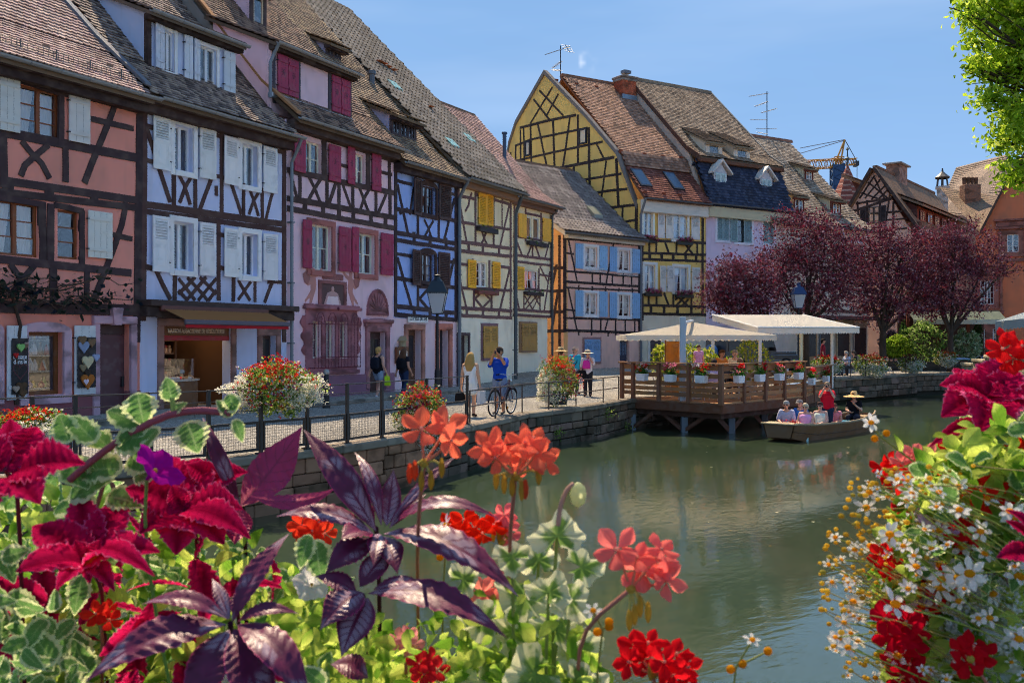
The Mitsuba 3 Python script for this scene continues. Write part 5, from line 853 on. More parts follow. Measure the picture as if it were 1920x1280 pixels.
# ================================================================ timbered gable house right of it
FH = Frame(at(1592, 640, 72)[:2], (.80, -.60)); gx = [(1592, 690), (1592, 400), (1640, 318), (1700, 420), (1712, 432), (1712, 690)]
h = House('gable_house', 'half-timbered house with a dark barge-boarded gable and a long dormer roof', FH, '#bb9e90', '#32282a')
gq = [FH.px(*p) for p in gx]; gq[0] = np.array([gq[0][0], -.4]); gq[-1] = np.array([gq[-1][0], -.4]); add(h.P('gable_wall'), prism([tuple(p) for p in gq], -.3, 0), 'plaster', '#bb9e90', FH.M)
h.timbers('1594,398 1672,372 .2; 1605,382 1668,372 .18; 1600,404 1692,396 .16; 1612,372 1640,330; 1616,362 1650,374; 1628,342 1665,372; 1640,334 1658,372; 1622,372 1652,335; 1634,374 1660,348; 1648,373 1668,352; 1608,378 1612,450 .15; 1626,376 1626,450 .16; 1650,374 1650,450 .16; 1668,366 1658,440; 1675,378 1675,440 .16; 1600,418 1700,410; 1604,440 1700,428', w=.13)
r_ = FH.rect(1629, 389, 1649, 420); h.window(r_, 2, 1, '#2e2a2c', deep=-.03, hole=False, room='#1c2630', fr=FH)
for q in ((1613, 392, 1625, 421), (1650, 386, 1662, 417)): h.shutter(FH.rect(*q), 'louvre', '#322c32')
GH = 12.0; apex, le, re = gq[2], gq[1], gq[3]; dep = lambda p, w: np.r_[p[0], w, p[1]]
Mx = FH.M
def slab(a, b_, w0, w1, t, o0=.0): n = np.array([-(b_ - a)[1], (b_ - a)[0]]); n = n / np.linalg.norm(n); n = n if n[1] > 0 else -n; return hull([np.r_[p[0], w, p[1]] for w in (w0, w1) for p in (a, b_, a + n * t, b_ + n * t)])
ex_r = re + (re - apex) * .28 + np.array([.5, .25]); add(h.P('roof'), slab(apex, ex_r, -16, .5, .18), 'tile', '#7d6450', FH.M); add(h.P('roof'), slab(le + (le - apex) * .12, apex, -16, .5, .18), 'tile', '#7d6450', FH.M)
b = MB()
for i in range(26):
    t = i / 26; p = apex + (ex_r - apex) * t; q = apex + (ex_r - apex) * (t + 1 / 26 * 1.2)
    for j in range(40): b.a(shift(slab(p, q, -16 + .41 * j, -16 + .41 * j + .39, .03), (0, 0, .17 + R.uniform(0, .02))), jit(R.choice(['#8f7660', '#7d6652', '#9c826a', '#8a6a58']), .15))
add(h.P('roof__tile_courses'), b, 'tile', None, FH.M, kind='stuff')
add(h.P('barge_board'), cat(slab(apex, ex_r, .5, .58, .2), slab(le + (le - apex) * .12, apex, .5, .58, .2)), 'timber', '#3e3432', FH.M); add(h.P('ridge'), cat(*[box(apex[0] - .16, apex[0] + .16, -16 + .4 * i, -16 + .4 * i + .37, apex[1] + .12, apex[1] + .3) for i in range(40)]), 'tile', '#7d5c48', FH.M)
FHs = Frame(FH.w3(gq[4][0], 0, 0)[:2], -FH.n * 1.0); FHs = Frame(FH.w3(gq[4][0] + .4, 0, 0)[:2], -FH.n)
add(h.P('side_wall'), prism(sbox(0, -.4, 16, gq[4][1] + .2), -.2, 0), 'plaster', '#8a5a4c', FHs.M); add(h.P('corner_post'), box(gq[4][0] - .15, gq[4][0] + .42, -.6, .02, -.4, gq[4][1] + .6), 'timber', '#5a3c34', FH.M)
k = h.P('long_dormer'); s_ = (FHs.px(1722, 400)[0], FHs.px(1838, 420)[0]); zb, zt = FHs.px(1726, 418)[1], FHs.px(1726, 383)[1]
fd = FHs.off(-.4)
add(k + '__front', prism(sbox(1.0, zb, 13.5, zt), -.3, 0), 'timber', '#7a4238', fd.M); add(k + '__cheek', prismW([(-.0, zb), (-.0, zt), (-4.6, zt + 2.2), (-3.5, zt)], .95, 1.1), 'timber', '#5a342e', fd.M)
add(k + '__roof', prismW([(.5, zt - .1), (.5, zt + .06), (-5.2, zt + 2.7), (-5.2, zt + 2.5)], .6, 14), 'tile', '#8a7460', fd.M); s2, f2 = h.k, h.fr; h.k, h.fr = k, fd
h.tiles([(.5, zt + .08), (-5.2, zt + 2.7)], .6, 14, .3, .25, cols=('#8f7a66', '#7d6a58', '#9a8470'), shape='flat')
for i in range(6): h.window((1.5 + i * 2.0, 2.7 + i * 2.0, zb + .3, zt - .25), 2, 1, '#8a5a4a', deep=-.06, hole=False, fw=.1, cur='#c8b0a0' if i % 2 else None, room='#14161c')
h.k, h.fr = s2, f2
add(h.P('chimney'), cbox(apex[0] - .5, apex[0] + .5, -6.4, -4.4, apex[1] - .5, apex[1] + 1.0, .03), 'stone', '#a58474', FH.M); add(h.P('chimney__slab'), cbox(apex[0] - .7, apex[0] + .7, -6.7, -4.1, apex[1] + 1.0, apex[1] + 1.12, .02), 'stone', '#9a9a98', FH.M)
# ================================================================ big hipped roof behind, low roof, red house at the right
FR = Frame(at(1765, 640, 92)[:2], (.97, -.24)); h = House('hipped_house', 'large house behind with a broad grey-brown hipped roof', FR, '#b59a8c')
def P3(x, y, Y): return at(x, y, Y)
pts = dict(a=P3(1755, 372, 88), b=P3(1793, 315, 94), c=P3(1890, 290, 90), d=P3(1850, 420, 84), e=P3(1960, 420, 80), g=P3(1935, 330, 90))
def roofq(h, name, pl, col, n=24, m=22):
    a, b_, c, d = (np.array(p) for p in pl); B = MB(); nn = np.cross(b_ - a, d - a); nn /= np.linalg.norm(nn); nn = nn if nn[2] > 0 else -nn
    B.a(quad(a, b_, c, d), lin(col))
    for i in range(n):
        for j in range(m):
            f = lambda s, t: a * (1 - s) * (1 - t) + b_ * (1 - s) * t + c * s * t + d * s * (1 - t)
            p = [f(j / m + .02 / m, i / n), f((j + .98) / m, i / n), f((j + .98) / m, (i + 1.15) / n), f(j / m + .02 / m, (i + 1.15) / n)]
            B.a(hull([q + nn * (.10 if k < 2 else .03) for k, q in enumerate(p)] + [q for q in p]), jit(col, .16, .04))
    add(h.P(name), B, 'tile', None)
roofq(h, 'roof', (pts['a'] + [0, 0, -1.5], pts['b'], pts['c'], pts['d']), '#8d7a6a', 26, 30); roofq(h, 'roof', (pts['d'], pts['c'], pts['g'], pts['e']), '#9a8272', 20, 14)
add(h.P('wall'), hull([p + o for p in (pts['a'], pts['d'], pts['e']) for o in (np.array([0, 1.0, -1.6]), np.array([0, 3.5, -1.6]), np.array([0, 1.0, -12]), np.array([0, 3.5, -12]))]), 'plaster', '#b59a8c')
c = P3(1767, 350, 87); add(h.P('chimney'), cat(lathe([(.5, -2.5), (.5, -.2), (.62, -.2), (.62, 0)], 8, c)), 'stone', '#b0a8a0'); add(h.P('chimney__cowl'), cat(*[rod(c + [.5 * math.cos(a), .5 * math.sin(a), 0], c + [.4 * math.cos(a), .4 * math.sin(a), .75], .06, 4) for a in np.arange(6) * 1.047], lathe([(.6, .7), (.65, .8), (.3, 1.1), (.1, 1.3), (.05, 1.6)], 8, c)), 'metal', '#4a4644')
h = House('low_brown_house', 'low brown-tiled roof with a stubby chimney between the dormered roof and the red house', FR, '#9a7a68')
roofq(h, 'roof', (P3(1842, 445, 72), P3(1762, 352, 78), P3(1872, 368, 76), P3(1850, 440, 70.5)), '#85705c', 22, 18); c = P3(1819, 352, 76)
add(h.P('chimney'), cbox(c[0] - .6, c[0] + .6, c[1] - .5, c[1] + .5, c[2] - 1.4, c[2] + .2, .03), 'stone', '#8a6a58'); add(h.P('chimney__pot'), cat(*[lathe([(.13, .2), (.16, .75), (.1, .8)], 7, c + [dx, 0, 0]) for dx in (-.45, -.15, .15, .45)]), 'stone', '#7a5a48')
add(h.P('wall'), hull([P3(x, y, Y) for x, y, Y in ((1765, 400, 80), (1862, 410, 80), (1765, 690, 80), (1862, 690, 80), (1765, 400, 82), (1862, 410, 82), (1765, 690, 82), (1862, 690, 82))]), 'plaster', '#9a7a68')
FE = Frame(at(1838, 640, 66)[:2], (.87, -.49)); h = House('red_gabled_house', 'tall brick-red house at the right edge with carved stone window frames', FE, '#b8674a')
E1 = FE.px(1975, 640)[0]; q = [FE.px(*p) for p in ((1838, 440), (1888, 345), (1940, 262), (1990, 205))]; poly = Polygon([(0, -.4), *[tuple(p) for p in q], (q[-1][0] + 3, -.4)])
for r_, rr in (((1888, 440, 1910, 473), 3), ((1838, 526, 1864, 571), 4), ((1838, 616, 1852, 652), 4), ((1857, 616, 1868, 652), 4)):
    r_ = FE.rect(*r_); h.window(r_, 4 if rr == 4 and r_[1] - r_[0] > .8 else 2, rr, '#eceae4', deep=.1, room='#1c1e24', fw=.05); h.surround(r_, .3, .06, '#a86c5e', mat='stone'); u0, u1, z0, z1 = r_
    if rr != 4 or r_[2] > 2:
        for u in (u0 - .42, u1 + .42): add(h.P('pilaster'), lathe([(.13, z0 - .4), (.13, z0 - .2), (.09, z0 - .15), (.09, z1), (.14, z1 + .1), (.14, z1 + .25)], 8, (u, .1, 0)), 'stone', '#a86c5e', FE.M)
        add(h.P('cornice'), cat(cbox(u0 - .7, u1 + .7, -.02, .22, z1 + .34, z1 + .5, .02), cbox(u0 - .65, u1 + .65, -.02, .14, z1 + .52, z1 + .85, .02), cbox(u0 - .75, u1 + .75, -.02, .26, z1 + .87, z1 + 1.0, .02), cbox(u0 - .6, u1 + .6, -.02, .16, z0 - .65, z0 - .42, .02)), 'stone', '#a0665a', FE.M)
h.panel(0, 0, 0, 0, '#c4704e', poly=poly); add(h.P('verge'), cat(*[hull([np.r_[p[0], w, p[1] + o] for p in (q[i], q[i + 1]) for w in (-.3, .35) for o in (0, .25)]) for i in range(2)]), 'tile', '#5f4a40', FE.M)
add(h.P('roof'), cat(*[hull([np.r_[p[0], w, p[1] + o] for p in (q[i], q[i + 1]) for w in (-9, -.3) for o in (0, .2)]) for i in range(2)]), 'tile', '#7a6254', FE.M)
add(h.P('flank_wall'), box(-.3, 0, -9, -.31, -.4, q[0][1]), 'plaster', '#b8674a', FE.M)
tk = thing('terrace_pavilion', 'rust-brown cafe frame with a green-grey awning in front of the red house', 'pavilion'); FT = Frame(at(1700, 640, 62)[:2], (.985, -.17)); a0, a1 = FT.px(1702, 600)[0], FT.px(1872, 600)[0]; zt = FT.px(1702, 590)[1]
for u in np.linspace(a0, a1, 4): add(tk + '__post', box(u - .08, u + .08, -.1, .1, -.2, zt), 'timber', '#7a3c28', FT.M)
add(tk + '__beam', cbox(a0 - .1, a1 + .1, -.12, .14, zt, zt + .3, .02), 'timber', '#6a3626', FT.M); add(tk + '__awning', quad((a0, .15, zt + .2), (a1, .15, zt + .2), (a1, 1.6, zt - .35), (a0, 1.6, zt - .35)), 'canvas', '#7a8478', FT.M); add(tk + '__valance', box(a0, a1, 1.58, 1.6, zt - .62, zt - .35), 'cloth', '#c9c6b4', FT.M)
add(tk + '__rear_wall', box(a0, a1, -3.2, -3.0, -.3, zt), 'timber', '#5a3a30', FT.M); add(tk + '__ceiling', box(a0, a1, -3.0, -.13, zt + .05, zt + .12), 'timber', '#5a3a30', FT.M)
# ================================================================ spire, crane, aerials
k = thing('church_spire', 'pointed church spire with patterned red tiles behind the roofs', 'spire'); c = at(1584, 385, 130); zb = c[2]; top = at(1589, 310, 130); b = MB()
for i in range(22):
    t0, t1 = i / 22, (i + 1) / 22; 
    for j in range(8):
        a0, a1 = j * math.pi / 4, (j + 1) * math.pi / 4; r0, r1 = 2.3 * (1 - t0) + .1, 2.3 * (1 - t1) + .1; z0, z1 = zb + (top[2] - zb) * t0, zb + (top[2] - zb) * t1
        b.a(quad(*[(top[0] + r * math.cos(a), 130 + r * math.sin(a), z) for r, a, z in ((r0 * 1.02, a0, z0), (r0 * 1.02, a1, z0), (r1, a1, z1), (r1, a0, z1))]), jit('#8a4a3e' if (i + j) % 3 else '#b08472', .15))
add(k + '__tiles', b, 'tile', None); add(k + '__finial', lathe([(.12, 0), (.14, .8), (.32, 1.1), (.1, 1.3), (.06, 2.1), (.25, 2.3), (.001, 2.6)], 8, (top[0], 130, top[2] - .2)), 'metal', '#4a5a5e'); add(k + '__tower', box(c[0] - 2.2, c[0] + 2.2, 128, 132.5, 0, zb + .1), 'stone', '#8a5a4c')
k = thing('tower_crane', 'yellow tower crane far behind the roofs', 'crane'); Yc = 175; P = lambda x, y, dy=0: at(x, y, Yc + dy); b = MB()
def truss(p, q, w, n, r=.09):
    p, q = np.array(p), np.array(q); t = (q - p) / np.linalg.norm(q - p); s_ = np.cross(t, [0, 1, 0]); s_ /= np.linalg.norm(s_); y = np.array([0, 1.0, 0]); B = MB(); cs = [s_ * w / 2 + y * w / 2, s_ * w / 2 - y * w / 2, -s_ * w / 2 + y * w / 2, -s_ * w / 2 - y * w / 2]
    for o in cs: B.a(rod(p + o, q + o, r, 4))
    for i in range(n):
        a, c_ = p + (q - p) * i / n, p + (q - p) * (i + 1) / n
        for o1, o2 in ((0, 2), (1, 3), (0, 1), (2, 3)): B.a(rod(a + cs[o1 if i % 2 else o2], c_ + cs[o2 if i % 2 else o1], r * .7, 4))
    return B.m()
YC = '#b8863a'
add(k + '__jib', truss(P(1440, 313), P(1578, 306), 1.4, 26), 'metal', YC); add(k + '__counter_jib', truss(P(1566, 306), P(1606, 303), 1.0, 8), 'metal', YC); add(k + '__mast', cat(truss(P(1570, 480), P(1570, 308), 1.9, 20, .12), box(P(1570, 0)[0] - .9, P(1570, 0)[0] + .9, Yc - .9, Yc + .9, P(0, 470)[2], P(0, 310)[2])), 'metal', '#2f4c70'); add(k + '__tower_head', cat(rod(P(1566, 306), P(1584, 262), .16, 5), rod(P(1576, 306), P(1584, 262), .16, 5), truss(P(1562, 304), P(1580, 304), 1.6, 3)), 'metal', YC)
add(k + '__cable', cat(rod(P(1584, 262), P(1500, 278), .06, 4), rod(P(1582, 264), P(1500, 288), .06, 4), rod(P(1584, 262), P(1607, 303), .07, 4), rod(P(1607, 303), P(1607, 360), .05, 4)), 'metal', '#3a3a3e'); add(k + '__counterweight', box(P(1602, 0)[0], P(1608, 0)[0], Yc - .8, Yc + .8, P(0, 312)[2], P(0, 303)[2]), 'metal', '#3a3a3e')
def aerial(base, tops, label, Y):
    k = thing('roof_aerial', label, 'aerial'); x, yb, yt = base; b = MB(); add(k + '__mast', rod(at(x, yb, Y), at(x, yt, Y), .035, 6), 'metal', '#3e4650')
    for (xa, ya, xb, yb_, n, l) in tops:
        p, q = at(xa, ya, Y - .2), at(xb, yb_, Y + .2); b.a(rod(p, q, .022, 5)); d = (q - p) / np.linalg.norm(q - p); s_ = np.array([-d[1], d[0], .25]) if abs(d[2]) < .9 else np.array([1, 0, 0]); s_ /= np.linalg.norm(s_)
        for i in range(n): c = p + (q - p) * (i + .5) / n; b.a(rod(c - s_ * l, c + s_ * l, .012, 4))
    add(k + '__elements', b, 'metal', '#3e4650')
aerial((1051, 148, 86), ((1022, 103, 1068, 88, 16, .28), (1036, 128, 1053, 115, 8, .2), (1060, 84, 1069, 99, 4, .4), (1040, 133, 1047, 131, 3, .35)), 'aerial with a long comb antenna on the yellow house ridge', 64.0)
aerial((1438, 260, 172), ((1405, 181, 1441, 175, 12, .25), (1415, 200, 1440, 191, 8, .2), (1427, 212, 1456, 204, 8, .2), (1407, 225, 1438, 225, 10, .2), (1418, 241, 1456, 242, 10, .2), (1420, 248, 1438, 252, 6, .2)), 'tall mast with six comb antennas on the mauve house roof', 72.0)
# ---------------------------------------------------------------- along the canal edge: railings, baskets, lamps
INS = np.array(LineString(EDGE).parallel_offset(.2, 'left').coords); INS = INS if INS[0][1] < INS[-1][1] else INS[::-1]
INL = LineString(INS)
def edge_s(px):
    q = INL.intersection(LineString([(0, 0), ((px - 960) / F * 90, 90)])); q = getattr(q, 'geoms', [q])[0]; return INL.project(q)
def edge_p(s, inset=0.0):
    p, q = INL.interpolate(s), INL.interpolate(s + .05); d = np.array([q.x - p.x, q.y - p.y]); d /= np.linalg.norm(d); return np.array([p.x, p.y]) + np.array([-d[1], d[0]]) * inset
rk = thing('mesh_railing', 'dark metal railing with wire mesh panels and thin wires along the near quay', 'railing')
PX = [-260, -60, 60, 141, 276, 391, 489, 576, 651, 716, 800, 876]; SS_ = [edge_s(x) for x in PX]; DK = '#38302c'
for i, s in enumerate(SS_):
    p = edge_p(s); a = edge_p(s + .02) - p; M = rotz(math.atan2(a[1], a[0]), (*p, 0)); add(rk + '__post', cat(cbox(-.03, .03, -.03, .03, 0, 1.16, .006), cbox(-.08, .08, -.07, .07, .02, .04, .005)), 'metal', DK, M)
    if i == len(SS_) - 1: break
    q = edge_p(SS_[i + 1]); L = np.linalg.norm(q - p); M = rotz(math.atan2(*(q - p)[::-1]), (*p, 0))
    for z, r in ((1.14, .012), (.96, .007), (.77, .007)): add(rk + '__wire', rod((0, 0, z), (L, 0, z), r, 5), 'metal', '#4a4440', M)
    add(rk + '__panel_frame', cat(*[box(.05, L - .05, -.018, .018, z - .022, z + .022) for z in (.1, .56)], *[box(u - .018, u + .018, -.017, .017, .1, .56) for u in (.07, L - .07)]), 'metal', DK, M)
    add(rk + '__wire_mesh', cat(*[rod((u, 0, .12), (u, 0, .54), .0032, 3) for u in np.arange(.1, L - .08, .05)], *[rod((.07, 0, z), (L - .07, 0, z), .0032, 3) for z in np.arange(.15, .54, .05)]), 'metal', '#4a443e', M, kind='stuff')
rk = thing('low_railing', 'low rusty two-rail railing along the quay beside the bicycle', 'railing'); SL = [edge_s(x) for x in (881, 929, 979, 1029, 1080, 1131, 1160)]
for i, s in enumerate(SL):
    p = edge_p(s); add(rk + '__post', rod((*p, 0), (*p, .8), .022, 6), 'metal', '#4a3c34')
    if i < len(SL) - 1:
        q = edge_p(SL[i + 1])
        for z in (.79, .42): add(rk + '__rail', rod((*p, z), (*q, z), .018, 6), 'metal', '#54443a')
rk = thing('far_railing', 'thin dark railing on the far bank between the flower tubs', 'railing'); SL = np.linspace(edge_s(1566), edge_s(1800), 9)
for i, s in enumerate(SL):
    p = edge_p(s); add(rk + '__post', rod((*p, .1), (*p, 1.05), .025, 5), 'metal', '#3a342e')
    if i < 8:
        for z in (1.03, .6): add(rk + '__rail', rod((*p, z), (*edge_p(SL[i + 1]), z), .016, 5), 'metal', '#3a342e')
def quads(c, s, n=1):
    """Small leaf-like quads at the points c (n x 3), sizes s."""
    c = np.asarray(c, float); m = len(c); a = NR.normal(size=(m, 3)); a /= np.linalg.norm(a, axis=1, keepdims=True); b = NR.normal(size=(m, 3)); b -= a * (a * b).sum(1, keepdims=True); b /= np.linalg.norm(b, axis=1, keepdims=True)
    s = np.broadcast_to(np.asarray(s, float).reshape(-1, 1), (m, 1)); k = np.cross(a, b) * .25
    v = np.stack([c - a * s, c + b * s * .55 + k * s, c + a * s, c - b * s * .55 + k * s], 1).reshape(-1, 3); o = np.arange(m)[:, None] * 4
    return v, np.vstack([o + [0, 1, 2], o + [0, 2, 3]])
def cols(pal, n, j=.2): p = np.array([lin(c) for c in pal]); return np.repeat(np.clip(p[NR.integers(0, len(p), n)] * NR.uniform(1 - j, 1 + j, (n, 1)), 0, 1), 4, 0)
GREENS = ['#7f9c44', '#93ad4c', '#5f8036', '#a8b866', '#4c6c2c', '#b4a860']
def flower_tub(c, rx, rz, label, zones, n=2200, pot=None, group='flower tubs along the canal railing', ls=.035):
    """A dome of leaves and blossoms; zones: (centre of patch as a direction, spread, colours, share, size)."""
    k = thing('flower_tub', label, 'flowers', group); c = np.array(c, float); d = NR.normal(size=(n, 3)); d /= np.linalg.norm(d, axis=1, keepdims=True); lump = meshkit.fbm(d * 3 + c, 3); r = (.42 + 1.0 * lump) * NR.uniform(.72, 1.1, n); p = c + d * r[:, None] * [rx, rx * .8, rz]
    add(k + '__foliage', (lambda m: m)(quads(p, NR.uniform(.6, 1.3, n) * ls)), 'leaf', cols(GREENS, n), kind='stuff')
    for nm, di, sp, pal, share, sz in zones:
        m = int(n * share); di = np.array(di, float); di /= np.linalg.norm(di); e = di + NR.normal(size=(m, 3)) * sp; e /= np.linalg.norm(e, axis=1, keepdims=True); r = (.46 + 1.0 * meshkit.fbm(e * 3 + c, 3)) * NR.uniform(.92, 1.16, m); q = c + e * r[:, None] * [rx, rx * .8, rz]
        q5 = np.repeat(q, 4, 0) + NR.normal(size=(m * 4, 3)) * sz * .45; base = NR.integers(0, len(pal), m); C = np.repeat(np.array([lin(x) for x in pal])[base] * NR.uniform(.85, 1.15, (m, 1)), 16, 0)
        add(k + '__' + nm, quads(q5, sz * .8), 'petal', np.clip(C, 0, 1), kind='stuff')
    if pot: add(k + '__pot', lathe([(pot * .75, 0), (pot, .38), (pot * 1.05, .4), (pot * .9, .38)], 14, (c[0], c[1], pot_z if False else c[2] - rz * .95)), 'rough', '#4a4440')
    return k
RED, WHI = ['#c81a22', '#d83024', '#b81430', '#e04030'], ['#f0ecdc', '#e8e6d0', '#f4f0e8']
def tub_at(px, y, z0=None):
    p = edge_p(edge_s(px), 0); return np.array([*p, H - (y - 640) / F * p[1]])
t = (('red_blossoms', (.0, -.5, 1), .5, RED + ['#e05a4a'], .06, .026), ('white_blossoms', (-1, -.5, -.15), .35, WHI, .3, .02), ('cream_blossoms', (1, -.5, -.2), .35, WHI, .25, .02), ('scattered_blossoms', (0, -1, 0), .55, RED + ['#d05a28', '#7a3a78', '#c8c8e0'], .03, .028))
flower_tub(tub_at(518, 727), .73, .46, 'big dome of red geraniums and white blossoms above the mesh railing before the biscuit shop', t, 4200)
flower_tub(tub_at(788, 778), .58, .62, 'flower dome spilling over the railing left of the blonde woman, red above and white below', (('red_blossoms', (.2, -.6, .8), .55, RED + ['#e06a6a'], .08, .025), ('white_blossoms', (-.4, -.8, -.8), .5, WHI, .3, .024), ('plum_blossoms', (0, -1, .3), .3, ['#5a1430', '#c02a6a'], .04, .028)), 3200)
p = gp(1047, 764) + [0, .3, 0]; flower_tub((p[0], p[1], .78), .60, .74, 'flower tub with silver-white foliage standing on the quay before the three tourists', (('red_blossoms', (.1, -.6, 1), .5, RED + ['#e86a30'], .09, .028), ('white_blossoms', (-.8, -.8, -.6), .45, WHI, .35, .026), ('pink_blossoms', (.6, -.8, .2), .4, ['#d04a5a', '#e8a0a0', '#c82a3a'], .06, .028)), 2800, pot=.34)
p = np.array([-6.8, 14.0, .70]); flower_tub(p, .5, .3, 'flower dome at the left edge below the red house, half hidden by magenta leaves', (('red_blossoms', (0, -.4, .9), .5, RED + ['#e86a30'], .07, .026), ('white_blossoms', (.9, -.6, -.1), .4, WHI, .25, .022)), 2600)
for x, y, w, lb, top in ((1550, 684, .72, 'red flower tub on the far bank behind the end of the terrace', RED + ['#7a1424']), (1632, 684, .85, 'widest flower tub on the far bank, red on silver-white trailing leaves', RED + ['#d85a40']), (1708, 682, .70, 'flower tub on the far bank mostly of silver leaves with dark plum top', ['#5a1a30', '#6a2a3a']), (1773, 672, .66, 'rightmost flower tub on the far bank, plum and orange over green', ['#8a2438', '#c84a30', '#d88a40'])):
    p = edge_p(edge_s(x)); flower_tub((p[0], p[1], H - (y - 640) / F * p[1]), w, w * .62, lb, (('blossoms', (0, -.5, 1), .5, top, .10, .045), ('silver_trails', (0, -.8, -.7), .6, ['#c8d0c0', '#b0bcb0'] + WHI, .4, .045)), 1300, ls=.06)
def lantern(base, h, label, s=1.0, col='#27323a'):
    k = thing('street_lamp', label, 'street lamp'); x, y, z = base; b = (x, y, z)
    add(k + '__post', lathe([(.13, 0), (.13, .25), (.1, .3), (.09, .9), (.055, 1.0), (.045, h - .95), (.07, h - .93), (.05, h - .88), (.05, h - .75), (.001, h - .75)], 10, b), 'metal', '#2b2827', smooth=True)
    f0, f1, z0, z1 = .13 * s, .24 * s, h - .62 * s, h - .08 * s
    c4 = lambda r, zz: [np.array([x + sx * r, y + sy * r, z + zz]) for sx, sy in ((-1, -1), (1, -1), (1, 1), (-1, 1))]
    lo, hi = c4(f0, z0), c4(f1, z1)
    for i in range(4): add(k + '__pane', quad(lo[i], lo[(i + 1) % 4], hi[(i + 1) % 4], hi[i]), 'canvas', '#d8dce0')
    add(k + '__frame', cat(*[rod(lo[i], hi[i], .012 * s, 5) for i in range(4)], *[rod(lo[i], lo[(i + 1) % 4], .012 * s, 5) for i in range(4)], *[rod(hi[i], hi[(i + 1) % 4], .016 * s, 5) for i in range(4)], *[rod(lo[i], (x, y, z + h - .78), .014 * s, 5) for i in range(4)]), 'metal', col)
    add(k + '__hood', cat(hull(c4(.27 * s, z1) + c4(.27 * s, z1 + .03) + c4(.17 * s, z1 + .25 * s)), hull(c4(.17 * s, z1 + .25 * s) + c4(.15 * s, z1 + .3 * s))), 'metal', col); add(k + '__finial', lathe([(.15 * s, z1 + .3 * s), (.09 * s, z1 + .36 * s), (.07 * s, z1 + .42 * s), (.1 * s, z1 + .46 * s), (.001, z1 + .5 * s)], 8, b), 'metal', col)
g = gp(820, 722); lz = float(zg(g[0], g[1])); lantern((*at(820, 640, 32.5)[:2], .08), 3.55, 'dark street lamp with a square lantern before the blue house', 1.25); lantern((*at(1497, 640, 50)[:2], .2), 4.2, 'blue-hooded street lamp among the purple trees', 1.25, '#2a3e66')
k = thing('bollard', 'black bollard with a pale top at the kerb before the pink house', 'bollard'); g = gp(612, 767, .05); add(k + '__shaft', lathe([(.11, 0), (.11, .12), (.085, .16), (.08, .5), (.1, .54), (.08, .58), (.065, 1.0), (.001, 1.0)], 12, g), 'metal', '#242426', smooth=True); add(k + '__cap', lathe([(.075, .98), (.09, 1.03), (.07, 1.1), (.001, 1.13)], 12, g), 'metal', '#a8a49c', smooth=True)
# ---------------------------------------------------------------- bicycle
k = thing('bicycle', 'dark maroon city bicycle leaning at the low railing', 'bicycle'); a, b_ = gp(922, 783), gp(960, 777); ax = (b_ - a)[:2]; ax /= np.linalg.norm(ax); c0 = (a + b_) / 2; M = rotz(math.atan2(ax[1], ax[0]), (c0[0], c0[1], .02)); M = M @ np.array([[1, 0, 0, 0], [0, 1, -.06, 0], [0, 0, 1, 0], [0, 0, 0, 1.0]]); WB = .53; WR = .345
for i, x in enumerate((-WB, WB)):
    wk = numbered(k + '__wheel'); t_ = np.linspace(0, 2 * np.pi, 37); ring = lambda r: np.c_[x + r * np.cos(t_), 0 * t_, WR + r * np.sin(t_)]
    add(wk + '__tyre', tube(ring(WR - .02), .019, 7, False), 'rough', '#1c1c1e', M, smooth=True); add(wk + '__rim', tube(ring(WR - .045), .01, 5, False), 'metal', '#b8bcc0', M, smooth=True)
    add(wk + '__spokes', cat(*[rod((x + .02 * math.cos(q), (-1) ** j * .03, WR + .02 * math.sin(q)), (x + (WR - .045) * math.cos(q), 0, WR + (WR - .045) * math.sin(q)), .0022, 3) for j, q in enumerate(np.arange(24) * 2 * np.pi / 24)]), 'metal', '#a8acb0', M); add(wk + '__hub', xf(lathe([(.001, -.05), (.022, -.05), (.022, .05), (.001, .05)], 8), np.array([[1, 0, 0, x], [0, 0, 1, 0], [0, 1, 0, WR], [0, 0, 0, 1.0]])), 'metal', '#8a8e92', M)
    add(k + '__mudguard', tube(np.c_[x + (WR + .025) * np.cos(t_[2:17] + (.15 if i == 0 else .2)), 0 * t_[2:17], WR + (WR + .025) * np.sin(t_[2:17] + (.15 if i == 0 else .2))], .018, 5), 'gloss', '#2a1a22', M)
bb, hd, st = (-.08, 0, .30), (.34, 0, .80), (-.22, 0, .80); FRC = '#4a1c2c'
add(k + '__frame', cat(rod(bb, st, .018), rod(bb, hd, .02), rod((-.20, 0, .72), (.33, 0, .86), .017), rod(bb, (-WB, 0, WR), .012), rod((-.2, 0, .74), (-WB, 0, WR), .011), rod((.31, 0, .72), (.33, 0, .92), .022)), 'gloss', FRC, M); add(k + '__fork', cat(rod((.35, .05, .70), (WB, .05, WR), .012), rod((.35, -.05, .70), (WB, -.05, WR), .012), rod((.35, -.05, .7), (.35, .05, .7), .015)), 'gloss', FRC, M)
add(k + '__saddle', hull([(-.36, y, .96) for y in (-.08, .08)] + [(-.36, y, .92) for y in (-.07, .07)] + [(-.08, 0, .95), (-.08, 0, .92), (-.2, .04, .965), (-.2, -.04, .965)]), 'rough', '#1e1c1c', M); add(k + '__seat_post', rod(st, (-.24, 0, .94), .013), 'metal', '#9a9ea2', M)
add(k + '__handlebar', cat(rod((.33, 0, .92), (.31, 0, 1.04), .014), tube([(.16, -.3, 1.05), (.27, -.25, 1.07), (.35, -.1, 1.05), (.35, .1, 1.05), (.27, .25, 1.07), (.16, .3, 1.05)], .012, 6)), 'metal', '#b0b4b8', M); add(k + '__grip', cat(*[rod((.15, s * .3, 1.05), (.25, s * .26, 1.065), .018) for s in (-1, 1)]), 'rough', '#1c1c1c', M)
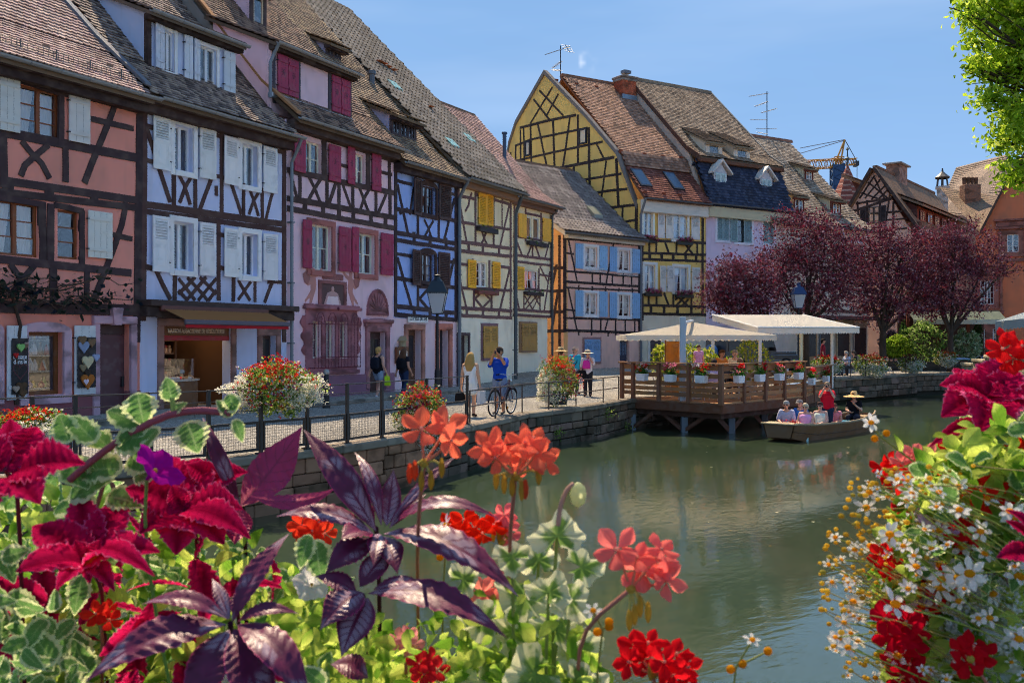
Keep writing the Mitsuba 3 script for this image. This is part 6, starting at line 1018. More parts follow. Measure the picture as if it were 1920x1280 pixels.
add(k + '__crank', cat(xf(lathe([(.09, -.004), (.095, 0), (.09, .004)], 16), np.array([[1, 0, 0, -.08], [0, 0, 1, .05], [0, 1, 0, .3], [0, 0, 0, 1.0]])), rod((-.08, .07, .3), (.04, .07, .18), .01), rod((-.08, -.07, .3), (-.2, -.07, .42), .01), box(-.01, .1, .07, .16, .165, .19), box(-.25, -.14, -.16, -.07, .41, .435)), 'metal', '#2a2a2c', M); add(k + '__rack', cat(*[rod((-.3, y, .76), (-.75, y, .74), .007, 4) for y in (-.06, 0, .06)], rod((-.7, .07, .74), (-WB, .05, WR), .007, 4), rod((-.7, -.07, .74), (-WB, -.05, WR), .007, 4)), 'metal', '#3a3a3c', M); add(k + '__headlamp', cat(ball((.42, 0, .9), (.04, .035, .035))), 'gloss', '#d8d8d8', M); add(k + '__reflector', box(WB - .28, WB - .2, -.012, .012, .15, .22), 'gloss', '#e08a20', M)
# ---------------------------------------------------------------- people
_sph = {}
def sph(c, r):
    return m3.Manifold.sphere(1.0, 12).scale((r, r, r)).translate(tuple(float(q) for q in c))
def bone(a, b, ra, rb): return m3.Manifold.batch_hull([sph(a, ra), sph(b, rb)])
def fuse(ms, ref=.035, it=6):
    m = m3.Manifold.batch_boolean(ms, m3.OpType.Add).refine_to_length(ref).to_mesh(); t = trimesh.Trimesh(np.array(m.vert_properties[:, :3], float), np.array(m.tri_verts), process=False)
    trimesh.smoothing.filter_taubin(t, iterations=it); return np.array(t.vertices), np.array(t.faces)
SKIN = ['#c99478', '#d2a088', '#bd8468', '#d8a890']
def person(pos, head, h, label, top='#808080', legs='#404048', hair='#5a4030', pose=None, group=None, sleeves=.9, leg_to=2.0, skirt=None, hat=None, cap=None, longhair=0, skin=None, shoe='#3a3434', top_to=0.0, heavy=1.0, glasses=False, name='person'):
    """A figure: x right, y forward, z up, in units of its height; pose overrides joints."""
    k = thing(name, label, 'person', group); M = rotz(head - math.pi / 2, pos); M[:3, :3] *= h
    J = dict(pel=(0, 0, .53), wai=(0, 0, .62), che=(0, .0, .735), nec=(0, 0, .83), hea=(0, .012, .915))
    for s, n in ((-1, 'L'), (1, 'R')): J.update({'hip' + n: (s * .05, 0, .52), 'kne' + n: (s * .055, .012, .285), 'ank' + n: (s * .055, -.012, .045), 'toe' + n: (s * .065, .085, .018), 'sho' + n: (s * .1, 0, .80), 'elb' + n: (s * .135, -.015, .635), 'wri' + n: (s * .14, .03, .49)})
    for a, b in (pose or {}).items(): J[a] = b
    J = {a: np.array(b, float) for a, b in J.items()}; w = heavy; sk = skin or R.choice(SKIN); X = np.array([1.0, 0, 0])
    B = [m3.Manifold.batch_hull([sph(J['pel'] + X * s * .035 * w, .058 * w) for s in (-1, 1)] + [sph(J['wai'] + X * s * .025 * w, .053 * w) for s in (-1, 1)]), m3.Manifold.batch_hull([sph(J['wai'] + X * s * .025 * w, .053 * w) for s in (-1, 1)] + [sph(J['che'] + X * s * .045 * w, .058 * w) for s in (-1, 1)]), m3.Manifold.batch_hull([sph(J['che'] + X * s * .045, .055) for s in (-1, 1)] + [sph(J['sho' + n], .036) for n in 'LR'] + [sph(J['nec'] - [0, 0, .02], .034)])]
    T_ = list(B); hd = J['hea']; f = hd - J['nec']; fw = np.array([0, 1, 0]) if 'face' not in J else J['face'] / np.linalg.norm(J['face']); up = f / np.linalg.norm(f); rt = np.cross(fw, up)
    at_ = lambda r, y, z: hd + rt * r + fw * y + up * z
    B += [bone(J['nec'] - [0, 0, .03], hd - up * .03, .031, .03), m3.Manifold.batch_hull([sph(at_(0, -.012, .025), .054), sph(at_(0, .008, .01), .05), sph(at_(0, .026, -.043), .024), sph(at_(0, .03, .012), .035)]), bone(at_(0, .055, .012), at_(0, .068, -.008), .006, .009), sph(at_(-.055, -.005, -.002), .012), sph(at_(.055, -.005, -.002), .012)]
    TR, SH, SL, hands = [], [], [], []
    for n in 'LR':
        hp, kn, an, to, so, el, wr = (J[q + n] for q in ('hip', 'kne', 'ank', 'toe', 'sho', 'elb', 'wri'))
        B += [bone(hp, kn, .056 * w, .034), bone(kn, kn * .65 + an * .35, .033, .033), bone(kn * .65 + an * .35, an, .034, .021), bone(an, to, .022, .018), bone(so, el, .034, .025), bone(el, el * .7 + wr * .3, .025, .026), bone(el * .7 + wr * .3, wr, .026, .017)]
        e = .010
        if leg_to > 0:
            t1 = min(leg_to, 1.0); TR.append(bone(hp, hp * (1 - t1) + kn * t1, .056 * w + e, .056 * w * (1 - t1) + .036 * t1 + e))
            if leg_to > 1: t2 = leg_to - 1; TR.append(bone(kn, kn * (1 - t2) + an * t2, .036 + e, .026 + e))
        SH += [bone(an - [0, 0, .012], to, .024, .022), bone(an + (an - to) * .15 * [1, 1, 0] - [0, 0, .018], an, .022, .026)]
        if sleeves > 0: t1 = min(sleeves, 1.0); SL.append(bone(so, so * (1 - t1) + el * t1, .036 + e, .028 + e * 1.3))
        if sleeves > 1: SL.append(bone(el, el * (2 - sleeves) + wr * (sleeves - 1), .027 + e, .022 + e))
        d = (wr - el) / np.linalg.norm(wr - el); gp_ = J.get('grip' + n); d = d if gp_ is None else gp_ / np.linalg.norm(gp_); sx = np.cross(d, [0, 0, 1.0]) if abs(d[2]) < .8 else np.cross(d, [1.0 if n == 'L' else -1.0, 0, 0]); sx /= np.linalg.norm(sx); nn = np.cross(sx, d)
        kn_ = wr + d * .05; hands.append(m3.Manifold.batch_hull([sph(wr, .014), sph(kn_ - sx * .016, .009), sph(kn_ + sx * .016, .009)]))
        for q, (o, l) in enumerate(((-.019, .030), (-.0065, .037), (.006, .035), (.018, .026))):
            r0 = kn_ + sx * o; r1 = r0 + d * l * .6 + nn * l * .25; hands += [bone(r0, r1, .0058, .0054), bone(r1, r1 + d * l * .35 + nn * l * .5, .0054, .0048)]
        r0 = wr + d * .015 - sx * .014; hands += [bone(r0, r0 + d * .022 - sx * .018, .0075, .0064), bone(r0 + d * .022 - sx * .018, r0 + d * .045 - sx * .016 + nn * .008, .0064, .0052)]
    v, f_ = fuse(B); hv, hf = fuse(hands, .012, 3); add(k + '__body', cat((v, f_), (hv, hf)), 'skin', jit(sk, .06), M, smooth=True)
    grow = lambda ms, e: [m.translate((0, 0, 0)) for m in ms]
    tz = [m3.Manifold.batch_hull([sph(J['pel'] + X * s * .036 * w - [0, 0, top_to], .058 * w + .013) for s in (-1, 1)] + [sph(J['wai'] + X * s * .026 * w, .055 * w + .012) for s in (-1, 1)]), m3.Manifold.batch_hull([sph(J['wai'] + X * s * .026 * w, .055 * w + .012) for s in (-1, 1)] + [sph(J['che'] + X * s * .046 * w, .058 * w + .012) for s in (-1, 1)]), m3.Manifold.batch_hull([sph(J['che'] + X * s * .046, .056 + .010) for s in (-1, 1)] + [sph(J['sho' + n], .040 if sleeves > 0 else .030) for n in 'LR'])]
    if leg_to > 0: add(k + '__trousers' if leg_to > 1.2 else k + '__shorts', fuse(TR + [m3.Manifold.batch_hull([sph(J['pel'] + X * s * .036 * w, .058 * w + .009) for s in (-1, 1)] + [sph(J['hip' + n], .056 * w + .009) for n in 'LR'])]), 'cloth', jit(legs, .05), M, smooth=True)
    if skirt: add(k + '__skirt', fuse([m3.Manifold.batch_hull([sph(J['pel'] + X * s * .036, .075) for s in (-1, 1)] + [sph((J['hip' + n] * (1 - skirt) + J['kne' + n] * skirt), .064) for n in 'LR'])]), 'cloth', jit(legs, .05), M, smooth=True)
    add(k + '__shirt' if sleeves > 0 else k + '__top', fuse(tz + SL), 'cloth', jit(top, .05), M, smooth=True); add(k + '__shoes', fuse(SH, .03, 3), 'rough', jit(shoe, .1), M, smooth=True)
    hr = [m3.Manifold.batch_hull([sph(at_(0, -.018, .03), .06), sph(at_(0, .012, .05), .046)]).trim_by_plane(tuple(up * .93 - fw * .36), float((up * .93 - fw * .36) @ at_(0, .0, .016))), bone(at_(0, -.04, .01), at_(0, -.035, -.03), .042, .03)]
    if longhair: hr += [m3.Manifold.batch_hull([sph(at_(s * .025, -.03, .01), .045) for s in (-1, 1)] + [sph(at_(s * .055, -.045, -longhair * .55), .032) for s in (-1, 1)]), m3.Manifold.batch_hull([sph(at_(s * .05, -.045, -longhair * .5), .034) for s in (-1, 1)] + [sph(at_(s * .03, -.05, -longhair), .018) for s in (-1, 1)])]
    add(k + '__hair', fuse(hr, .02, 3), 'cloth', jit(hair, .1), M, smooth=True)
    add(k + '__face', cat(*[ball(at_(s * .021, .0555, .012), .0085, 1) for s in (-1, 1)], ball(at_(0, .05, -.028), (.016, .006, .005), 1)), 'gloss', '#3a1c1a', M)
    Rm = np.eye(4); Rm[:3, 0], Rm[:3, 1], Rm[:3, 2], Rm[:3, 3] = rt, fw, up, hd
    if glasses: add(k + '__sunglasses', xf(cat(*[ball((s * .022, .057, .012), (.018, .008, .012), 1) for s in (-1, 1)], box(-.055, .055, .045, .05, .012, .018)), Rm), 'gloss', '#15151a', M)
    if hat: add(k + '__hat', xf(cat(lathe([(.064, .04), (.135, .022), (.14, .018), (.06, .034)], 18), lathe([(.063, .03), (.062, .07), (.05, .098), (.001, .105)], 18)), Rm), 'cloth', hat, M, smooth=True); add(k + '__hat_band', xf(lathe([(.065, .038), (.065, .056)], 18), Rm), 'cloth', '#3a2c22', M)
    if cap: add(k + '__cap', xf(cat(lathe([(.062, .03), (.06, .06), (.04, .085), (.001, .09)], 14), hull([(-.05, .03, .035), (.05, .03, .035), (-.035, .1, .028), (.035, .1, .028), (0, .11, .03), (-.05, .03, .042), (.05, .03, .042)])), Rm), 'cloth', cap, M)
    return k, J, M
def P_(M, p): return M[:3, :3] @ np.asarray(p, float) + M[:3, 3]
CAMR = dict(elbL=(-.13, .08, .72), wriL=(-.045, .13, .885), gripL=(.5, .35, .5), elbR=(.13, .08, .72), wriR=(.045, .13, .885), gripR=(-.5, .35, .5))
def camera_prop(M, label, z=.925):
    k = thing('photo_camera', label, 'camera'); add(k + '__body', cbox(-.045, .045, .085, .12, z - .025, z + .025, .004), 'rough', '#1a1a1c', M); add(k + '__lens', xf(lathe([(.02, .11), (.022, .17), (.017, .172), (.001, .165)], 10), np.array([[1, 0, 0, 0], [0, 0, 1, 0], [0, -1, 0, z], [0, 0, 0, 1.0]])), 'gloss', '#101014', M)
sit = lambda zs, **k: {**dict(hipL=(-.055, 0, zs), hipR=(.055, 0, zs), pel=(0, 0, zs + .02), wai=(0, -.005, zs + .10), che=(0, 0, zs + .215), nec=(0, .01, zs + .31), hea=(0, .03, zs + .395), shoL=(-.1, 0, zs + .28), shoR=(.1, 0, zs + .28), kneL=(-.07, .24, zs + .01), kneR=(.07, .24, zs + .01), ankL=(-.07, .24, zs - .23), ankR=(.07, .24, zs - .23), toeL=(-.075, .33, zs - .25), toeR=(.075, .33, zs - .25), elbL=(-.14, .04, zs + .13), elbR=(.14, .04, zs + .13), wriL=(-.07, .17, zs + .1), wriR=(.07, .17, zs + .1)), **k}
D = math.radians
def stand(px, y): g = gp(px, y, .03); return (g[0], g[1], float(zg(g[0], g[1])) + .0)
k, J, M = person(stand(937, 774), D(-112), 1.80, 'man in a blue polo shirt and grey shorts taking a picture behind the bicycle', '#1c48b0', '#7a8aa8', '#4a3a30', CAMR, leg_to=.95, skin='#b8805c', shoe='#6a6258', heavy=1.05); camera_prop(M, 'black camera held up by the man in the blue polo')
k, J, M = person(stand(882, 779), D(75), 1.66, 'blonde woman in a short white dress seen from behind beside the railing', '#ece8e0', '#ece8e0', '#b08850', dict(wriL=(-.15, .0, .47), wriR=(.15, .02, .48)), sleeves=0, leg_to=0, skirt=.55, longhair=.19, shoe='#3a2a24', skin='#cf9a78')
bk = thing('shopping_bag', 'white paper shopping bag held by the woman in white', 'bag'); c = P_(M, (.17, .03, .33)); Mb = rotz(D(60), c); add(bk + '__sack', hull([(x, y, z) for x, z in ((-.13, .12), (.13, .12), (-.14, -.22), (.14, -.22)) for y in (-.045, .045)]), 'paint', '#e2dcd8', Mb); add(bk + '__handle', tube([(-.06, 0, .11), (-.05, 0, .2), (0, 0, .24), (.05, 0, .2), (.06, 0, .11)], .006, 5), 'rough', '#b0a8a0', Mb)
bk = thing('handbag', 'black handbag hanging from the left hand of the woman in white', 'bag'); c = P_(M, (-.17, 0, .32)); Mb = rotz(D(20), c); add(bk + '__pouch', fuse([m3.Manifold.batch_hull([sph((x, 0, z), .06) for x, z in ((-.07, .05), (.07, .05), (-.08, -.12), (.08, -.12))])]), 'rough', '#1e1a1a', Mb, smooth=True); add(bk + '__strap', tube([(-.06, 0, .09), (0, 0, .25), (.06, 0, .09)], .01, 5), 'rough', '#1e1a1a', Mb)
walk = dict(kneL=(-.055, .09, .30), ankL=(-.05, .02, .06), toeL=(-.05, .10, .02), kneR=(.055, .0, .285), ankR=(.055, -.13, .08), toeR=(.06, -.06, .02), wriR=(.15, .07, .50), elbR=(.14, -.03, .64), wriL=(-.15, -.06, .5))
def backpack(M, label, col):
    k = thing('backpack', label, 'backpack'); add(k + '__sack', fuse([m3.Manifold.batch_hull([sph((s * .05, -.11, z), .045) for s in (-1, 1) for z in (.62, .76)])]), 'cloth', col, M, smooth=True); add(k + '__strap', cat(*[tube([(s * .06, -.07, .8), (s * .065, .0, .845), (s * .065, .07, .78), (s * .075, .05, .68), (s * .07, -.06, .62)], .012, 5) for s in (-1, 1)]), 'cloth', col, M)
p = at(709, 640, 31.6); k, J, M = person((p[0], p[1], .1), D(62), 1.68, 'woman with a blond bun, black top and denim shorts walking past the pink house', '#1c1c22', '#8a9aae', '#c09a5e', walk, sleeves=0, leg_to=.5, skin='#cc9c84', shoe='#c8c8c8'); backpack(M, 'dark backpack of the woman in denim shorts', '#202430')
bk = thing('shopping_bag', 'lime green bag at the knee of the woman in denim shorts', 'bag'); add(bk + '__sack', hull([P_(M, p) for p in ((.13, .02, .45), (.21, .08, .45), (.13, .02, .27), (.22, .1, .27), (.15, .0, .36))]), 'cloth', '#b4d82c'); add(bk + '__handle', rod(P_(M, (.17, .05, .44)), P_(M, (.15, .06, .49)), .012), 'cloth', '#b4d82c')
k, J, M = person((*at(757, 640, 32.6)[:2], .1), D(58), 1.62, 'long-haired woman in dark clothes and jeans walking before the blue house', '#26262e', '#2c3a58', '#5e4434', walk, longhair=.16, sleeves=.3, shoe='#c0c4cc'); backpack(M, 'black backpack of the long-haired woman', '#1a1c22')
k, J, M = person(stand(1052, 745), D(100), 1.72, 'person in a yellow shirt and straw hat seen from behind the flower tub', '#c8c040', '#4a4a40', '#5a4434', dict(wriL=(-.1, .12, .6), wriR=(.1, .12, .6)), hat='#cdb07c', heavy=1.1)
k, J, M = person(stand(1078, 738), D(-60), 1.72, 'man in a turquoise shirt and cap standing between two tourists', '#2c9cb8', '#2c3444', '#5a4a40', dict(wriR=(.12, .1, .56)), cap='#a08a80'); bk = thing('shoulder_bag', 'black shoulder bag of the man in the turquoise shirt', 'bag'); add(bk + '__pouch', cbox(.08, .16, -.02, .1, .44, .53, .01), 'rough', '#1c1c20', M); add(bk + '__strap', tube([(.12, .05, .53), (.02, .085, .66), (-.08, .03, .82), (-.05, -.07, .76), (.1, -.06, .56)], .008, 5), 'rough', '#1c1c20', M)
k, J, M = person(stand(1102, 742), D(-100), 1.63, 'woman in a pale sun hat and dark trousers holding her hands to her face', '#e0d4d8', '#2a2a30', '#5a4030', dict(elbL=(-.13, .06, .70), wriL=(-.05, .12, .86), gripL=(.4, .3, .5)), hat='#e0cfb0', shoe='#2a2628', glasses=True); bk = thing('shoulder_bag', 'bright pink bag of the woman in the pale sun hat', 'bag'); add(bk + '__pouch', fuse([m3.Manifold.batch_hull([sph((x, .1, z), .03) for x, z in ((-.02, .76), (.06, .76), (-.04, .63), (.08, .63))])]), 'cloth', '#e03aa0', M, smooth=True); add(bk + '__strap', tube([(.0, .1, .78), (-.05, .05, .86), (-.02, -.06, .84)], .01, 5), 'cloth', '#c83090', M)
bk = thing('handbag', 'black bag hanging at the hip of the woman with the pink bag', 'bag'); add(bk + '__pouch', fuse([m3.Manifold.batch_hull([sph((x, .06, z), .035) for x, z in ((.06, .54), (.16, .54), (.07, .44), (.17, .44))])]), 'rough', '#1c1a1c', M, smooth=True); add(bk + '__strap', tube([(.1, .06, .56), (.09, .06, .7), (.08, .02, .83)], .01, 5), 'rough', '#1c1a1c', M)
# ---------------------------------------------------------------- restaurant terrace over the water
WD = ('#a87850', '#9a6a44', '#b28458', '#a0704c', '#8c6242')
DA, DB, DC, DE = np.array([3.99, 34.0]), np.array([6.56, 31.1]), np.array([10.34, 35.3]), np.array([12.8, 40.0])
tk = thing('terrace', 'brown wooden restaurant terrace on posts over the canal', 'terrace')
DP = Polygon([DA, DB, DC, DE, (13.2, 44.6), (8, 38.4)]); fd_ = (DC - DB) / np.linalg.norm(DC - DB)
for i in range(64):
    o = DA + np.array([fd_[1], -fd_[0]]) * (-6 + .22 * i); st = LineString([o - fd_ * 20, o + fd_ * 30]).buffer(.104, cap_style='flat').intersection(DP)
    if st.area > .05: add(tk + '__plank', flatprism(st, -.03, .012 + R.uniform(0, .003)), 'timber', jit(R.choice(WD), .12))
for a, b in ((DA, DB), (DB, DC), (DC, DE)):
    f_ = Frame(a, b - a); f_ = f_ if f_.n @ (np.array([9, 38]) - a) < 0 else f_; L = np.linalg.norm(b - a); s_ = 1 if f_.n @ (np.array([9, 38]) - a) < 0 else -1
    add(tk + '__edge_beam', cbox(0, L, -.09 if s_ > 0 else -.02, .02 if s_ > 0 else .09, -.32, -.035, .01), 'timber', jit('#6f4630', .1), f_.M); add(tk + '__bearer', cbox(.2, L - .15, -.3, -.15, -.5, -.325, .01), 'timber', jit('#54362a', .1), f_.M)
for x, y in ((1186, 33.7), (1283, 32.6), (1371, 32.3), (1432, 35), (1500, 38.5)):
    p = at(x, 640, y)[:2]; add(tk + '__pile', cbox(p[0] - .11, p[0] + .11, p[1] - .11, p[1] + .11, -2, -.5, .02), 'metal', '#62696f')
    for s_ in (-1, 1): d = np.array([DB - DA, DC - DB][0 if x < 1350 else 1]); d = d / np.linalg.norm(d) * s_; add(tk + '__brace', hull([np.r_[p + d * t + o, z + e] for t, z in ((.1, -.98), (.85, -.52)) for o in (np.array([-.05, -.05]), np.array([.05, .05])) for e in (0, .12)]), 'timber', '#6a4634')
rk = thing('terrace_railing', 'brown plank railing round the terrace carrying white flower troughs', 'railing')
def board_rail(xs, a, b, top, lo):
    f_ = Frame(a, b - a); us = [f_.px(x, 640)[0] for x in xs]; s_ = 1 if f_.n @ (np.array([9, 38]) - a) < 0 else -1
    for i, u in enumerate(us):
        add(rk + '__post', cbox(u - .06, u + .06, -.075, .055, -.05 + lo, top, .01), 'timber', jit('#7e5640', .12), f_.M)
        if i < len(us) - 1:
            for z0, z1 in ((.16, .29), (.33, .46), (.51, .66), (.78, .92), (1.02, 1.19)):
                if z1 + lo < top: add(rk + '__board', cbox(u + .062, us[i + 1] - .062, -.045, -.015, z0 + lo, z1 + lo, .006), 'timber', jit(R.choice(WD), .15), f_.M)
    add(rk + '__cap', cbox(us[0] - .1, us[-1] + .1, -.1, .1, top, top + .045, .01), 'timber', jit('#9a7050', .08), f_.M); return f_
fa = board_rail((1166, 1187, 1235, 1291, 1351), DA, DB, 1.22, 0); fb = board_rail((1353, 1395, 1435, 1471, 1507), DB, DC, 1.22, 0); fc = board_rail((1509, 1526, 1557), DC, DE, .98, -.22)
TR = [(1210, fa, 'left-hand end, red and white'), (1263, fa, 'second from the left, pink'), (1321, fa, 'third from the left, red and white'), (1377, fb, 'first past the corner, red and pink'), (1416, fb, 'mostly green leaves with a few red'), (1453, fb, 'red with a pale pink head'), (1489, fb, 'last on the upper railing, red'), (1513, fc, 'first on the low railing'), (1541, fc, 'last on the low railing')]
for i, (x, f_, lb) in enumerate(TR):
    u = f_.px(x, 640)[0]; lo = -.24 if f_ is fc else 0; k = thing('flower_trough', f'white trough of geraniums on the terrace railing, {lb}', 'flower trough', 'white troughs on the terrace railing'); w = .2; z0 = .64 + lo
    add(k + '__trough', hull([(a * q, b_, z) for a, q in ((-1, 1), (1, 1)) for q, z in ((w, z0 + .24), (w * .85, z0)) for b_ in (-.02, .19)] if False else [(s_ * q + u, b_, z) for s_ in (-1, 1) for q, z in ((w, z0 + .24), (w * .82, z0)) for b_ in (.06, .27)]), 'paint', '#e4e6e8', f_.M)
    n = 170; c = np.c_[NR.normal(u, .13, n), NR.normal(.17, .07, n), z0 + .24 + np.abs(NR.normal(.02, .12, n))]; add(k + '__leaves', quads(c, .045), 'leaf', cols(['#4f7a32', '#6a9a40', '#3c6228'], n), f_.M, kind='stuff')
    pal = [['#d41a20', '#d41a20', '#f0e8e8'], ['#e88aa8', '#f0a8c0', '#c83050'], ['#d41a20', '#e03028', '#e8e8ec'], ['#d41a20', '#f0909c'], ['#c81a28'], ['#d41a20', '#f09aa0'], ['#e02a28', '#f06a70'], ['#d41a20', '#e88090'], ['#c81a28', '#e86a78']][i]; m = 5 if i == 4 else 11
    hd = np.c_[NR.uniform(u - .24, u + .24, m), NR.uniform(.08, .28, m), z0 + NR.uniform(.34, .58, m)]; q = np.repeat(hd, 12, 0) + NR.normal(size=(m * 12, 3)) * .032; C = np.repeat(np.array([lin(R.choice(pal)) for _ in range(m)]), 48, 0); add(k + '__flowers', quads(q, .035), 'petal', C, f_.M, kind='stuff')
def scallop(k, a, b, z, hgt, col='#ece8e0', n=0):
    a, b = np.array(a, float), np.array(b, float); f_ = Frame(a[:2], (b - a)[:2]); L = np.linalg.norm((b - a)[:2]); n = n or int(L / .22); t = np.linspace(0, L, n * 8 + 1); lowz = -hgt - .05 * np.abs(np.sin(t / L * n * np.pi)); sl = (b[2] - a[2]) / L
    v = np.vstack([np.c_[t, 0 * t, a[2] + sl * t], np.c_[t, .02 * np.sin(t * 6), a[2] + sl * t + lowz]]); i = np.arange(len(t) - 1); add(k + '__valance', (v, np.stack([i, i + 1, i + 1 + len(t), i + len(t)], 1)), 'canvas', col, f_.M)
k = thing('cantilever_parasol', 'large cream square parasol on a steel post at the left of the terrace', 'parasol'); c = np.array([6.25, 34.5]); hw = 2.45; ap = np.array([*c, 2.62]); cs = [np.array([*(c + hw * np.array(q)), 2.16]) for q in ((-1, -.55), (1, -.75), (1.0, .75), (-1, .75))]
for i in range(4):
    a, b = cs[i], cs[(i + 1) % 4]; add(k + '__canopy', (np.array([a, b, (b * .5 + ap * .5) - [0, 0, .03], (a * .5 + ap * .5) - [0, 0, .03], ap]), np.array([[0, 1, 2], [0, 2, 3], [3, 2, 4]])), 'canvas', '#c6bcaa'); scallop(k, a, b, 0, .14, '#ece4d4'); add(k + '__rib', rod(a - [0, 0, .03], ap - [0, 0, .06], .022, 5), 'metal', '#b8b4ac')
p = at(1280, 640, 32.5); add(k + '__post', cbox(p[0] - .095, p[0] + .095, p[1] - .06, p[1] + .06, 0, H + 46 / F * 32.5, .01), 'metal', '#aab6c0'); add(k + '__arm', cat(rod((p[0], p[1], 2.55), ap + [0, 0, .05], .05, 6), rod((p[0], p[1], 1.9), (p[0] * .6 + ap[0] * .4, p[1] * .6 + ap[1] * .4, 2.58), .03, 6)), 'metal', '#b8bec4')
k = thing('terrace_awning', 'broad white flat awning with scalloped valance over the terrace', 'awning'); q = [at(1422, 614, 35.2), at(1611, 614, 41.5), at(1505, 590, 46.5), at(1336, 590, 39.6)]
ws = np.linspace(0, 1, 9)
for i in range(8): a, b, c_, d_ = (q[0] + (q[1] - q[0]) * ws[i], q[0] + (q[1] - q[0]) * ws[i + 1], q[3] + (q[2] - q[3]) * ws[i + 1], q[3] + (q[2] - q[3]) * ws[i]); add(k + '__canopy', quad(a, b, c_, d_), 'canvas', '#c9c3b6')
for a, b in ((q[0], q[1]), (q[1], q[2]), (q[3], q[0])): scallop(k, a, b, 0, .2); add(k + '__edge_bar', rod(a, b, .035, 6), 'metal', '#dcdcd8')
for x, y, Y, cl in ((1425, 683, 35.4, '#e8e6e0'), (1502, 676, 38, '#e0d8b0'), (1337, 683, 38, '#dcdad4'), (1560, 690, 41, '#dcdad4')): p = at(x, y, Y); add(k + '__post', cbox(p[0] - .05, p[0] + .05, Y - .05, Y + .05, 0.02, 2.6 - .1, .01), 'paint', cl)
k = thing('wooden_screen', 'orange-brown wooden screen at the back of the terrace under the parasol', 'screen'); p = at(1262, 660, 36.6); add(k + '__frame', cat(box(p[0] - .3, p[0] - .26, p[1], p[1] + .05, 0, 2), box(p[0] + .26, p[0] + .3, p[1], p[1] + .05, 0, 2)), 'timber', '#8a5428')
for i in range(6): add(k + '__slat', box(p[0] - .25 + .085 * i, p[0] - .25 + .085 * i + .08, p[1] + .01, p[1] + .04, .02, 1.95), 'timber', jit('#c07a34', .1))
def bush(k, c, r, pal, n, ls, name='foliage', mat='leaf'):
    d = NR.normal(size=(n, 3)); d /= np.linalg.norm(d, axis=1, keepdims=True); c = np.array(c, float); rr = (.45 + .85 * meshkit.fbm(d * 2.5 + c, 3)) * NR.uniform(.45, 1, n) ** .4; add(k + '__' + name, quads(c + d * rr[:, None] * np.array(r), NR.uniform(.6, 1.3, n) * ls), mat, cols(pal, n, .3), kind='stuff')
BAM = ['#a8b83a', '#8fa82e', '#c4c850', '#6f8a28', '#d0d068']
for x, Y, w, hh, lb in ((1240, 37.2, .35, 1.5, 'thin bamboo left of the wooden screen'), (1296, 37.8, .45, 1.5, 'leafy bamboo between the screen and the standing child'), (1330, 37.6, .4, 1.4, 'leafy bamboo right of the standing child'), (1408, 38, .75, 1.7, 'tall yellow-green bamboo clump before the dark car')):
    k = thing('bamboo', lb, 'bamboo'); p = at(x, 640, Y); b = MB(); 
    for _ in range(14): a = R.uniform(0, 6.28); rr = R.uniform(0, w); b.a(rod((p[0] + .3 * rr * math.cos(a), Y + .3 * rr * math.sin(a), .3), (p[0] + rr * math.cos(a), Y + rr * math.sin(a), hh * R.uniform(.9, 1.25)), .012, 4), jit('#8a8a34', .2))
    add(k + '__cane', b, 'rough'); bush(k, (p[0], Y, hh * .78), (w * 1.15, w, hh * .55), BAM, 420, .07); add(k + '__pot', lathe([(.001, .02), (.2, .02), (.26, .4), (.22, .4), (.2, .36), (.001, .36)], 12, (p[0], Y, 0)), 'rough', '#b8b0a4')
def bistro(x, Y, dx, dy, lb):
    p = at(x, 640, Y); k = thing('cafe_table', lb, 'table'); add(k + '__top', cbox(p[0] - .4, p[0] + .4, Y - .35, Y + .35, .72, .75, .01), 'paint', '#d8d4cc'); add(k + '__leg', cat(rod((p[0], Y, .02), (p[0], Y, .72), .03, 6), cbox(p[0] - .25, p[0] + .25, Y - .25, Y + .25, .012, .04, .01)), 'metal', '#8a8a8a'); return p
def chair(p, a, lb):
    k = thing('cafe_chair', lb, 'chair'); M = rotz(a - math.pi / 2, p); add(k + '__seat', cbox(-.21, .21, -.2, .22, .43, .46, .01), 'paint', '#c8c4ba', M); add(k + '__backrest', tube([(-.22, -.2, .45), (-.22, -.26, .8), (-.1, -.28, .9), (.1, -.28, .9), (.22, -.26, .8), (.22, -.2, .45)], .014, 5), 'metal', '#c4c8cc', M)
    for sx in (-1, 1):
        for sy in (-1, 1): add(k + '__leg', rod((sx * .2, sy * .19, .44), (sx * .23, sy * .24, .015), .013, 5), 'metal', '#c4c8cc', M)
    for z in (.62, .74): add(k + '__bar', rod((-.22, -.235, z), (.22, -.235, z), .01, 4), 'metal', '#c4c8cc', M)
bistro(1300, 33.6, 0, 0, 'pale table at the left of the terrace behind the pink trough'); bistro(1362, 33.9, 0, 0, 'table with the diners near the terrace corner'); bistro(1440, 36.2, 0, 0, 'table on the right part of the terrace')
for x, Y, a, lb in ((1242, 34.2, 20, 'empty metal chair at the left railing of the terrace'), (1286, 32.8, 80, 'metal chair before the left terrace table'), (1320, 33.6, 200, 'metal chair between the two left tables'), (1424, 35.6, 60, 'metal chair left of the right table'), (1462, 36.8, 210, 'metal chair right of the right table'), (1480, 37.4, 30, 'metal chair at the right end of the upper terrace')): p = at(x, 640, Y); chair((p[0], Y, .015), D(a), lb)
def diner(x, y_, Y, a, lb, **kw):
    p = at(x, 640, Y); zt = H - (y_ - 640) / F * Y; kw.setdefault('h', 1.72); hh = kw.pop('h'); z0 = zt - (.26 + .395 + .1) * hh; k, J, M = person((p[0], Y, .015 + max(z0, -.02)), D(a), hh, lb, pose=sit(.26), **kw); return M
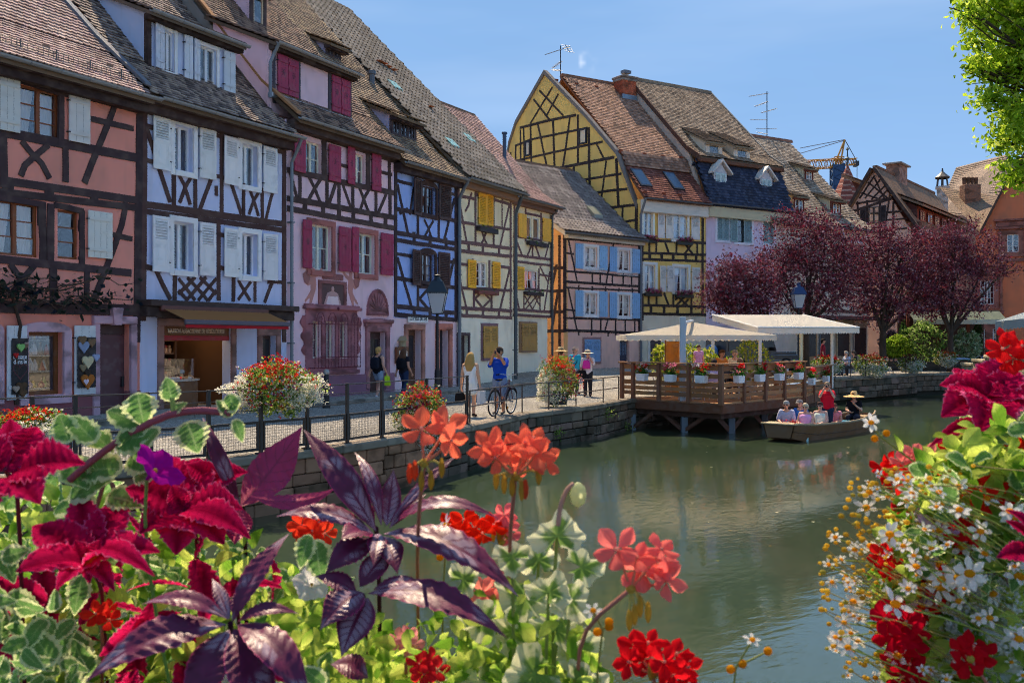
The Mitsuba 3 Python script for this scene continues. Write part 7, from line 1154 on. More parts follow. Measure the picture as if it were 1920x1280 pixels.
diner(1338, 672, 32.4, 60, 'diner in a pale lilac shirt with his back to the railing corner', top='#c8c0e4', hair='#3a302c'); chair((*at(1338, 640, 32.4)[:2], .015), D(60), 'chair of the diner in lilac'); diner(1352, 655, 34.8, -60, 'woman in an orange top leaning over the terrace table', top='#c87838', hair='#4a3020', sleeves=.6, h=1.78); chair((*at(1352, 640, 34.8)[:2], .015), D(-60), 'wooden-brown chair of the woman in orange')
diner(1379, 655, 35.0, -120, 'older man in a cream shirt facing across the terrace table', top='#e4d8bc', hair='#8a8078', h=1.8); chair((*at(1379, 640, 35.0)[:2], .015), D(-120), 'chair of the man in the cream shirt'); diner(1389, 672, 33.4, 110, 'diner with short brown hair seen from behind at the corner', top='#d4c4b8', hair='#7a5a44'); chair((*at(1389, 640, 33.4)[:2], .015), D(110), 'chair of the brown-haired diner')
k, J, M = person((*at(1310, 640, 36.6)[:2], .015 + .45), D(-80), 1.35, 'child in a lilac dress standing on a bench at the back of the terrace', '#c89ae0', '#c89ae0', '#4a3428', sleeves=.3, skirt=.8, leg_to=0); k = thing('bench', 'pale wicker bench under the child in lilac', 'bench'); p = at(1310, 640, 36.6); add(k + '__seat', cbox(p[0] - .6, p[0] + .6, 36.3, 36.9, .38, .46, .02), 'timber', '#c8b490'); add(k + '__base', cbox(p[0] - .55, p[0] + .55, 36.35, 36.85, .012, .379, .02), 'timber', '#a8946c')
k = thing('bench', 'long brown bench with a plank back behind the diners', 'bench'); f_ = Frame(at(1395, 640, 37.8)[:2], DC - DB); add(k + '__seat', cbox(0, 3.0, -.2, .2, .42, .46, .01), 'timber', '#a06a3c', f_.M)
for z in (.6, .78, .96): add(k + '__back_board', cbox(0, 3.0, -.26, -.22, z, z + .13, .01), 'timber', jit('#a8703c', .1), f_.M)
for u in (.1, 2.9): add(k + '__leg', cbox(u - .05, u + .05, -.25, .18, .012, .42, .01), 'timber', '#7a4c2c', f_.M)
# ---------------------------------------------------------------- punt with passengers
k = thing('punt', 'flat brown wooden boat with seated passengers beside the terrace', 'boat'); p0, p1 = np.array([7.9, 29.5]), np.array([12.2, 34.2]); f_ = Frame(p0, p1 - p0); BL = np.linalg.norm(p1 - p0); S = 21; t_ = np.linspace(0, 1, S); M = f_.M.copy(); M[2, 3] = WATER
wid = np.interp(t_, [0, .15, .6, .9, 1], [.52, .7, .8, .52, .3]); gun = np.interp(t_, [0, .15, .5, .85, 1], [.52, .46, .42, .48, .58]); bot = np.interp(t_, [0, .2, .8, 1], [.12, -.12, -.12, .1]); u_ = np.interp(t_, [0, 1], [0, BL])
def shellb(o, zo): return [np.stack([u_, s * (wid * a - o), z], 1) for s, a, z in ((-1, 1, gun), (-1, .78, bot + zo), (1, .78, bot + zo), (1, 1, gun))]
def strip(rows): v = np.vstack(rows); n = len(rows[0]); q = [[r * n + i, r * n + i + 1, (r + 1) * n + i + 1, (r + 1) * n + i] for r in range(len(rows) - 1) for i in range(n - 1)]; return v, np.array(q)
add(k + '__hull', cat(strip(shellb(0, 0)), strip(shellb(.05, .05))), 'timber', '#7c5636', M, smooth=False)
for s in (-1, 1): add(k + '__gunwale', tube(np.c_[u_, s * (wid - .02), gun + .02], .035, 6), 'timber', '#a08a6c', M); add(k + '__plank_seam', tube(np.c_[u_, s * (wid * .9 + .005), gun * .5 + bot * .5], .012, 4), 'timber', '#5f4632', M)
add(k + '__bow_plate', cbox(-.06, .5, -.56, .56, .51, .55, .01), 'timber', '#a89878', M); add(k + '__stern_plate', cbox(BL - 1.0, BL + .02, -.36, .36, .42, .46, .01), 'timber', '#8a7458', M)
add(k + '__transom', cat(quad((0, -.48, .5), (0, .48, .5), (0, .37, .12), (0, -.37, .12)), quad((BL, -.28, .52), (BL, .28, .52), (BL, .22, .1), (BL, -.22, .1))), 'timber', '#7a5c42', M); add(k + '__floor', box(.3, BL - .3, -.5, .5, -.04, -.01), 'timber', '#6a5038', M)
for u in (1.15, 2.1, 3.6): add(k + '__thwart', cbox(u - .14, u + .14, -.64, .64, .22, .26, .01), 'timber', '#7d6246', M)
def afloat(x, u_est, side, zs, a, hh, lb, sitting=True, **kw):
    p = f_.w3(u_est, side, 0); return person((p[0], p[1], WATER + (zs - .26 * hh if sitting else zs)), a, hh, lb, pose=kw.pop('pose', sit(.26)), **kw)
fr_ = math.atan2(*(-f_.d)[::-1])
afloat(0, 1.15, .3, .31, fr_ + .2, 1.66, 'woman in a pink and mint tank top at the front of the boat', top='#e8a8d4', legs='#b8d8cc', hair='#c8b498', sleeves=0, glasses=True, heavy=1.15); afloat(0, 1.2, -.36, .33, fr_ + .3, 1.72, 'grey-haired man in sunglasses leaning out behind the woman in pink', top='#b0b0c4', hair='#a8a49c', glasses=True); afloat(0, 2.1, .32, .30, fr_ + .1, 1.68, 'woman in a sleeveless pale mint blouse and sunglasses in the boat', top='#d0e4d4', legs='#e0ddd0', hair='#4a3430', sleeves=0, glasses=True, heavy=1.1); afloat(0, 2.1, -.34, .32, fr_, 1.74, 'man in a blue shirt and grey cap behind the woman in mint', top='#3a6ab0', hair='#5a4a44', cap='#8a8480')
kk, J, Mp = afloat(0, 3.05, .1, .02, fr_ + .35, 1.66, 'woman in a bright red shirt standing in the boat taking a picture', False, pose=dict(CAMR), top='#d81a30', legs='#26344c', hair='#b09070', heavy=1.3, sleeves=.7); camera_prop(Mp, 'small dark camera held up by the woman in red'); afloat(0, 3.6, .1, .26, fr_ + .3, 1.5, 'passenger in a salmon pink top half hidden behind the woman in red', top='#e0909a', hair='#6a4a3a', sleeves=.3)
kk, J, Mp = afloat(0, 5.2, .05, .46, fr_ + .2, 1.70, 'boatwoman in black with a wide straw hat seated at the stern', top='#1c1c22', legs='#2c2c38', hair='#5a4430', hat=None, sleeves=.5, pose=sit(.26, wriL=(-.06, .2, .5), wriR=(.04, .16, .36)), shoe='#1c1a1c'); hk = thing('straw_hat', 'wide-brimmed straw hat on the boatwoman', 'hat'); Rm = np.eye(4); Rm[:3, 3] = (0, .03, .655); add(hk + '__brim', xf(xf(lathe([(.06, .035), (.19, .005), (.2, -.002), (.06, .028)], 22), Rm), Mp), 'cloth', '#d0aa70', smooth=True); add(hk + '__crown', xf(xf(lathe([(.066, .02), (.062, .08), (.045, .105), (.001, .11)], 18), Rm), Mp), 'cloth', '#d8b47c', smooth=True)
k = thing('boat_flowers', 'red and pink flowers on the bow of the boat', 'flowers'); m = 22; c = np.c_[NR.uniform(.1, .5, m), NR.uniform(-.1, .5, m), NR.uniform(.55, .63, m)]; add(k + '__blossoms', quads(np.repeat(c, 4, 0) + NR.normal(size=(m * 4, 3)) * .03, .025), 'petal', cols(['#b81a2c', '#d83848', '#8a1424'], m * 4), M, kind='stuff')
k = thing('boat_bag', 'teal and white bags lying on the rear thwart of the boat', 'bag'); add(k + '__bundle', fuse([bone((4.2, .1, .3), (4.5, .25, .3), .1, .08), bone((4.25, -.1, .28), (4.4, -.3, .28), .09, .07)]), 'cloth', '#5a9ab0', M, smooth=True)
# ---------------------------------------------------------------- dark off-road car
k = thing('offroad_car', 'dark boxy off-road car with a spare wheel parked behind the terrace', 'car'); p = at(1362, 640, 45); f_ = Frame((p[0], 45), (.90, .436)); M = f_.M.copy(); M[2, 3] = .33; CC = '#23252c'
add(k + '__body', cat(cbox(0, 4.25, -1.7, 0, .42, 1.02, .05), cbox(.02, 2.95, -1.66, -.04, .98, 1.10, .03), cbox(2.9, 4.2, -1.6, -.1, 1.0, 1.14, .05)), 'gloss', CC, M); add(k + '__cabin', hull([(x, y, z) for x, z in ((.05, 1.1), (3.0, 1.1), (2.75, 1.88), (.08, 1.88)) for y in (-1.6, -.1)]), 'gloss', CC, M); add(k + '__roof', cbox(.0, 2.8, -1.62, -.08, 1.86, 1.94, .03), 'gloss', CC, M)
for a, b in ((.2, .95), (1.05, 1.85), (1.95, 2.7)): add(k + '__window', hull([(a, y, 1.18) for y in (-.1, -.07)] + [(b + (.12 if b > 2.5 else 0), y, 1.18) for y in (-.1, -.07)] + [(x, y, 1.78) for x in (a, b - (.02 if b > 2.5 else 0)) for y in (-.12, -.09)]), 'gloss', '#0c1014', M)
for x in (.75, 3.45):
    wk = numbered(k + '__wheel'); W_ = np.array([[1, 0, 0, x], [0, 0, 1, -.12], [0, 1, 0, .37], [0, 0, 0, 1.0]]); add(wk + '__tyre', xf(lathe([(.2, -.11), (.34, -.12), (.37, -.08), (.37, .08), (.34, .12), (.2, .11)], 20), W_), 'rough', '#15151a', M); add(wk + '__rim', xf(lathe([(.22, .1), (.16, .08), (.08, .11), (.001, .11)], 14), W_), 'metal', '#9a9ea4', M)
    add(k + '__wheel_arch', xf(lathe([(.4, -.1), (.47, -.1), (.47, .16), (.4, .16)], 20), W_), 'rough', '#1a1a1e', M)
add(k + '__bumper', cat(cbox(4.2, 4.4, -1.7, 0, .42, .66, .04), cbox(-.15, .02, -1.7, 0, .42, .62, .04)), 'rough', '#1c1c20', M); add(k + '__headlight', ball((4.24, -.3, .9), (.05, .11, .11), 1), 'gloss', '#d0d4d8', M); add(k + '__spare_wheel', xf(lathe([(.001, -.12), (.36, -.12), (.38, 0), (.36, .1), (.001, .12)], 22), np.array([[0, 0, 1, -.18], [1, 0, 0, -.85], [0, 1, 0, 1.1], [0, 0, 0, 1.0]])), 'gloss', '#2c5a98', M); add(k + '__side_trim', box(.05, 4.2, -.004, .02, .72, .78), 'metal', '#6a6e74', M); add(k + '__mirror', cbox(2.6, 2.75, -.06, .14, 1.2, 1.36, .03), 'rough', '#15151a', M); add(k + '__door_gap', cat(*[box(x, x + .012, -.003, .003, .5, 1.1) for x in (1.0, 1.9, 2.85)]), 'rough', '#0a0a0c', M)
# ---------------------------------------------------------------- trees
def tree(label, base, trunk_h, blobs, pal, n, ls, group, bark='#4a3e36', name='tree', spread=1.0, tr=.16, mat='leaf', lean=(0, 0)):
    k = thing(name, label, 'tree', group); x, y, z = base; top = np.array([x + lean[0], y + lean[1], z + trunk_h]); add(k + '__trunk', tube([(x, y, z - .2), (x, y, z + .15), np.array([x, y, z]) * .5 + top * .5, top], [tr * 1.4, tr * 1.1, tr * .95, tr * .8], 9), 'stone', bark, smooth=True)
    tot = sum(r[0] * r[1] * r[2] for _, r in blobs); P, b = [], MB()
    for c, r in blobs:
        c = np.array(c, float); mid = top * .5 + c * .5 + NR.normal(0, .12, 3); b.a(tube([top - [0, 0, .3], mid, c], [tr * .6, tr * .35, tr * .12], 6))
        for _ in range(7):
            e = c + NR.normal(0, .5, 3) * np.array(r); s_ = mid + (c - mid) * R.uniform(.2, .9); b.a(tube([s_, (s_ + e) / 2 + NR.normal(0, .08, 3), e], [tr * .2, tr * .12, tr * .05], 4))
        m = int(n * r[0] * r[1] * r[2] / tot); nc = max(8, m // 26); d = NR.normal(size=(nc, 3)); d /= np.linalg.norm(d, axis=1, keepdims=True); cl = c + d * (NR.uniform(.25, 1, (nc, 1)) ** .45) * np.array(r) * (.72 + .55 * meshkit.fbm(d * 2 + c, 3))[:, None]
        P.append(np.repeat(cl, 26, 0) + NR.normal(size=(nc * 26, 3)) * ls * 2.6 * spread * [1, 1, .75])
    P = np.vstack(P); add(k + '__limbs', b, 'stone', bark, kind='stuff'); add(k + '__crown', quads(P, NR.uniform(.6, 1.25, len(P)) * ls), mat, cols(pal, len(P), .3), kind='stuff'); return k
PUR = ['#6a3c48', '#7e4854', '#502c36', '#8c5a66', '#a88c94', '#42242c', '#6e424c', '#8c3044']
B_ = lambda x, y, Y, r, dz=.9, e=1.42: (at(x, y, Y), (r * e * Y / F, r * e * Y / F * .8, r * e * Y / F * dz))
G_ = 'purple-leaved plum trees on the far bank'
tree('smaller purple-leaved tree in front of the mauve house wall, leftmost of the row', (*at(1440, 640, 50)[:2], .2), 2.9, [B_(1372, 535, 50, 40), B_(1350, 560, 50, 26), B_(1425, 555, 50, 30), B_(1378, 492, 50, 16, 1.2), B_(1430, 510, 50, 20), B_(1395, 580, 50, 30, .5)], PUR, 8625, .08, G_, mat='plum_leaf', spread=1.45)
tree('purple-leaved tree behind the white awning, its crown in front of the brown dormered roof', (*at(1512, 640, 52)[:2], .2), 3.0, [B_(1500, 450, 52, 52), B_(1545, 470, 52, 45), B_(1460, 500, 52, 38), B_(1520, 520, 52, 58), B_(1570, 500, 53, 35), B_(1525, 430, 52, 30), B_(1470, 550, 52, 34), B_(1560, 560, 52, 32), B_(1590, 460, 53, 30), B_(1605, 530, 54, 34)], PUR, 14950, .08, G_, mat='plum_leaf', spread=1.45)
tree('purple-leaved tree with the thick trunk left of the green shrubs', (*at(1655, 640, 56)[:2], .2), 2.6, [B_(1640, 475, 56, 45), B_(1690, 480, 56, 45), B_(1620, 530, 56, 40), B_(1665, 530, 56, 60), B_(1705, 540, 56, 42), B_(1650, 580, 56, 38, .6), B_(1668, 445, 56, 28), B_(1600, 490, 56, 30), B_(1722, 470, 57, 34), B_(1725, 555, 57, 32)], PUR, 14950, .08, G_, mat='plum_leaf', tr=.2)
tree('purple-leaved tree before the red house, rightmost of the row', (*at(1782, 640, 58)[:2], .2), 2.5, [B_(1760, 480, 58, 46), B_(1810, 470, 58, 46), B_(1850, 490, 58, 34), B_(1780, 530, 58, 58), B_(1735, 530, 58, 36), B_(1890, 500, 58, 22, .8), B_(1800, 570, 58, 36, .6), B_(1790, 442, 58, 24)], PUR, 14950, .08, G_, mat='plum_leaf', tr=.18)
GT = ['#aac838', '#c4dc4c', '#8fae2c', '#d8e868', '#6f8e24', '#b8d440']; g_ = lambda x, y, r, dz=.8: B_(x, y, 15 + R.uniform(-1, 1), r, dz, 1.0)
tree('bright green plane tree reaching in at the top right corner', (10.6, 15.2, -.4), 5.2, [g_(1905, 40, 60), g_(1850, 30, 42), g_(1815, 15, 26), g_(1880, 120, 55), g_(1835, 130, 30, .5), g_(1900, 190, 50), g_(1850, 185, 26, .5), g_(1915, 250, 45), g_(1880, 262, 26, .6), g_(1905, 310, 26), g_(1910, 335, 18), g_(1960, 100, 90), g_(1970, 230, 80), g_(1895, -40, 80), g_(2020, -30, 120), g_(1840, 75, 26, .5)], GT, 17000, .055, None, tr=.11, name='plane_tree', spread=.85)
# ---------------------------------------------------------------- shrubs, cafe guests and walls on the far bank
for x, y, Y, rx, rz, pal, lb in ((1772 - 40, 640, 60, 1.5, 1.5, ['#7a9a48', '#8fae58', '#5a7a38', '#b0c080'], 'broad light green shrub between the two right-hand purple trees'), (1685, 650, 60, 1.0, .85, ['#9ab83a', '#b4c850', '#6f8f30'], 'yellow-green shrub right of the thick purple tree trunk'), (1668, 645, 61, .7, 1.0, ['#8a7078', '#a08a90', '#6a5058'], 'dusky pinkish shrub behind the thick trunk'), (1808, 648, 60, 1.1, 1.05, ['#8fa87a', '#a8bc90', '#6a8858', '#c8ccb0'], 'pale green shrub right of the rightmost purple tree trunk')):
    k = thing('shrub', lb, 'shrub'); p = at(x, y, Y); bush(k, p, (rx, rx * .7, rz), pal, 1500, .1); add(k + '__stem', cat(*[rod((p[0] + dx, Y, .2), (p[0] + dx * 3, Y, p[2]), .03, 4) for dx in (-.15, 0, .15)]), 'rough', '#5a4a3a'); add(k + '__planter', cbox(p[0] - rx * .8, p[0] + rx * .8, Y - .4, Y + .4, .1, .75, .03), 'stone', '#4a443c')
for x, lb in ((1694, 'slim clipped conifer left of the pavilion'), (1834, 'slim clipped conifer right of the shrubs')):
    k = thing('conifer', lb, 'conifer'); p = at(x, 640, 60.5); bush(k, (p[0], 60.5, 1.9), (.3, .3, 1.6), ['#2c4424', '#3a5a2c'], 600, .08); add(k + '__pot', lathe([(.2, 0), (.28, .5), (.22, .5)], 10, (p[0], 60.5, .2)), 'rough', '#5a4a40')
k = thing('planter_bench', 'dark low bench with the seated pair on the far bank', 'bench'); p = at(1592, 640, 52); add(k + '__seat', cbox(p[0] - .9, p[0] + .9, 51.8, 52.2, .55, .62, .01), 'timber', '#3a3430'); add(k + '__leg', cat(box(p[0] - .85, p[0] - .78, 51.8, 52.2, .15, .55)), 'timber', '#3a3430'); add(k + '__leg', box(p[0] + .78, p[0] + .85, 51.8, 52.2, .15, .55), 'timber', '#3a3430')
for x, Y, a, lb, kw in ((1588, 52, 200, 'grey-haired man in a pale blue shirt sitting on the far bank', dict(top='#b8c4d8', hair='#b8b0a4')), (1603, 52.2, 170, 'person in dark clothes sitting beside the grey-haired man', dict(top='#34302e', hair='#4a3c34')), (1850, 57, 80, 'person in a dark blue top sitting at a table near the stone parapet', dict(top='#26305c', hair='#2c2420'))): p = at(x, 640, Y); person((p[0], Y, .62 - .26 * 1.72), D(a), 1.72, lb, pose=sit(.26), **kw)
person((*at(1543, 640, 53)[:2], .3), D(-20), 1.80, 'waiter in a dark red shirt walking on the far bank', '#8a2434', '#26242a', '#2c2420')
k = thing('cafe_table', 'cafe table with white and blue cloths by the right-hand parapet', 'table'); p = at(1815, 640, 56.5); add(k + '__top', cbox(p[0] - .9, p[0] + .9, 56.1, 56.9, .9, .95, .02), 'paint', '#5a7a6a'); add(k + '__leg', rod((p[0] - .7, 56.5, .2), (p[0] - .7, 56.5, .9), .04, 5), 'metal', '#3a3a3a'); add(k + '__leg', rod((p[0] + .7, 56.5, .2), (p[0] + .7, 56.5, .9), .04, 5), 'metal', '#3a3a3a'); add(k + '__cloth', cbox(p[0] - .85, p[0] - .1, 56.05, 56.95, .952, 1.0, .02), 'cloth', '#a8c0e0')
for x, c_, lb in ((1840, '#e4e6ec', 'white chair at the table by the parapet'), (1830, '#2c3040', 'dark chair behind the white one by the parapet')): p = at(x, 640, 56 if c_[1] == 'e' else 57.4); chair((p[0], p[1], .2), D(100), lb)
for i in range(4):   # shop fronts under the trees
    f_ = FY; u0 = FY.px(1500 + 32 * i, 640)[0]; q = (u0 + .15, u0 + 1.5, .5, 3.0); k = numbered('dormer_house__shop_front'); add(k + '__frame', cat(box(q[0], q[1], .0, .08, q[2], q[3]), box(q[0] - .1, q[1] + .1, 0, .25, q[3], q[3] + .18)), 'paint', ('#c8a070', '#7a8a90', '#d0b890', '#a8a098')[i], FY.M); add(k + '__glazing', box(q[0] + .12, q[1] - .12, .08, .09, q[2] + .5, q[3] - .15), 'gloss', '#20262c', FY.M)
add('dormer_house__canopy', cbox(FY.px(1490, 640)[0], FY.px(1628, 640)[0], .0, 1.0, 3.35, 3.6, .03), 'timber', '#6a4a48', FY.M)
k = thing('stone_parapet', 'pale stone parapet of the far bridge at the right edge', 'parapet'); q = [at(1812, 692, 52), at(1880, 672, 47), at(1990, 664, 42)]
for a, b in zip(q[:-1], q[1:]):
    f_ = Frame(a[:2], (b - a)[:2]); L = np.linalg.norm((b - a)[:2])
    for i in range(3): add(k + '__block', cbox(L * i / 3 + .01, L * (i + 1) / 3 - .01, -.25, .25, -1.2, a[2] + (b[2] - a[2]) * (i + .5) / 3 + .1, .03), 'stone', jit('#b0a484', .08), f_.M); add(k + '__coping', cbox(L * i / 3 + .01, L * (i + 1) / 3 - .01, -.32, .32, a[2] + (b[2] - a[2]) * (i + .5) / 3 + .1, a[2] + (b[2] - a[2]) * (i + .5) / 3 + .25, .03), 'stone', jit('#beb294', .06), f_.M)
k = thing('striped_awning', 'grey awning with a fringed valance at the right edge', 'awning'); a, b = at(1866, 603, 45), at(1985, 590, 42); f_ = Frame(a[:2], (b - a)[:2]); L = np.linalg.norm((b - a)[:2]); add(k + '__canopy', quad((0, 0, a[2]), (L, 0, b[2]), (L, -2, b[2] + .5), (0, -2, a[2] + .5)), 'canvas', '#9aa4a8', f_.M); scallop(k, (*f_.w3(0, 0, 0)[:2], a[2]), (*f_.w3(L, 0, 0)[:2], b[2]), 0, .36, '#8f999e', 16); add(k + '__post', cbox(.35, .47, -.1, .02, 0, a[2], .01), 'paint', '#a8a294', f_.M)
add('right_bank', flatprism([(13, -2), (60, -2), (60, 40), (27, 40), (13.5, 22)], -2.2, -.3), 'stone', '#8a8070', kind='structure'); labels['right_bank'] = {'label': 'stone bank on the near right side of the canal', 'category': 'bank', 'kind': 'structure'}

for x, y, lb in ((1162, 800, 'small green weed on the quay wall beside the terrace'), (1030, 812, 'tuft of weeds on the quay wall below the tourists'), (905, 862, 'weed growing from the quay wall below the bicycle'), (1125, 775, 'trailing weed under the coping near the low railing end')):
    i_ = INL.intersection(LineString([(0, 0), ((x - 960) / F * 90, 90)])); i_ = getattr(i_, 'geoms', [i_])[0]; p = edge_p(INL.project(i_), -.26); k = thing('wall_weed', lb, 'weed'); n = 70; add(k + '__leaves', quads(np.array([p[0], p[1], H - (y - 640) / F * p[1]]) + NR.normal(size=(n, 3)) * [.13, .04, .1], .035), 'leaf', cols(GREENS[:4], n), kind='stuff')
# ---------------------------------------------------------------- the flower bed on the bridge, right before the camera
def leafmesh(nu=6, nv=11, shape='ovate', serr=0.0, fold=.25, quilt=.0, vein=7, curl=0.0, wav=0.0, ph=0.0):
    u = np.linspace(-1, 1, nu + 1); v = np.linspace(0, 1, nv + 1); V, U = np.meshgrid(v, u, indexing='ij')
    w = {'ovate': lambda t: 2.25 * t ** .52 * (1 - t) ** .95, 'lance': lambda t: np.sin(np.pi * t ** .85) ** 1.15, 'round': lambda t: np.sqrt(np.clip(1 - (2 * t - 1) ** 2, 0, 1)), 'spat': lambda t: np.sin(np.pi * t ** 1.35) ** .75}[shape](np.clip(V, .004, .992)) + .012
    s = 1 + serr * (np.abs(U) > .95) * np.where(np.arange(nv + 1)[:, None] % 2, 1, -1)
    z = fold * np.abs(U) * w * .5 + quilt * np.cos((V * vein + np.abs(U) * 1.1 + ph) * 2 * np.pi) * np.abs(U) ** .5 * w - curl * U ** 2 * w + wav * np.sin(V * 9 + ph * 6) * U * w
    i, j = np.meshgrid(np.arange(nv), np.arange(nu), indexing='ij'); n = nu + 1; q = np.stack([i * n + j, i * n + j + 1, (i + 1) * n + j + 1, (i + 1) * n + j], -1).reshape(-1, 4)
    return np.stack([U * w * s * .5, V, z], -1).reshape(-1, 3), q, np.stack([U * .5 + .5, V], -1).reshape(-1, 2)
def leaf_from(tpl, P, Q, wid, up=(0, -.75, .65), bend=.1, roll=0.0, twist=0.0):
    v, q, uv = tpl; P, Q = np.array(P, float), np.array(Q, float); L = np.linalg.norm(Q - P); y = (Q - P) / L; z = np.array(up, float); z = z - y * (z @ y); z /= np.linalg.norm(z) + 1e-9; x = np.cross(y, z)
    if roll: x, z = x * math.cos(roll) + z * math.sin(roll), z * math.cos(roll) - x * math.sin(roll)
    t = v[:, 1]; a = twist * t; X = x[None] * np.cos(a)[:, None] + z[None] * np.sin(a)[:, None]; Z = z[None] * np.cos(a)[:, None] - x[None] * np.sin(a)[:, None]
    return P + X * (v[:, :1] * wid) + Z * (v[:, 2:] * wid) + y * (t[:, None] * L) + z * (4 * bend * L * (t * (1 - t)))[:, None], q, uv
def lf(key, part, tpl, P, Q, wid, mat, **k): m = leaf_from(tpl, P, Q, wid, **k); return add(key + '__' + part, m[:2], mat, None, smooth=True, uv=m[2])
def joined(key, part, ms, mat): o = np.cumsum([0] + [len(m[0]) for m in ms]); return add(key + '__' + part, (np.vstack([m[0] for m in ms]), np.vstack([m[1] + a for m, a in zip(ms, o)])), mat, None, smooth=True, uv=np.vstack([m[2] for m in ms]), kind='stuff')
def edge_d(uv): return 1 - dr.abs(uv.x * 2 - 1)                         # 0 at the margin, 1 on the midrib
def veins(uv, n, sl=1.2, sharp=.16): a = uv.y * n - dr.abs(uv.x * 2 - 1) * sl; a = dr.abs(a - dr.floor(a) - .5) * 2; return 1 - SS(0, sharp, a) * SS(0, .1, dr.abs(uv.x * 2 - 1))
def c_coleus(p, n, uv):
    e = edge_d(uv); v = veins(uv, 9); m = FB(p.x * 60, p.y * 60, p.z * 60, 3)
    c = mikit.mix(mi.Color3f(.66, .012, .11), mi.Color3f(.26, .003, .035), SS(.35, .9, e) * (.5 + m * .7)); c = mikit.mix(c, mi.Color3f(.24, .0, .03), v * .65); return mikit.mix(mi.Color3f(.80, .16, .36), c, SS(.0, .12, e))
def c_purple(p, n, uv):
    e = edge_d(uv); v = veins(uv, 10, 1.5, .4); m = FB(p.x * 90, p.y * 90, p.z * 90, 3); s = SS(.12, .5, e) * (1 - SS(.82, .97, e)) * (1 - v * .85) * SS(.47, .62, FB(p.x * 34, p.y * 34, p.z * 34, 2))
    c = mikit.mix(mi.Color3f(.06, .006, .024), mi.Color3f(.14, .013, .056), m); c = mikit.mix(c, mi.Color3f(.42, .34, .40), s * .5); return mikit.mix(mi.Color3f(.34, .02, .10), c, SS(.0, .1, e))
def c_vari(p, n, uv):
    e = edge_d(uv) * SS(0, .16, uv.y) * SS(0, .12, 1 - uv.y); m = FB(p.x * 120, p.y * 120, p.z * 120, 3); g = SS(.22, .42, e + (m - .5) * .5); v = veins(uv, 7)
    return mikit.mix(mikit.mix(mi.Color3f(.74, .78, .50), mi.Color3f(.58, .68, .26), m), mikit.mix(mi.Color3f(.14, .30, .08), mi.Color3f(.36, .50, .22), v * .7), g)
def c_cream(p, n, uv):
    r = dr.sqrt(dr.square(uv.x * 2 - 1) + dr.square(uv.y * 1.3 - .25)); m = FB(p.x * 90, p.y * 90, p.z * 90, 3); g = 1 - SS(.42, .78, r + (m - .5) * .9)
    return mikit.mix(mi.Color3f(.74, .74, .50), mikit.mix(mi.Color3f(.16, .30, .06), mi.Color3f(.30, .44, .12), m), g)
def c_lime(p, n, uv): return mikit.mix(mi.Color3f(.16, .34, .03), mi.Color3f(.68, .78, .16), SS(.3, .7, FB(p.x * 40, p.y * 40, p.z * 40, 2))) * (1 - .25 * veins(uv, 6))
def thinb(fn, dt=1.0, ro=.4): return {'type': 'principledthin', 'base_color': mikit.proc(fn), 'roughness': ro, 'spec_trans': 0.0, 'diff_trans': dt, 'eta': 1.4}
scene['coleus_leaf'] = thinb(c_coleus, 1.25, .5); scene['vari_leaf'] = thinb(c_vari, 1.2); scene['cream_leaf'] = thinb(c_cream, 1.15, .5); scene['lime_leaf'] = thinb(c_lime, 1.35)
scene['purple_leaf'] = {'type': 'twosided', 'front': principled(mikit.proc(c_purple), .42, .26), 'back': principled(mikit.proc(lambda p, n, uv: mikit.mix(mi.Color3f(.26, .006, .05), mi.Color3f(.44, .015, .09), FB(p.x * 40, p.y * 40, p.z * 40, 2)) * (1 - .4 * veins(uv, 8, 1.5, .2))), .5, .4)}
T_col = [leafmesh(8, 24, 'ovate', .075, .38, .06, 9, .10, .05, q) for q in (0, .3, .6)]; T_pur = [leafmesh(8, 22, 'lance', .0, .34, .055, 10, .12, .02, q) for q in (0, .4, .7)]; T_var = [leafmesh(6, 14, 'spat' if q == .7 else 'ovate', .09, .3, .06, 6, .08, .08, q) for q in (0, .35, .7)]; T_small = [leafmesh(2, 5, 'ovate', 0, .3), leafmesh(2, 5, 'spat', 0, .25)]; T_pet = [leafmesh(4, 6, 'spat', 0, -.25, 0, 5, .25, .06, q) for q in (0, .5)]; T_dai = leafmesh(2, 4, 'spat', 0, .2)
def hero(key, txt, tpls, mat, Y, part='leaf', up=(0, -.7, .7), ws=1.0):
    for i, s in enumerate(t.split() for t in txt.replace('\n', ';').split(';') if t.strip()):
        (x0, y0), (x1, y1) = (tuple(map(float, q.split(','))) for q in s[:2]); w = float(s[2]); b = float(s[3]); dy = float(s[4]) if len(s) > 4 else 0.0; ro = float(s[5]) if len(s) > 5 else 0.0
        lf(key, part, tpls[i % len(tpls)], at(x0, y0, Y), at(x1, y1, Y + dy), w * ws * Y / F, mat, bend=b, up=up, roll=ro)
def stem(key, pts, r, col, mat='cloth', n=10):
    p = np.array(pts, float); t = np.linspace(0, 1, len(p)); tt = np.linspace(0, 1, n); q = np.stack([np.interp(tt, t, p[:, k]) for k in range(3)], 1); q[1:-1] = (q[:-2] + 2 * q[1:-1] + q[2:]) / 4; return add(key + '__stem', tube(q, r, 7), mat, col, smooth=True)
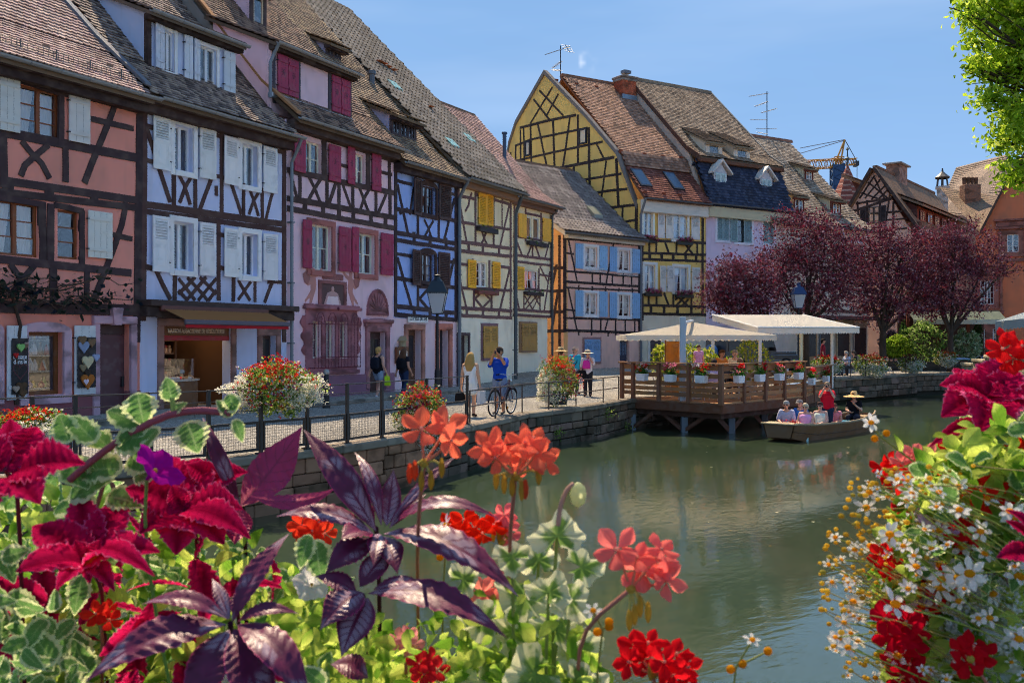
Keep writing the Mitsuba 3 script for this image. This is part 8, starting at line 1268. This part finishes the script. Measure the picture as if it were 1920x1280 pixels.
# magenta coleus
for c, Y, txt, lb, ctr in (((168, 1062), 1.12, '''168,1062 30,1072 95 .12 -.08; 165,1058 62,985 95 .1 .04; 168,1055 150,925 80 .05 .1; 170,1055 235,930 85 .06 .1; 172,1060 300,1035 90 .14 -.05; 172,1064 290,1080 60 .2 -.1; 168,1068 105,1105 50 .1 -.1; 170,1068 215,1108 46 .1 -.1; 168,1064 168,1095 36 .1 -.08; 168,1056 190,1010 44 0 0; 166,1056 140,1012 44 0 0''', 'magenta coleus in the lower left with an open whorl and yellow bud', (172, 1052)),
    ((345, 955), 1.2, '''345,955 235,915 95 .1 .0; 340,950 300,850 85 .05 .1; 345,950 372,858 95 .05 .1; 348,955 455,955 100 .12 0; 350,960 420,1020 95 .12 -.05; 340,960 262,1000 90 .12 -.05; 345,965 330,1040 90 .1 -.06; 345,955 400,905 60 .05 .05; 342,952 322,908 46 0 0; 346,958 470,1010 70 .15 -.05''', 'dark red coleus behind the purple leaves, left of centre', None),
    ((10, 880), 1.0, '''20,890 160,870 115 .12 0; 10,885 70,800 100 .08 .06; 5,880 -70,830 100 .1 0; 15,895 75,945 95 .1 -.05; 0,900 -40,980 100 .1 0; 20,885 130,835 80 .05 .08; 10,880 20,785 80 0 .08''', 'bright pink-red coleus cropped by the left edge of the picture', None),
    ((415, 905), 1.25, '''400,905 465,885 60 .1 .0; 400,905 350,870 60 .1 0; 402,900 430,862 50 0 .04''', 'small red coleus tuft in front of the railing, left of the purple leaves', None),
    ((1850, 745), 1.45, '''1850,745 1762,722 85 .14 .0; 1848,742 1790,690 70 .05 .1; 1852,740 1890,682 90 .06 .1; 1850,750 1765,782 95 .12 -.05; 1855,755 1835,812 105 .12 -.1; 1858,750 1930,760 90 .1 0; 1855,748 1925,715 80 .08 .05; 1850,748 1815,740 50 0 -.04; 1850,790 1742,838 34 .12 -.03; 1855,800 1765,812 40 .1 0; 1875,800 1935,830 60 .1 0''', 'large magenta coleus on the right edge above the white daisies', None),
    ((1940, 1060), 1.2, '''1945,1030 1885,975 44 .1 0; 1950,1040 1868,1045 56 .12 0; 1940,1000 1885,955 36 .1 0''', 'dark maroon coleus leaves at the right edge amid the daisies', None)):
    k = thing('coleus', lb, 'coleus'); hero(k, txt, T_col, 'coleus_leaf', Y, up=(.1, -.55, .8), ws=1.12); stem(k, [at(*c, Y), at(c[0] + 25, c[1] + 40, Y + .14), at(c[0] + 40, 1420, Y + .5)], .0026, '#6a2438')
    if ctr: add(k + '__bud', cat(*[ball(at(ctr[0] + R.uniform(-9, 9), ctr[1] + R.uniform(-9, 9), Y - .02), .006, 1) for _ in range(9)]), 'petal', '#d89a30', smooth=True)
# dark purple plants with silvery sheen
for c, Y, txt, lb in (((705, 990), 1.15, '''705,995 570,806 66 .10 .05 .3; 700,1000 518,968 55 .16 .0; 715,985 665,848 34 .18 .05; 725,985 738,880 50 -.1 .02; 735,975 858,852 26 .06 .05; 735,985 935,972 46 .22 -.03; 720,1000 972,1118 88 .16 -.06; 700,1010 610,1075 70 .1 -.05; 690,1000 640,1010 60 .1 -.06; 710,1000 700,1060 40 .1 -.06; 730,990 800,925 30 .1 .02; 700,985 660,930 40 .1 .02; 720,1005 745,1075 55 .1 -.05''', 'dark purple silver-sheened plant in the middle of the flower bed, widest rosette'),
    ((680, 1115), 1.1, '''690,1112 950,1195 82 .16 -.05; 680,1110 600,1180 80 .15 -.05; 675,1100 735,1030 60 .1 .04; 670,1115 590,1080 56 .15 0; 690,1120 640,1230 80 .1 -.05; 700,1105 800,1095 34 .15 0; 690,1270 620,1245 70 .2 0''', 'dark purple plant just below the widest purple rosette'),
    ((432, 1168), 1.0, '''436,1165 542,1000 62 .1 .05 .3; 428,1160 268,1132 50 .2 .0; 424,1170 160,1278 92 .16 -.05; 430,1180 350,1345 90 .1 -.05; 440,1178 500,1370 100 .1 -.06; 445,1170 585,1330 84 .2 -.06; 430,1160 398,1085 34 .08 .03; 440,1160 452,1095 28 .05 .03; 445,1165 560,1150 40 .2 0''', 'glossy purple plant at the bottom left of centre, its leaves spreading like a star'),
    ((455, 945), 1.25, '''452,948 566,800 95 .06 .06 2.9; 450,945 380,782 34 .2 .03 .4; 470,930 632,912 40 .22 .0 2.8; 450,945 380,935 34 .1 0; 450,950 440,1020 60 .05 -.04 2.9''', 'purple plant with one upright wine-red leaf before the mesh railing')):
    k = thing('purple_plant', lb, 'plant'); hero(k, txt, T_pur, 'purple_leaf', Y, up=(.15, -.5, .85), ws=.86); stem(k, [at(*c, Y + .01), at(c[0] + 5, c[1] + 50, Y + .12), at(c[0] + 10, 1420, Y + .5)], .003, '#3c1830')
# small variegated plant
k = thing('variegated_plant', 'green plant with white-edged serrated leaves trailing up on the left', 'plant'); Y = 1.2
stem(k, [at(130, 900, Y), at(185, 850, Y), at(270, 795, Y), at(330, 770, Y), at(390, 768, Y), at(432, 775, Y)], .0045, '#8a4a54'); stem(k, [at(325, 772, Y), at(323, 745, Y)], .003, '#8a9a50'); stem(k, [at(230, 960, Y + .1), at(200, 880, Y + .1), at(140, 1100, Y + .1)], .003, '#8a5a50')
hero(k, '''323,752 312,706 44 .05 0; 325,772 352,755 26 .1 0; 270,800 258,735 66 .05 0; 265,800 200,770 66 .1 .02; 350,790 372,850 76 .1 0; 290,815 215,835 80 .1 0; 180,830 128,780 60 .05 .04; 130,830 112,775 62 .05 .04; 215,850 170,815 50 .1 .05; 240,800 262,850 70 .1 0; 300,800 250,870 40 .12 0; 440,775 430,738 36 .05 0; 435,780 405,750 34 .05 0; 440,785 455,830 30 .1 0; 420,770 445,760 30 .1 0; 240,860 290,880 74 .12 0; 230,880 150,890 80 .1 .02; 215,900 130,930 76 .1 .02; 250,900 310,870 60 .1 0; 200,930 270,950 60 .1 0; 170,920 120,860 66 .1 .03; 180,950 100,960 70 .1 .03; 150,985 90,1010 70 .1 .04''', T_var, 'vari_leaf', Y, up=(.1, -.75, .6))
def scatter(key, part, region, n, Yr, tpls, px, mat, ratio=(.55, .8), nparts=0, up=(0, -.6, .75), Lim=1500):
    ms = []; 
    while len(ms) < n:
        x, y = R.uniform(-60, 1980), R.uniform(660, 1420)
        if not region(x, y): continue
        Y = R.uniform(*Yr); s = R.uniform(*px); a = R.uniform(0, 6.283); P, Q = at(x, y, Y), at(x + s * math.cos(a), y + s * math.sin(a), Y + R.uniform(-.4, .4) * s * Y / F)
        ms.append((R.random(), leaf_from(R.choice(tpls), P, Q, s * R.uniform(*ratio) * Y / F, up=np.array(up) + NR.normal(0, .6, 3), bend=R.uniform(-.05, .2), roll=R.uniform(-.5, .5)), s / Y))
    ms.sort(key=lambda q: -q[2])
    for q in ms[:nparts]: add(key + '__' + part, q[1][:2], mat, None, smooth=True, uv=q[1][2])
    if len(ms) > nparts: joined(key, 'foliage', [q[1] for q in ms[nparts:]], mat)
LT = lambda x: np.interp(x, [-60, 0, 100, 200, 300, 420, 520, 620, 720, 850, 930, 1010, 1100, 1140, 1180], [930, 930, 900, 930, 960, 990, 1040, 1080, 1150, 1120, 1080, 1080, 1120, 1240, 1500]); RL = lambda y: np.interp(y, [780, 840, 900, 1000, 1100, 1200, 1280, 1420], [1860, 1740, 1690, 1640, 1625, 1640, 1660, 1690])
left = lambda x, y: x < 640 and y > LT(x) + 10; mid = lambda x, y: 560 < x < 1150 and y > LT(x) + 25 and R.random() < np.clip((y - LT(x)) / 200, .15, 1); right = lambda x, y: y > 800 and x > RL(y) + 30
heroz = lambda x, y: any(((x - a) / c) ** 2 + ((y - b) / d) ** 2 < 1 for a, b, c, d in ((165, 1030, 165, 115), (350, 940, 150, 105), (400, 1190, 260, 150), (30, 870, 160, 100)))
scatter(k, 'leaf', left, 330, (1.34, 1.6), T_var, (34, 80), 'vari_leaf', nparts=100); scatter(k, 'leaf', lambda x, y: left(x, y) and not heroz(x, y) and x < 620, 150, (1.0, 1.3), T_var, (36, 92), 'vari_leaf', nparts=150)
k = thing('coleus', 'dark plum coleus leaves deep between the variegated leaves at the lower left', 'coleus'); scatter(k, 'leaf', lambda x, y: left(x, y) and x < 560 and y > LT(x) + 60, 46, (1.22, 1.45), T_col, (80, 150), 'coleus_leaf', nparts=46, ratio=(.4, .6))
k = thing('lime_foliage', 'yellow-green leafy filling between the purple plants and the cream geranium', 'foliage', kind='stuff'); scatter(k, 'leaf', mid, 2300, (1.12, 1.6), T_small, (18, 50), 'lime_leaf'); scatter(k, 'leaf', left, 900, (1.3, 1.6), T_small, (20, 60), 'lime_leaf')
k = thing('variegated_plant', 'white-edged green plant on the right among the daisies and red geraniums', 'plant'); scatter(k, 'leaf', lambda x, y: right(x, y) and y < 1150 and x > 1700, 200, (1.25, 1.6), T_var, (36, 72), 'vari_leaf', nparts=160)
k = thing('lime_foliage', 'fresh green leaf filling of the right-hand flower bed', 'foliage', kind='stuff'); scatter(k, 'leaf', right, 5200, (1.28, 1.7), T_small, (18, 54), 'lime_leaf')
# cream-edged geranium leaves: scalloped fans
def fan(c, Y, r, tilt, seed):
    n = 42; t = np.linspace(-2.75, 2.75, n); rr = r * (.80 + .13 * np.cos(t * 3.6) + .06 * np.abs(np.sin(t * 8))) * (1 - .12 * (np.abs(t) > 2.3)); M = []; V = [np.zeros(3)]; U = [(.5, .2)]
    for k_, f in enumerate((.33, .66, 1.0)): V += [np.array([rr[i] * f * math.sin(t[i]), rr[i] * f * math.cos(t[i]), r * (.16 * f * math.cos(t[i] * 7 + seed) + .10 * f * f * math.sin(t[i] * 3 + seed))]) for i in range(n)]; U += [(.5 + .5 * f * math.sin(t[i]), .2 + .77 * f * (.5 + .5 * math.cos(t[i]))) for i in range(n)]
    F_ = [[0, 1 + i, 2 + i] for i in range(n - 1)] + [q for k_ in (0, 1) for i in range(n - 1) for q in ([1 + k_ * n + i, 1 + (k_ + 1) * n + i, 2 + (k_ + 1) * n + i], [1 + k_ * n + i, 2 + (k_ + 1) * n + i, 2 + k_ * n + i])]
    z = np.array([tilt[0], -.72, tilt[1]]); z /= np.linalg.norm(z); y = np.array([math.sin(seed), .3, math.cos(seed)]); y -= z * (z @ y); y /= np.linalg.norm(y); x = np.cross(y, z); v = np.array(V)
    return at(*c, Y) + v[:, :1] * x + v[:, 1:2] * y + v[:, 2:] * z, np.array(F_), np.array(U)
k = thing('variegated_geranium', 'geranium with ruffled cream and green leaves at the bottom centre', 'geranium')
for i, (x, y, s) in enumerate(((1045, 1005, 58), (1090, 1062, 50), (985, 1118, 68), (962, 1045, 44), (1045, 1180, 58), (932, 1240, 66), (1005, 1262, 70), (1085, 1215, 56), (868, 1085, 38), (1070, 1125, 48), (905, 1165, 52), (1010, 1050, 44), (1095, 1280, 54), (850, 1265, 50), (960, 1185, 52), (1030, 1110, 50))):
    Y = 1.12 + .05 * (i % 3); m = fan((x, y), Y, s * Y / F, (R.uniform(-.4, .4), R.uniform(.2, .9)), i * 1.7); add(k + '__leaf', m[:2], 'cream_leaf', None, smooth=True, uv=m[2]); stem(k, [at(x, y, Y + .004), at(x * .9 + 96, y + 120, Y + .06), at(x * .85 + 150, 1420, Y + .12)], .0022, '#8a9a58', n=7)
# geranium flower heads
def floret(key, c, Y, r, col, face, part='flower', petals=5):
    fk = numbered(key + '__' + part); c = at(*c, Y); z = np.array(face, float); z /= np.linalg.norm(z); a0 = R.uniform(0, 6); x = np.cross(z, [.3, .2, 1]); x /= np.linalg.norm(x); y = np.cross(z, x)
    for i in range(petals):
        a = a0 + i * 6.283 / petals + R.uniform(-.18, .18); d = x * math.cos(a) + y * math.sin(a) + z * R.uniform(.1, .45); m = leaf_from(R.choice(T_pet), c + d * r * .06, c + d * r, r * R.uniform(.62, .8), up=z, bend=R.uniform(.02, .14)); add(fk + '__petal', m[:2], 'petal', jit(col, .1, .05), smooth=True)
    add(fk + '__centre', ball(c + z * r * .08, r * .09, 1), 'petal', jit('#e8b0a0', .1), smooth=True); return c
def head(label, hub, Y, fl, col, foot, buds=(), grp=None, r=36):
    k = thing('geranium', label, 'geranium', grp); h_ = at(*hub, Y)
    for (x, y, *o) in fl:
        face = (o[0], -.7, o[1] + .25) if len(o) >= 2 else (R.uniform(-.6, .6), -.65, R.uniform(.2, 1)); c = floret(k, (x, y), Y + R.uniform(-.02, .02), (o[2] if len(o) > 2 else r * 1.2) * Y / F, col, face); stem(k, [h_, (h_ + c) / 2 + [0, 0, -.002], c], .0014, '#c87a60', n=5)
    stem(k, [h_, at(hub[0] * .6 + foot[0] * .4, hub[1] * .6 + foot[1] * .4, Y), at(*foot, Y + .03), at(foot[0] - 4, foot[1] + 110, Y + .3), at(foot[0] + 5, 1420, max(1.62, Y + .3))], .0022, '#a0685a')
    for (x, y) in buds: q = at(x, y, Y - .005); stem(k, [h_, h_ * .4 + q * .6 + [0, 0, .006], q], .0013, '#a89a50', n=5); add(k + '__bud', xf(lathe([(.001, -.011), (.003, -.006), (.0034, .0), (.002, .007), (.001, .009)], 7), rotz(0, q)), 'petal', R.choice(['#c8a848', '#b89a40', '#d8603a']), smooth=True)
    add(k + '__calyx', ball(h_, .005, 1), 'petal', '#c8b858', smooth=True)
CO = '#fb7a5e'; head('coral geranium head left of centre, two open blossoms on a tall stem over the railing', (795, 868), 1.0, ((790, 805, .1, .35, 44), (838, 800, .7, .3, 46), (845, 825, .8, -.3, 36)), CO, (785, 960), ((768, 885), (790, 900), (808, 898), (828, 875), (778, 880)))
head('coral geranium head in the middle, a dense cluster above the water', (967, 893), 1.0, ((915, 838, -.5, .4, 40), (930, 858, -.3, .1, 34), (985, 830, 0, .6, 38), (1005, 850, .3, .2, 40), (1022, 862, .6, 0, 34), (985, 862, .1, 0, 36), (1000, 822, .2, .9, 34), (945, 835, 0, .5, 30)), CO, (957, 985), ((930, 897), (945, 905), (985, 915), (1010, 888), (960, 910), (978, 918)))
head('coral-pink geranium head lower right of centre on a slanting stem', (1183, 1103), .95, ((1158, 1030, -.3, .3, 46), (1200, 1068, -.1, 0, 44), (1235, 1058, .3, .3, 40), (1250, 1088, .6, 0, 42), (1240, 1030, .4, .8, 34), (1195, 1045, 0, .5, 34)), '#fb8078', (1085, 1185), ((1190, 1150), (1180, 1160), (1215, 1145), (1200, 1135)))
head('red geranium head at the bottom edge right of the cream leaves', (1225, 1262), 1.0, ((1190, 1212, -.3, .3), (1215, 1205, .1, .6), (1205, 1235, 0, 0), (1245, 1240, .2, .1), (1268, 1225, .3, .6), (1290, 1250, .6, .1), (1262, 1262, .2, -.3), (1280, 1270, .4, -.2), (1180, 1240, -.5, 0)), '#e01a26', (1232, 1330), ((1220, 1255), (1240, 1268)), r=28)
head('bright orange-red geranium cluster behind the long purple leaf', (880, 1015), 1.3, ((845, 985), (870, 975), (890, 990), (905, 1000), (860, 1000), (925, 985)), '#f03018', (885, 1080), (), r=25); head('salmon geranium buds beside the orange-red cluster', (940, 1015), 1.3, ((930, 980), (950, 985), (945, 965), (955, 1005)), '#f0787a', (938, 1100), ((935, 1000), (950, 995), (925, 1000)), r=20); head('small orange-red geranium left of the purple rosette', (590, 1010), 1.35, ((565, 985), (585, 995), (600, 980), (610, 1000), (575, 1010)), '#f0442c', (592, 1100), (), r=24); head('soft coral geranium half hidden under the dark leaf tip', (925, 1120), 1.35, ((905, 1110), (930, 1100), (925, 1130), (905, 1135)), '#f4907e', (925, 1200), (), r=26)
for lb, hub, Y, fl, c, r in (('red geranium at the top of the right-hand bed beside the coleus', (1905, 665), 1.4, ((1880, 655), (1895, 640), (1915, 650), (1900, 672), (1925, 665), (1885, 678)), '#e8262a', 24), ('pale salmon geranium left of the large red cluster', (1712, 880), 1.5, ((1692, 868), (1710, 855), (1728, 862), (1735, 850), (1700, 885), (1722, 885)), '#f08a88', 19), ('scarlet geranium left of the pale salmon one', (1672, 890), 1.5, ((1655, 880), (1668, 870), (1662, 895), (1678, 885)), '#e01a1c', 19), ('largest scarlet geranium cluster of the right-hand bed', (1745, 935), 1.4, ((1715, 900), (1740, 895), (1765, 905), (1730, 920), (1755, 925), (1780, 930), (1715, 930), (1745, 945), (1790, 915), (1770, 950)), '#f02a24', 28), ('small red geranium amid the daisies on the left flank of the right-hand bed', (1660, 1060), 1.3, ((1650, 1040), (1668, 1048), (1655, 1065), (1665, 1075)), '#e02020', 18), ('crimson geranium in the lower middle of the right-hand bed', (1690, 1190), 1.25, ((1660, 1160), (1680, 1150), (1700, 1165), (1715, 1180), (1690, 1195), (1670, 1190), (1705, 1205)), '#d0102c', 26), ('crimson geranium under the lower middle cluster', (1700, 1260), 1.25, ((1680, 1240), (1705, 1245), (1720, 1262), (1690, 1270)), '#c81028', 24), ('scarlet geranium at the middle of the right-hand bed', (1748, 1115), 1.3, ((1735, 1100), (1755, 1095), (1765, 1115), (1745, 1130), (1738, 1140), (1770, 1085)), '#e41818', 20), ('red geranium high on the right flank of the right-hand bed', (1905, 850), 1.35, ((1895, 840), (1915, 845), (1905, 865)), '#f03020', 24), ('red geranium right of the petunias at the bed edge', (1880, 1075), 1.3, ((1860, 1070), (1880, 1065), (1895, 1080)), '#b8102c', 20), ('red geranium left of the lilac petunias', (1700, 975), 1.35, ((1688, 960), (1705, 970), (1698, 990), (1712, 985)), '#d8182c', 20), ('red geranium under the big coleus on the right', (1800, 845), 1.5, ((1790, 832), (1808, 838), (1822, 850), (1800, 858), (1780, 850)), '#e01a24', 22), ('scarlet geranium near the right edge below the big coleus', (1860, 930), 1.3, ((1840, 915), (1862, 905), (1880, 920), (1850, 935), (1875, 940)), '#f02a20', 24), ('red geranium low on the right among the white petunias', (1820, 1235), 1.22, ((1805, 1220), (1825, 1212), (1842, 1228), (1815, 1242)), '#e01a2a', 24), ('red geranium under the scarlet cluster in the right-hand bed', (1800, 1010), 1.3, ((1785, 995), (1805, 990), (1820, 1005), (1795, 1018)), '#e8202a', 22)): head(lb, hub, Y, fl, c, (hub[0] + 60, hub[1] + 90), (), None, r * 1.12)
head('small red geranium at the bottom edge between the purple plant and the cream leaves', (800, 1262), 1.15, ((785, 1245), (805, 1238), (820, 1255), (795, 1262)), '#d82a34', (800, 1330), (), None, 22); head('pale pink geranium low among the lime leaves', (760, 1215), 1.2, ((748, 1200), (765, 1195), (775, 1210)), '#f4a0a0', (762, 1290), (), None, 20); head('red geranium deep in the lower left corner', (190, 1165), 1.25, ((180, 1150), (200, 1145), (205, 1162)), '#e8342a', (192, 1230), (), None, 22)
k = thing('nodding_bud', 'pale nodding flower bud on a bent stem over the water', 'bud'); stem(k, [at(1046, 985, 1.05), at(1050, 950, 1.05), at(1062, 918, 1.05), at(1076, 906, 1.05)], .0026, '#b08a78'); add(k + '__bud', xf(lathe([(.001, -.016), (.007, -.012), (.009, -.002), (.007, .006), (.002, .01)], 10), rotz(0, at(1084, 922, 1.05))), 'petal', '#d8dcae', smooth=True)
# petunias
def petunia(label, c, Y, r, col, face):
    k = thing('petunia', label, 'petunia'); n = 40; t = np.linspace(0, 2 * np.pi, n, endpoint=False); V = []; 
    for f, z in ((.06, -.8), (.14, -.35), (.45, -.06), (.8, .03), (1.0, -.03)): rr = r * f * (1 + .10 * f * np.cos(5 * t) + .03 * f * np.cos(17 * t)); V.append(np.c_[rr * np.cos(t), rr * np.sin(t), r * (z + .10 * f * np.sin(5 * t + 1) + .05 * f * np.sin(11 * t))])
    v = np.vstack(V); i, j = np.meshgrid(np.arange(4), np.arange(n), indexing='ij'); q = np.stack([i * n + j, i * n + (j + 1) % n, (i + 1) * n + (j + 1) % n, (i + 1) * n + j], -1).reshape(-1, 4); z = np.array(face, float); z /= np.linalg.norm(z); x = np.cross(z, [.2, .1, 1]); x /= np.linalg.norm(x); y = np.cross(z, x); p = at(*c, Y)
    add(k + '__corolla', (p + v[:, :1] * x + v[:, 1:2] * y + v[:, 2:] * z, q), 'petal', col, smooth=True); add(k + '__throat', ball(p - z * r * .3, r * .1, 1), 'petal', '#c8b04a', smooth=True); stem(k, [p - z * r * .8, p - z * r + [0, 0, -.08], p + [0, .05, -.3]], .002, '#6a8a40', n=5)
petunia('vivid violet petunia left of centre before the mesh railing', (300, 872), 1.15, 50 * 1.15 / F, '#b0189c', (.75, -.2, .75)); petunia('white petunia between the purple plants', (585, 1092), 1.2, 34 * 1.2 / F, '#e8e6e4', (.2, -.8, .5)); petunia('white petunia at the very bottom left of centre', (450, 1262), 1.0, 40 / F, '#dcd8d4', (0, -.8, .5))
for x, y, s, c, lb in ((1760, 970, 40, '#d8b0dc', 'upper lilac petunia in the right-hand bed'), (1740, 1055, 36, '#dcc0e0', 'middle lilac petunia in the right-hand bed'), (1720, 1110, 30, '#d4b4dc', 'lowest lilac petunia in the right-hand bed'), (1880, 1250, 40, '#f0eeea', 'white petunia in the lower right corner'), (1765, 1235, 32, '#f0eee8', 'white petunia left of the lower right corner'), (1870, 1160, 44, '#eef0f2', 'large white petunia near the right edge')): petunia(lb, (x, y), 1.3, s * 1.3 / F, c, (R.uniform(-.4, .2), -.8, R.uniform(.2, .6)))
# white daisies with yellow centres, each on its thin stem
k = thing('daisy_plant', 'airy plant of small white daisies with yellow centres along the right-hand bed', 'daisies'); sm, bud, core = MB(), MB(), []
def daisy(k, c, Y, r, n=6):
    fk = numbered(k + '__daisy'); c = at(*c, Y); z = np.array([R.uniform(-.8, .3), -.55, R.uniform(.1, 1.1)]); z /= np.linalg.norm(z); x = np.cross(z, [.3, .2, 1]); x /= np.linalg.norm(x); y = np.cross(z, x); b = MB(); a0 = R.uniform(0, 6)
    n = R.choice((5, 6, 6, 7)); fold_ = R.choice((.1, .1, .35, .9))
    for i in range(n): a = a0 + i * 6.283 / n + R.uniform(-.2, .2); d = x * math.cos(a) + y * math.sin(a) + z * R.uniform(-.2, 1) * fold_; m = leaf_from(T_dai, c + d * r * .12, c + d * r * R.uniform(.88, 1.05), r * .46, up=z, bend=.06); b.a(m[:2], jit('#f8f7f2', .02))
    add(fk + '__petals', b, 'petal', None, smooth=True); add(fk + '__centre', xf(ball((0, 0, 0), (r * .31, r * .31, r * .24), 1), rotz(0, c + z * r * .14)), 'petal', jit('#e8ac28', .15), smooth=True); return c
rootp = lambda c, Y: (lambda a: [c, c + np.array([.07, .02, -.02 + a * .5]), c + np.array([.17, .06, -.06 + a])])(R.uniform(-.09, .05))
for i in range(190):
    y = R.uniform(880, 1275); x = RL(y) + R.uniform(-80, 120) if i < 90 else R.uniform(1660, 1920); y = y if i < 90 else R.uniform(900, 1285); Y = R.uniform(1.2, 1.45); c = daisy(k, (x, y), Y, R.choice((9, 12, 15, 18, 22)) * Y / F * (1.5 if i >= 90 else 1)); R.random() < .7 and sm.a(tube(rootp(c, Y), .0009, 4), jit('#8a9a48', .2))
for i in range(330):
    y = R.uniform(870, 1285); x = RL(y) + R.uniform(-95, 120); Y = R.uniform(1.2, 1.5); c = at(x, y, Y); bud.a(ball(c, np.array([.0036, .0036, .003]) * R.uniform(.7, 1.2), 1), jit(R.choice(['#e0b840', '#c8a83c', '#b8ac50', '#e8c850']), .15)); R.random() < .45 and sm.a(tube(rootp(c, Y), .0007, 4), jit('#9a8a50', .25))
add(k + '__bud', bud, 'petal', None, smooth=True, kind='stuff'); add(k + '__stems', sm, 'cloth', None, kind='stuff')
for lb, pts, Y in (('long arching daisy shoot with yellow buds reaching over the water toward the boat', ((1632, 792), (1650, 818), (1690, 848), (1740, 885)), 1.35), ('daisy pair right of the cream geranium leaves', ((1112, 1145), (1130, 1180), (1120, 1260)), 1.1), ('lone daisy and buds at the bottom edge over the water', ((1410, 1200), (1380, 1250), (1370, 1330)), 1.1), ('white daisy and yellow buds between the purple plant and the orange cluster', ((838, 985), (835, 1040), (830, 1120)), 1.3)):
    k = thing('daisy_shoot', lb, 'daisies'); daisy(k, pts[0], Y, 19 * Y / F); add(k + '__stem', tube([at(*p, Y) for p in pts] + [at(pts[-1][0], 1420, Y + .05)], .0013, 5), 'cloth', '#8a8a48'); add(k + '__bud', cat(*[ball(at(p[0] + dx, p[1] + dy, Y), .005, 1) for p, dx, dy in ((pts[0], 30, 20), (pts[1], -10, 4), (pts[1], 12, -6))]), 'petal', '#d89c20', smooth=True, kind='stuff'); stem(k, [at(pts[0][0] + 30, pts[0][1] + 20, Y), at(*pts[1], Y)], .0011, '#8a8a48', n=4); lf(k, 'leaf', T_small[0], at(*pts[2], Y), at(pts[2][0] - 14, pts[2][1] - 34, Y), 16 * Y / F, 'lime_leaf')
k = thing('alyssum', 'clusters of tiny white flowers in the lower right of the bed', 'flowers'); 
for x, y, s in ((1770, 1150, 30), (1800, 1170, 26), (1815, 1120, 30), (1850, 1100, 34), (1880, 1120, 40), (1795, 1215, 26), (1850, 1200, 30), (1830, 1090, 22), (1905, 1145, 36), (1890, 1200, 30)):
    Y = 1.3; d = NR.normal(size=(150, 3)); d /= np.linalg.norm(d, axis=1, keepdims=True); add(k + '__umbel', quads(at(x, y, Y) + d * s * Y / F * NR.uniform(.6, 1, (150, 1)), .0045), 'petal', cols(['#f2f2f2', '#e8eaee'], 150, .05), kind='stuff'); stem(k, [at(x, y, Y), at(x + 20, 1420, Y + .1)], .0012, '#7a8a48', n=4)
k = thing('planter', 'long planter trough along the bridge parapet under the flowers', 'planter'); add(k + '__trough', cbox(-1.0, 1.6, 1.2, 1.62, 1.16, 1.38, .02), 'rough', '#4a3c30'); add(k + '__soil', cbox(-.97, 1.57, 1.23, 1.59, 1.375, 1.392, .005), 'rough', '#2e241c')
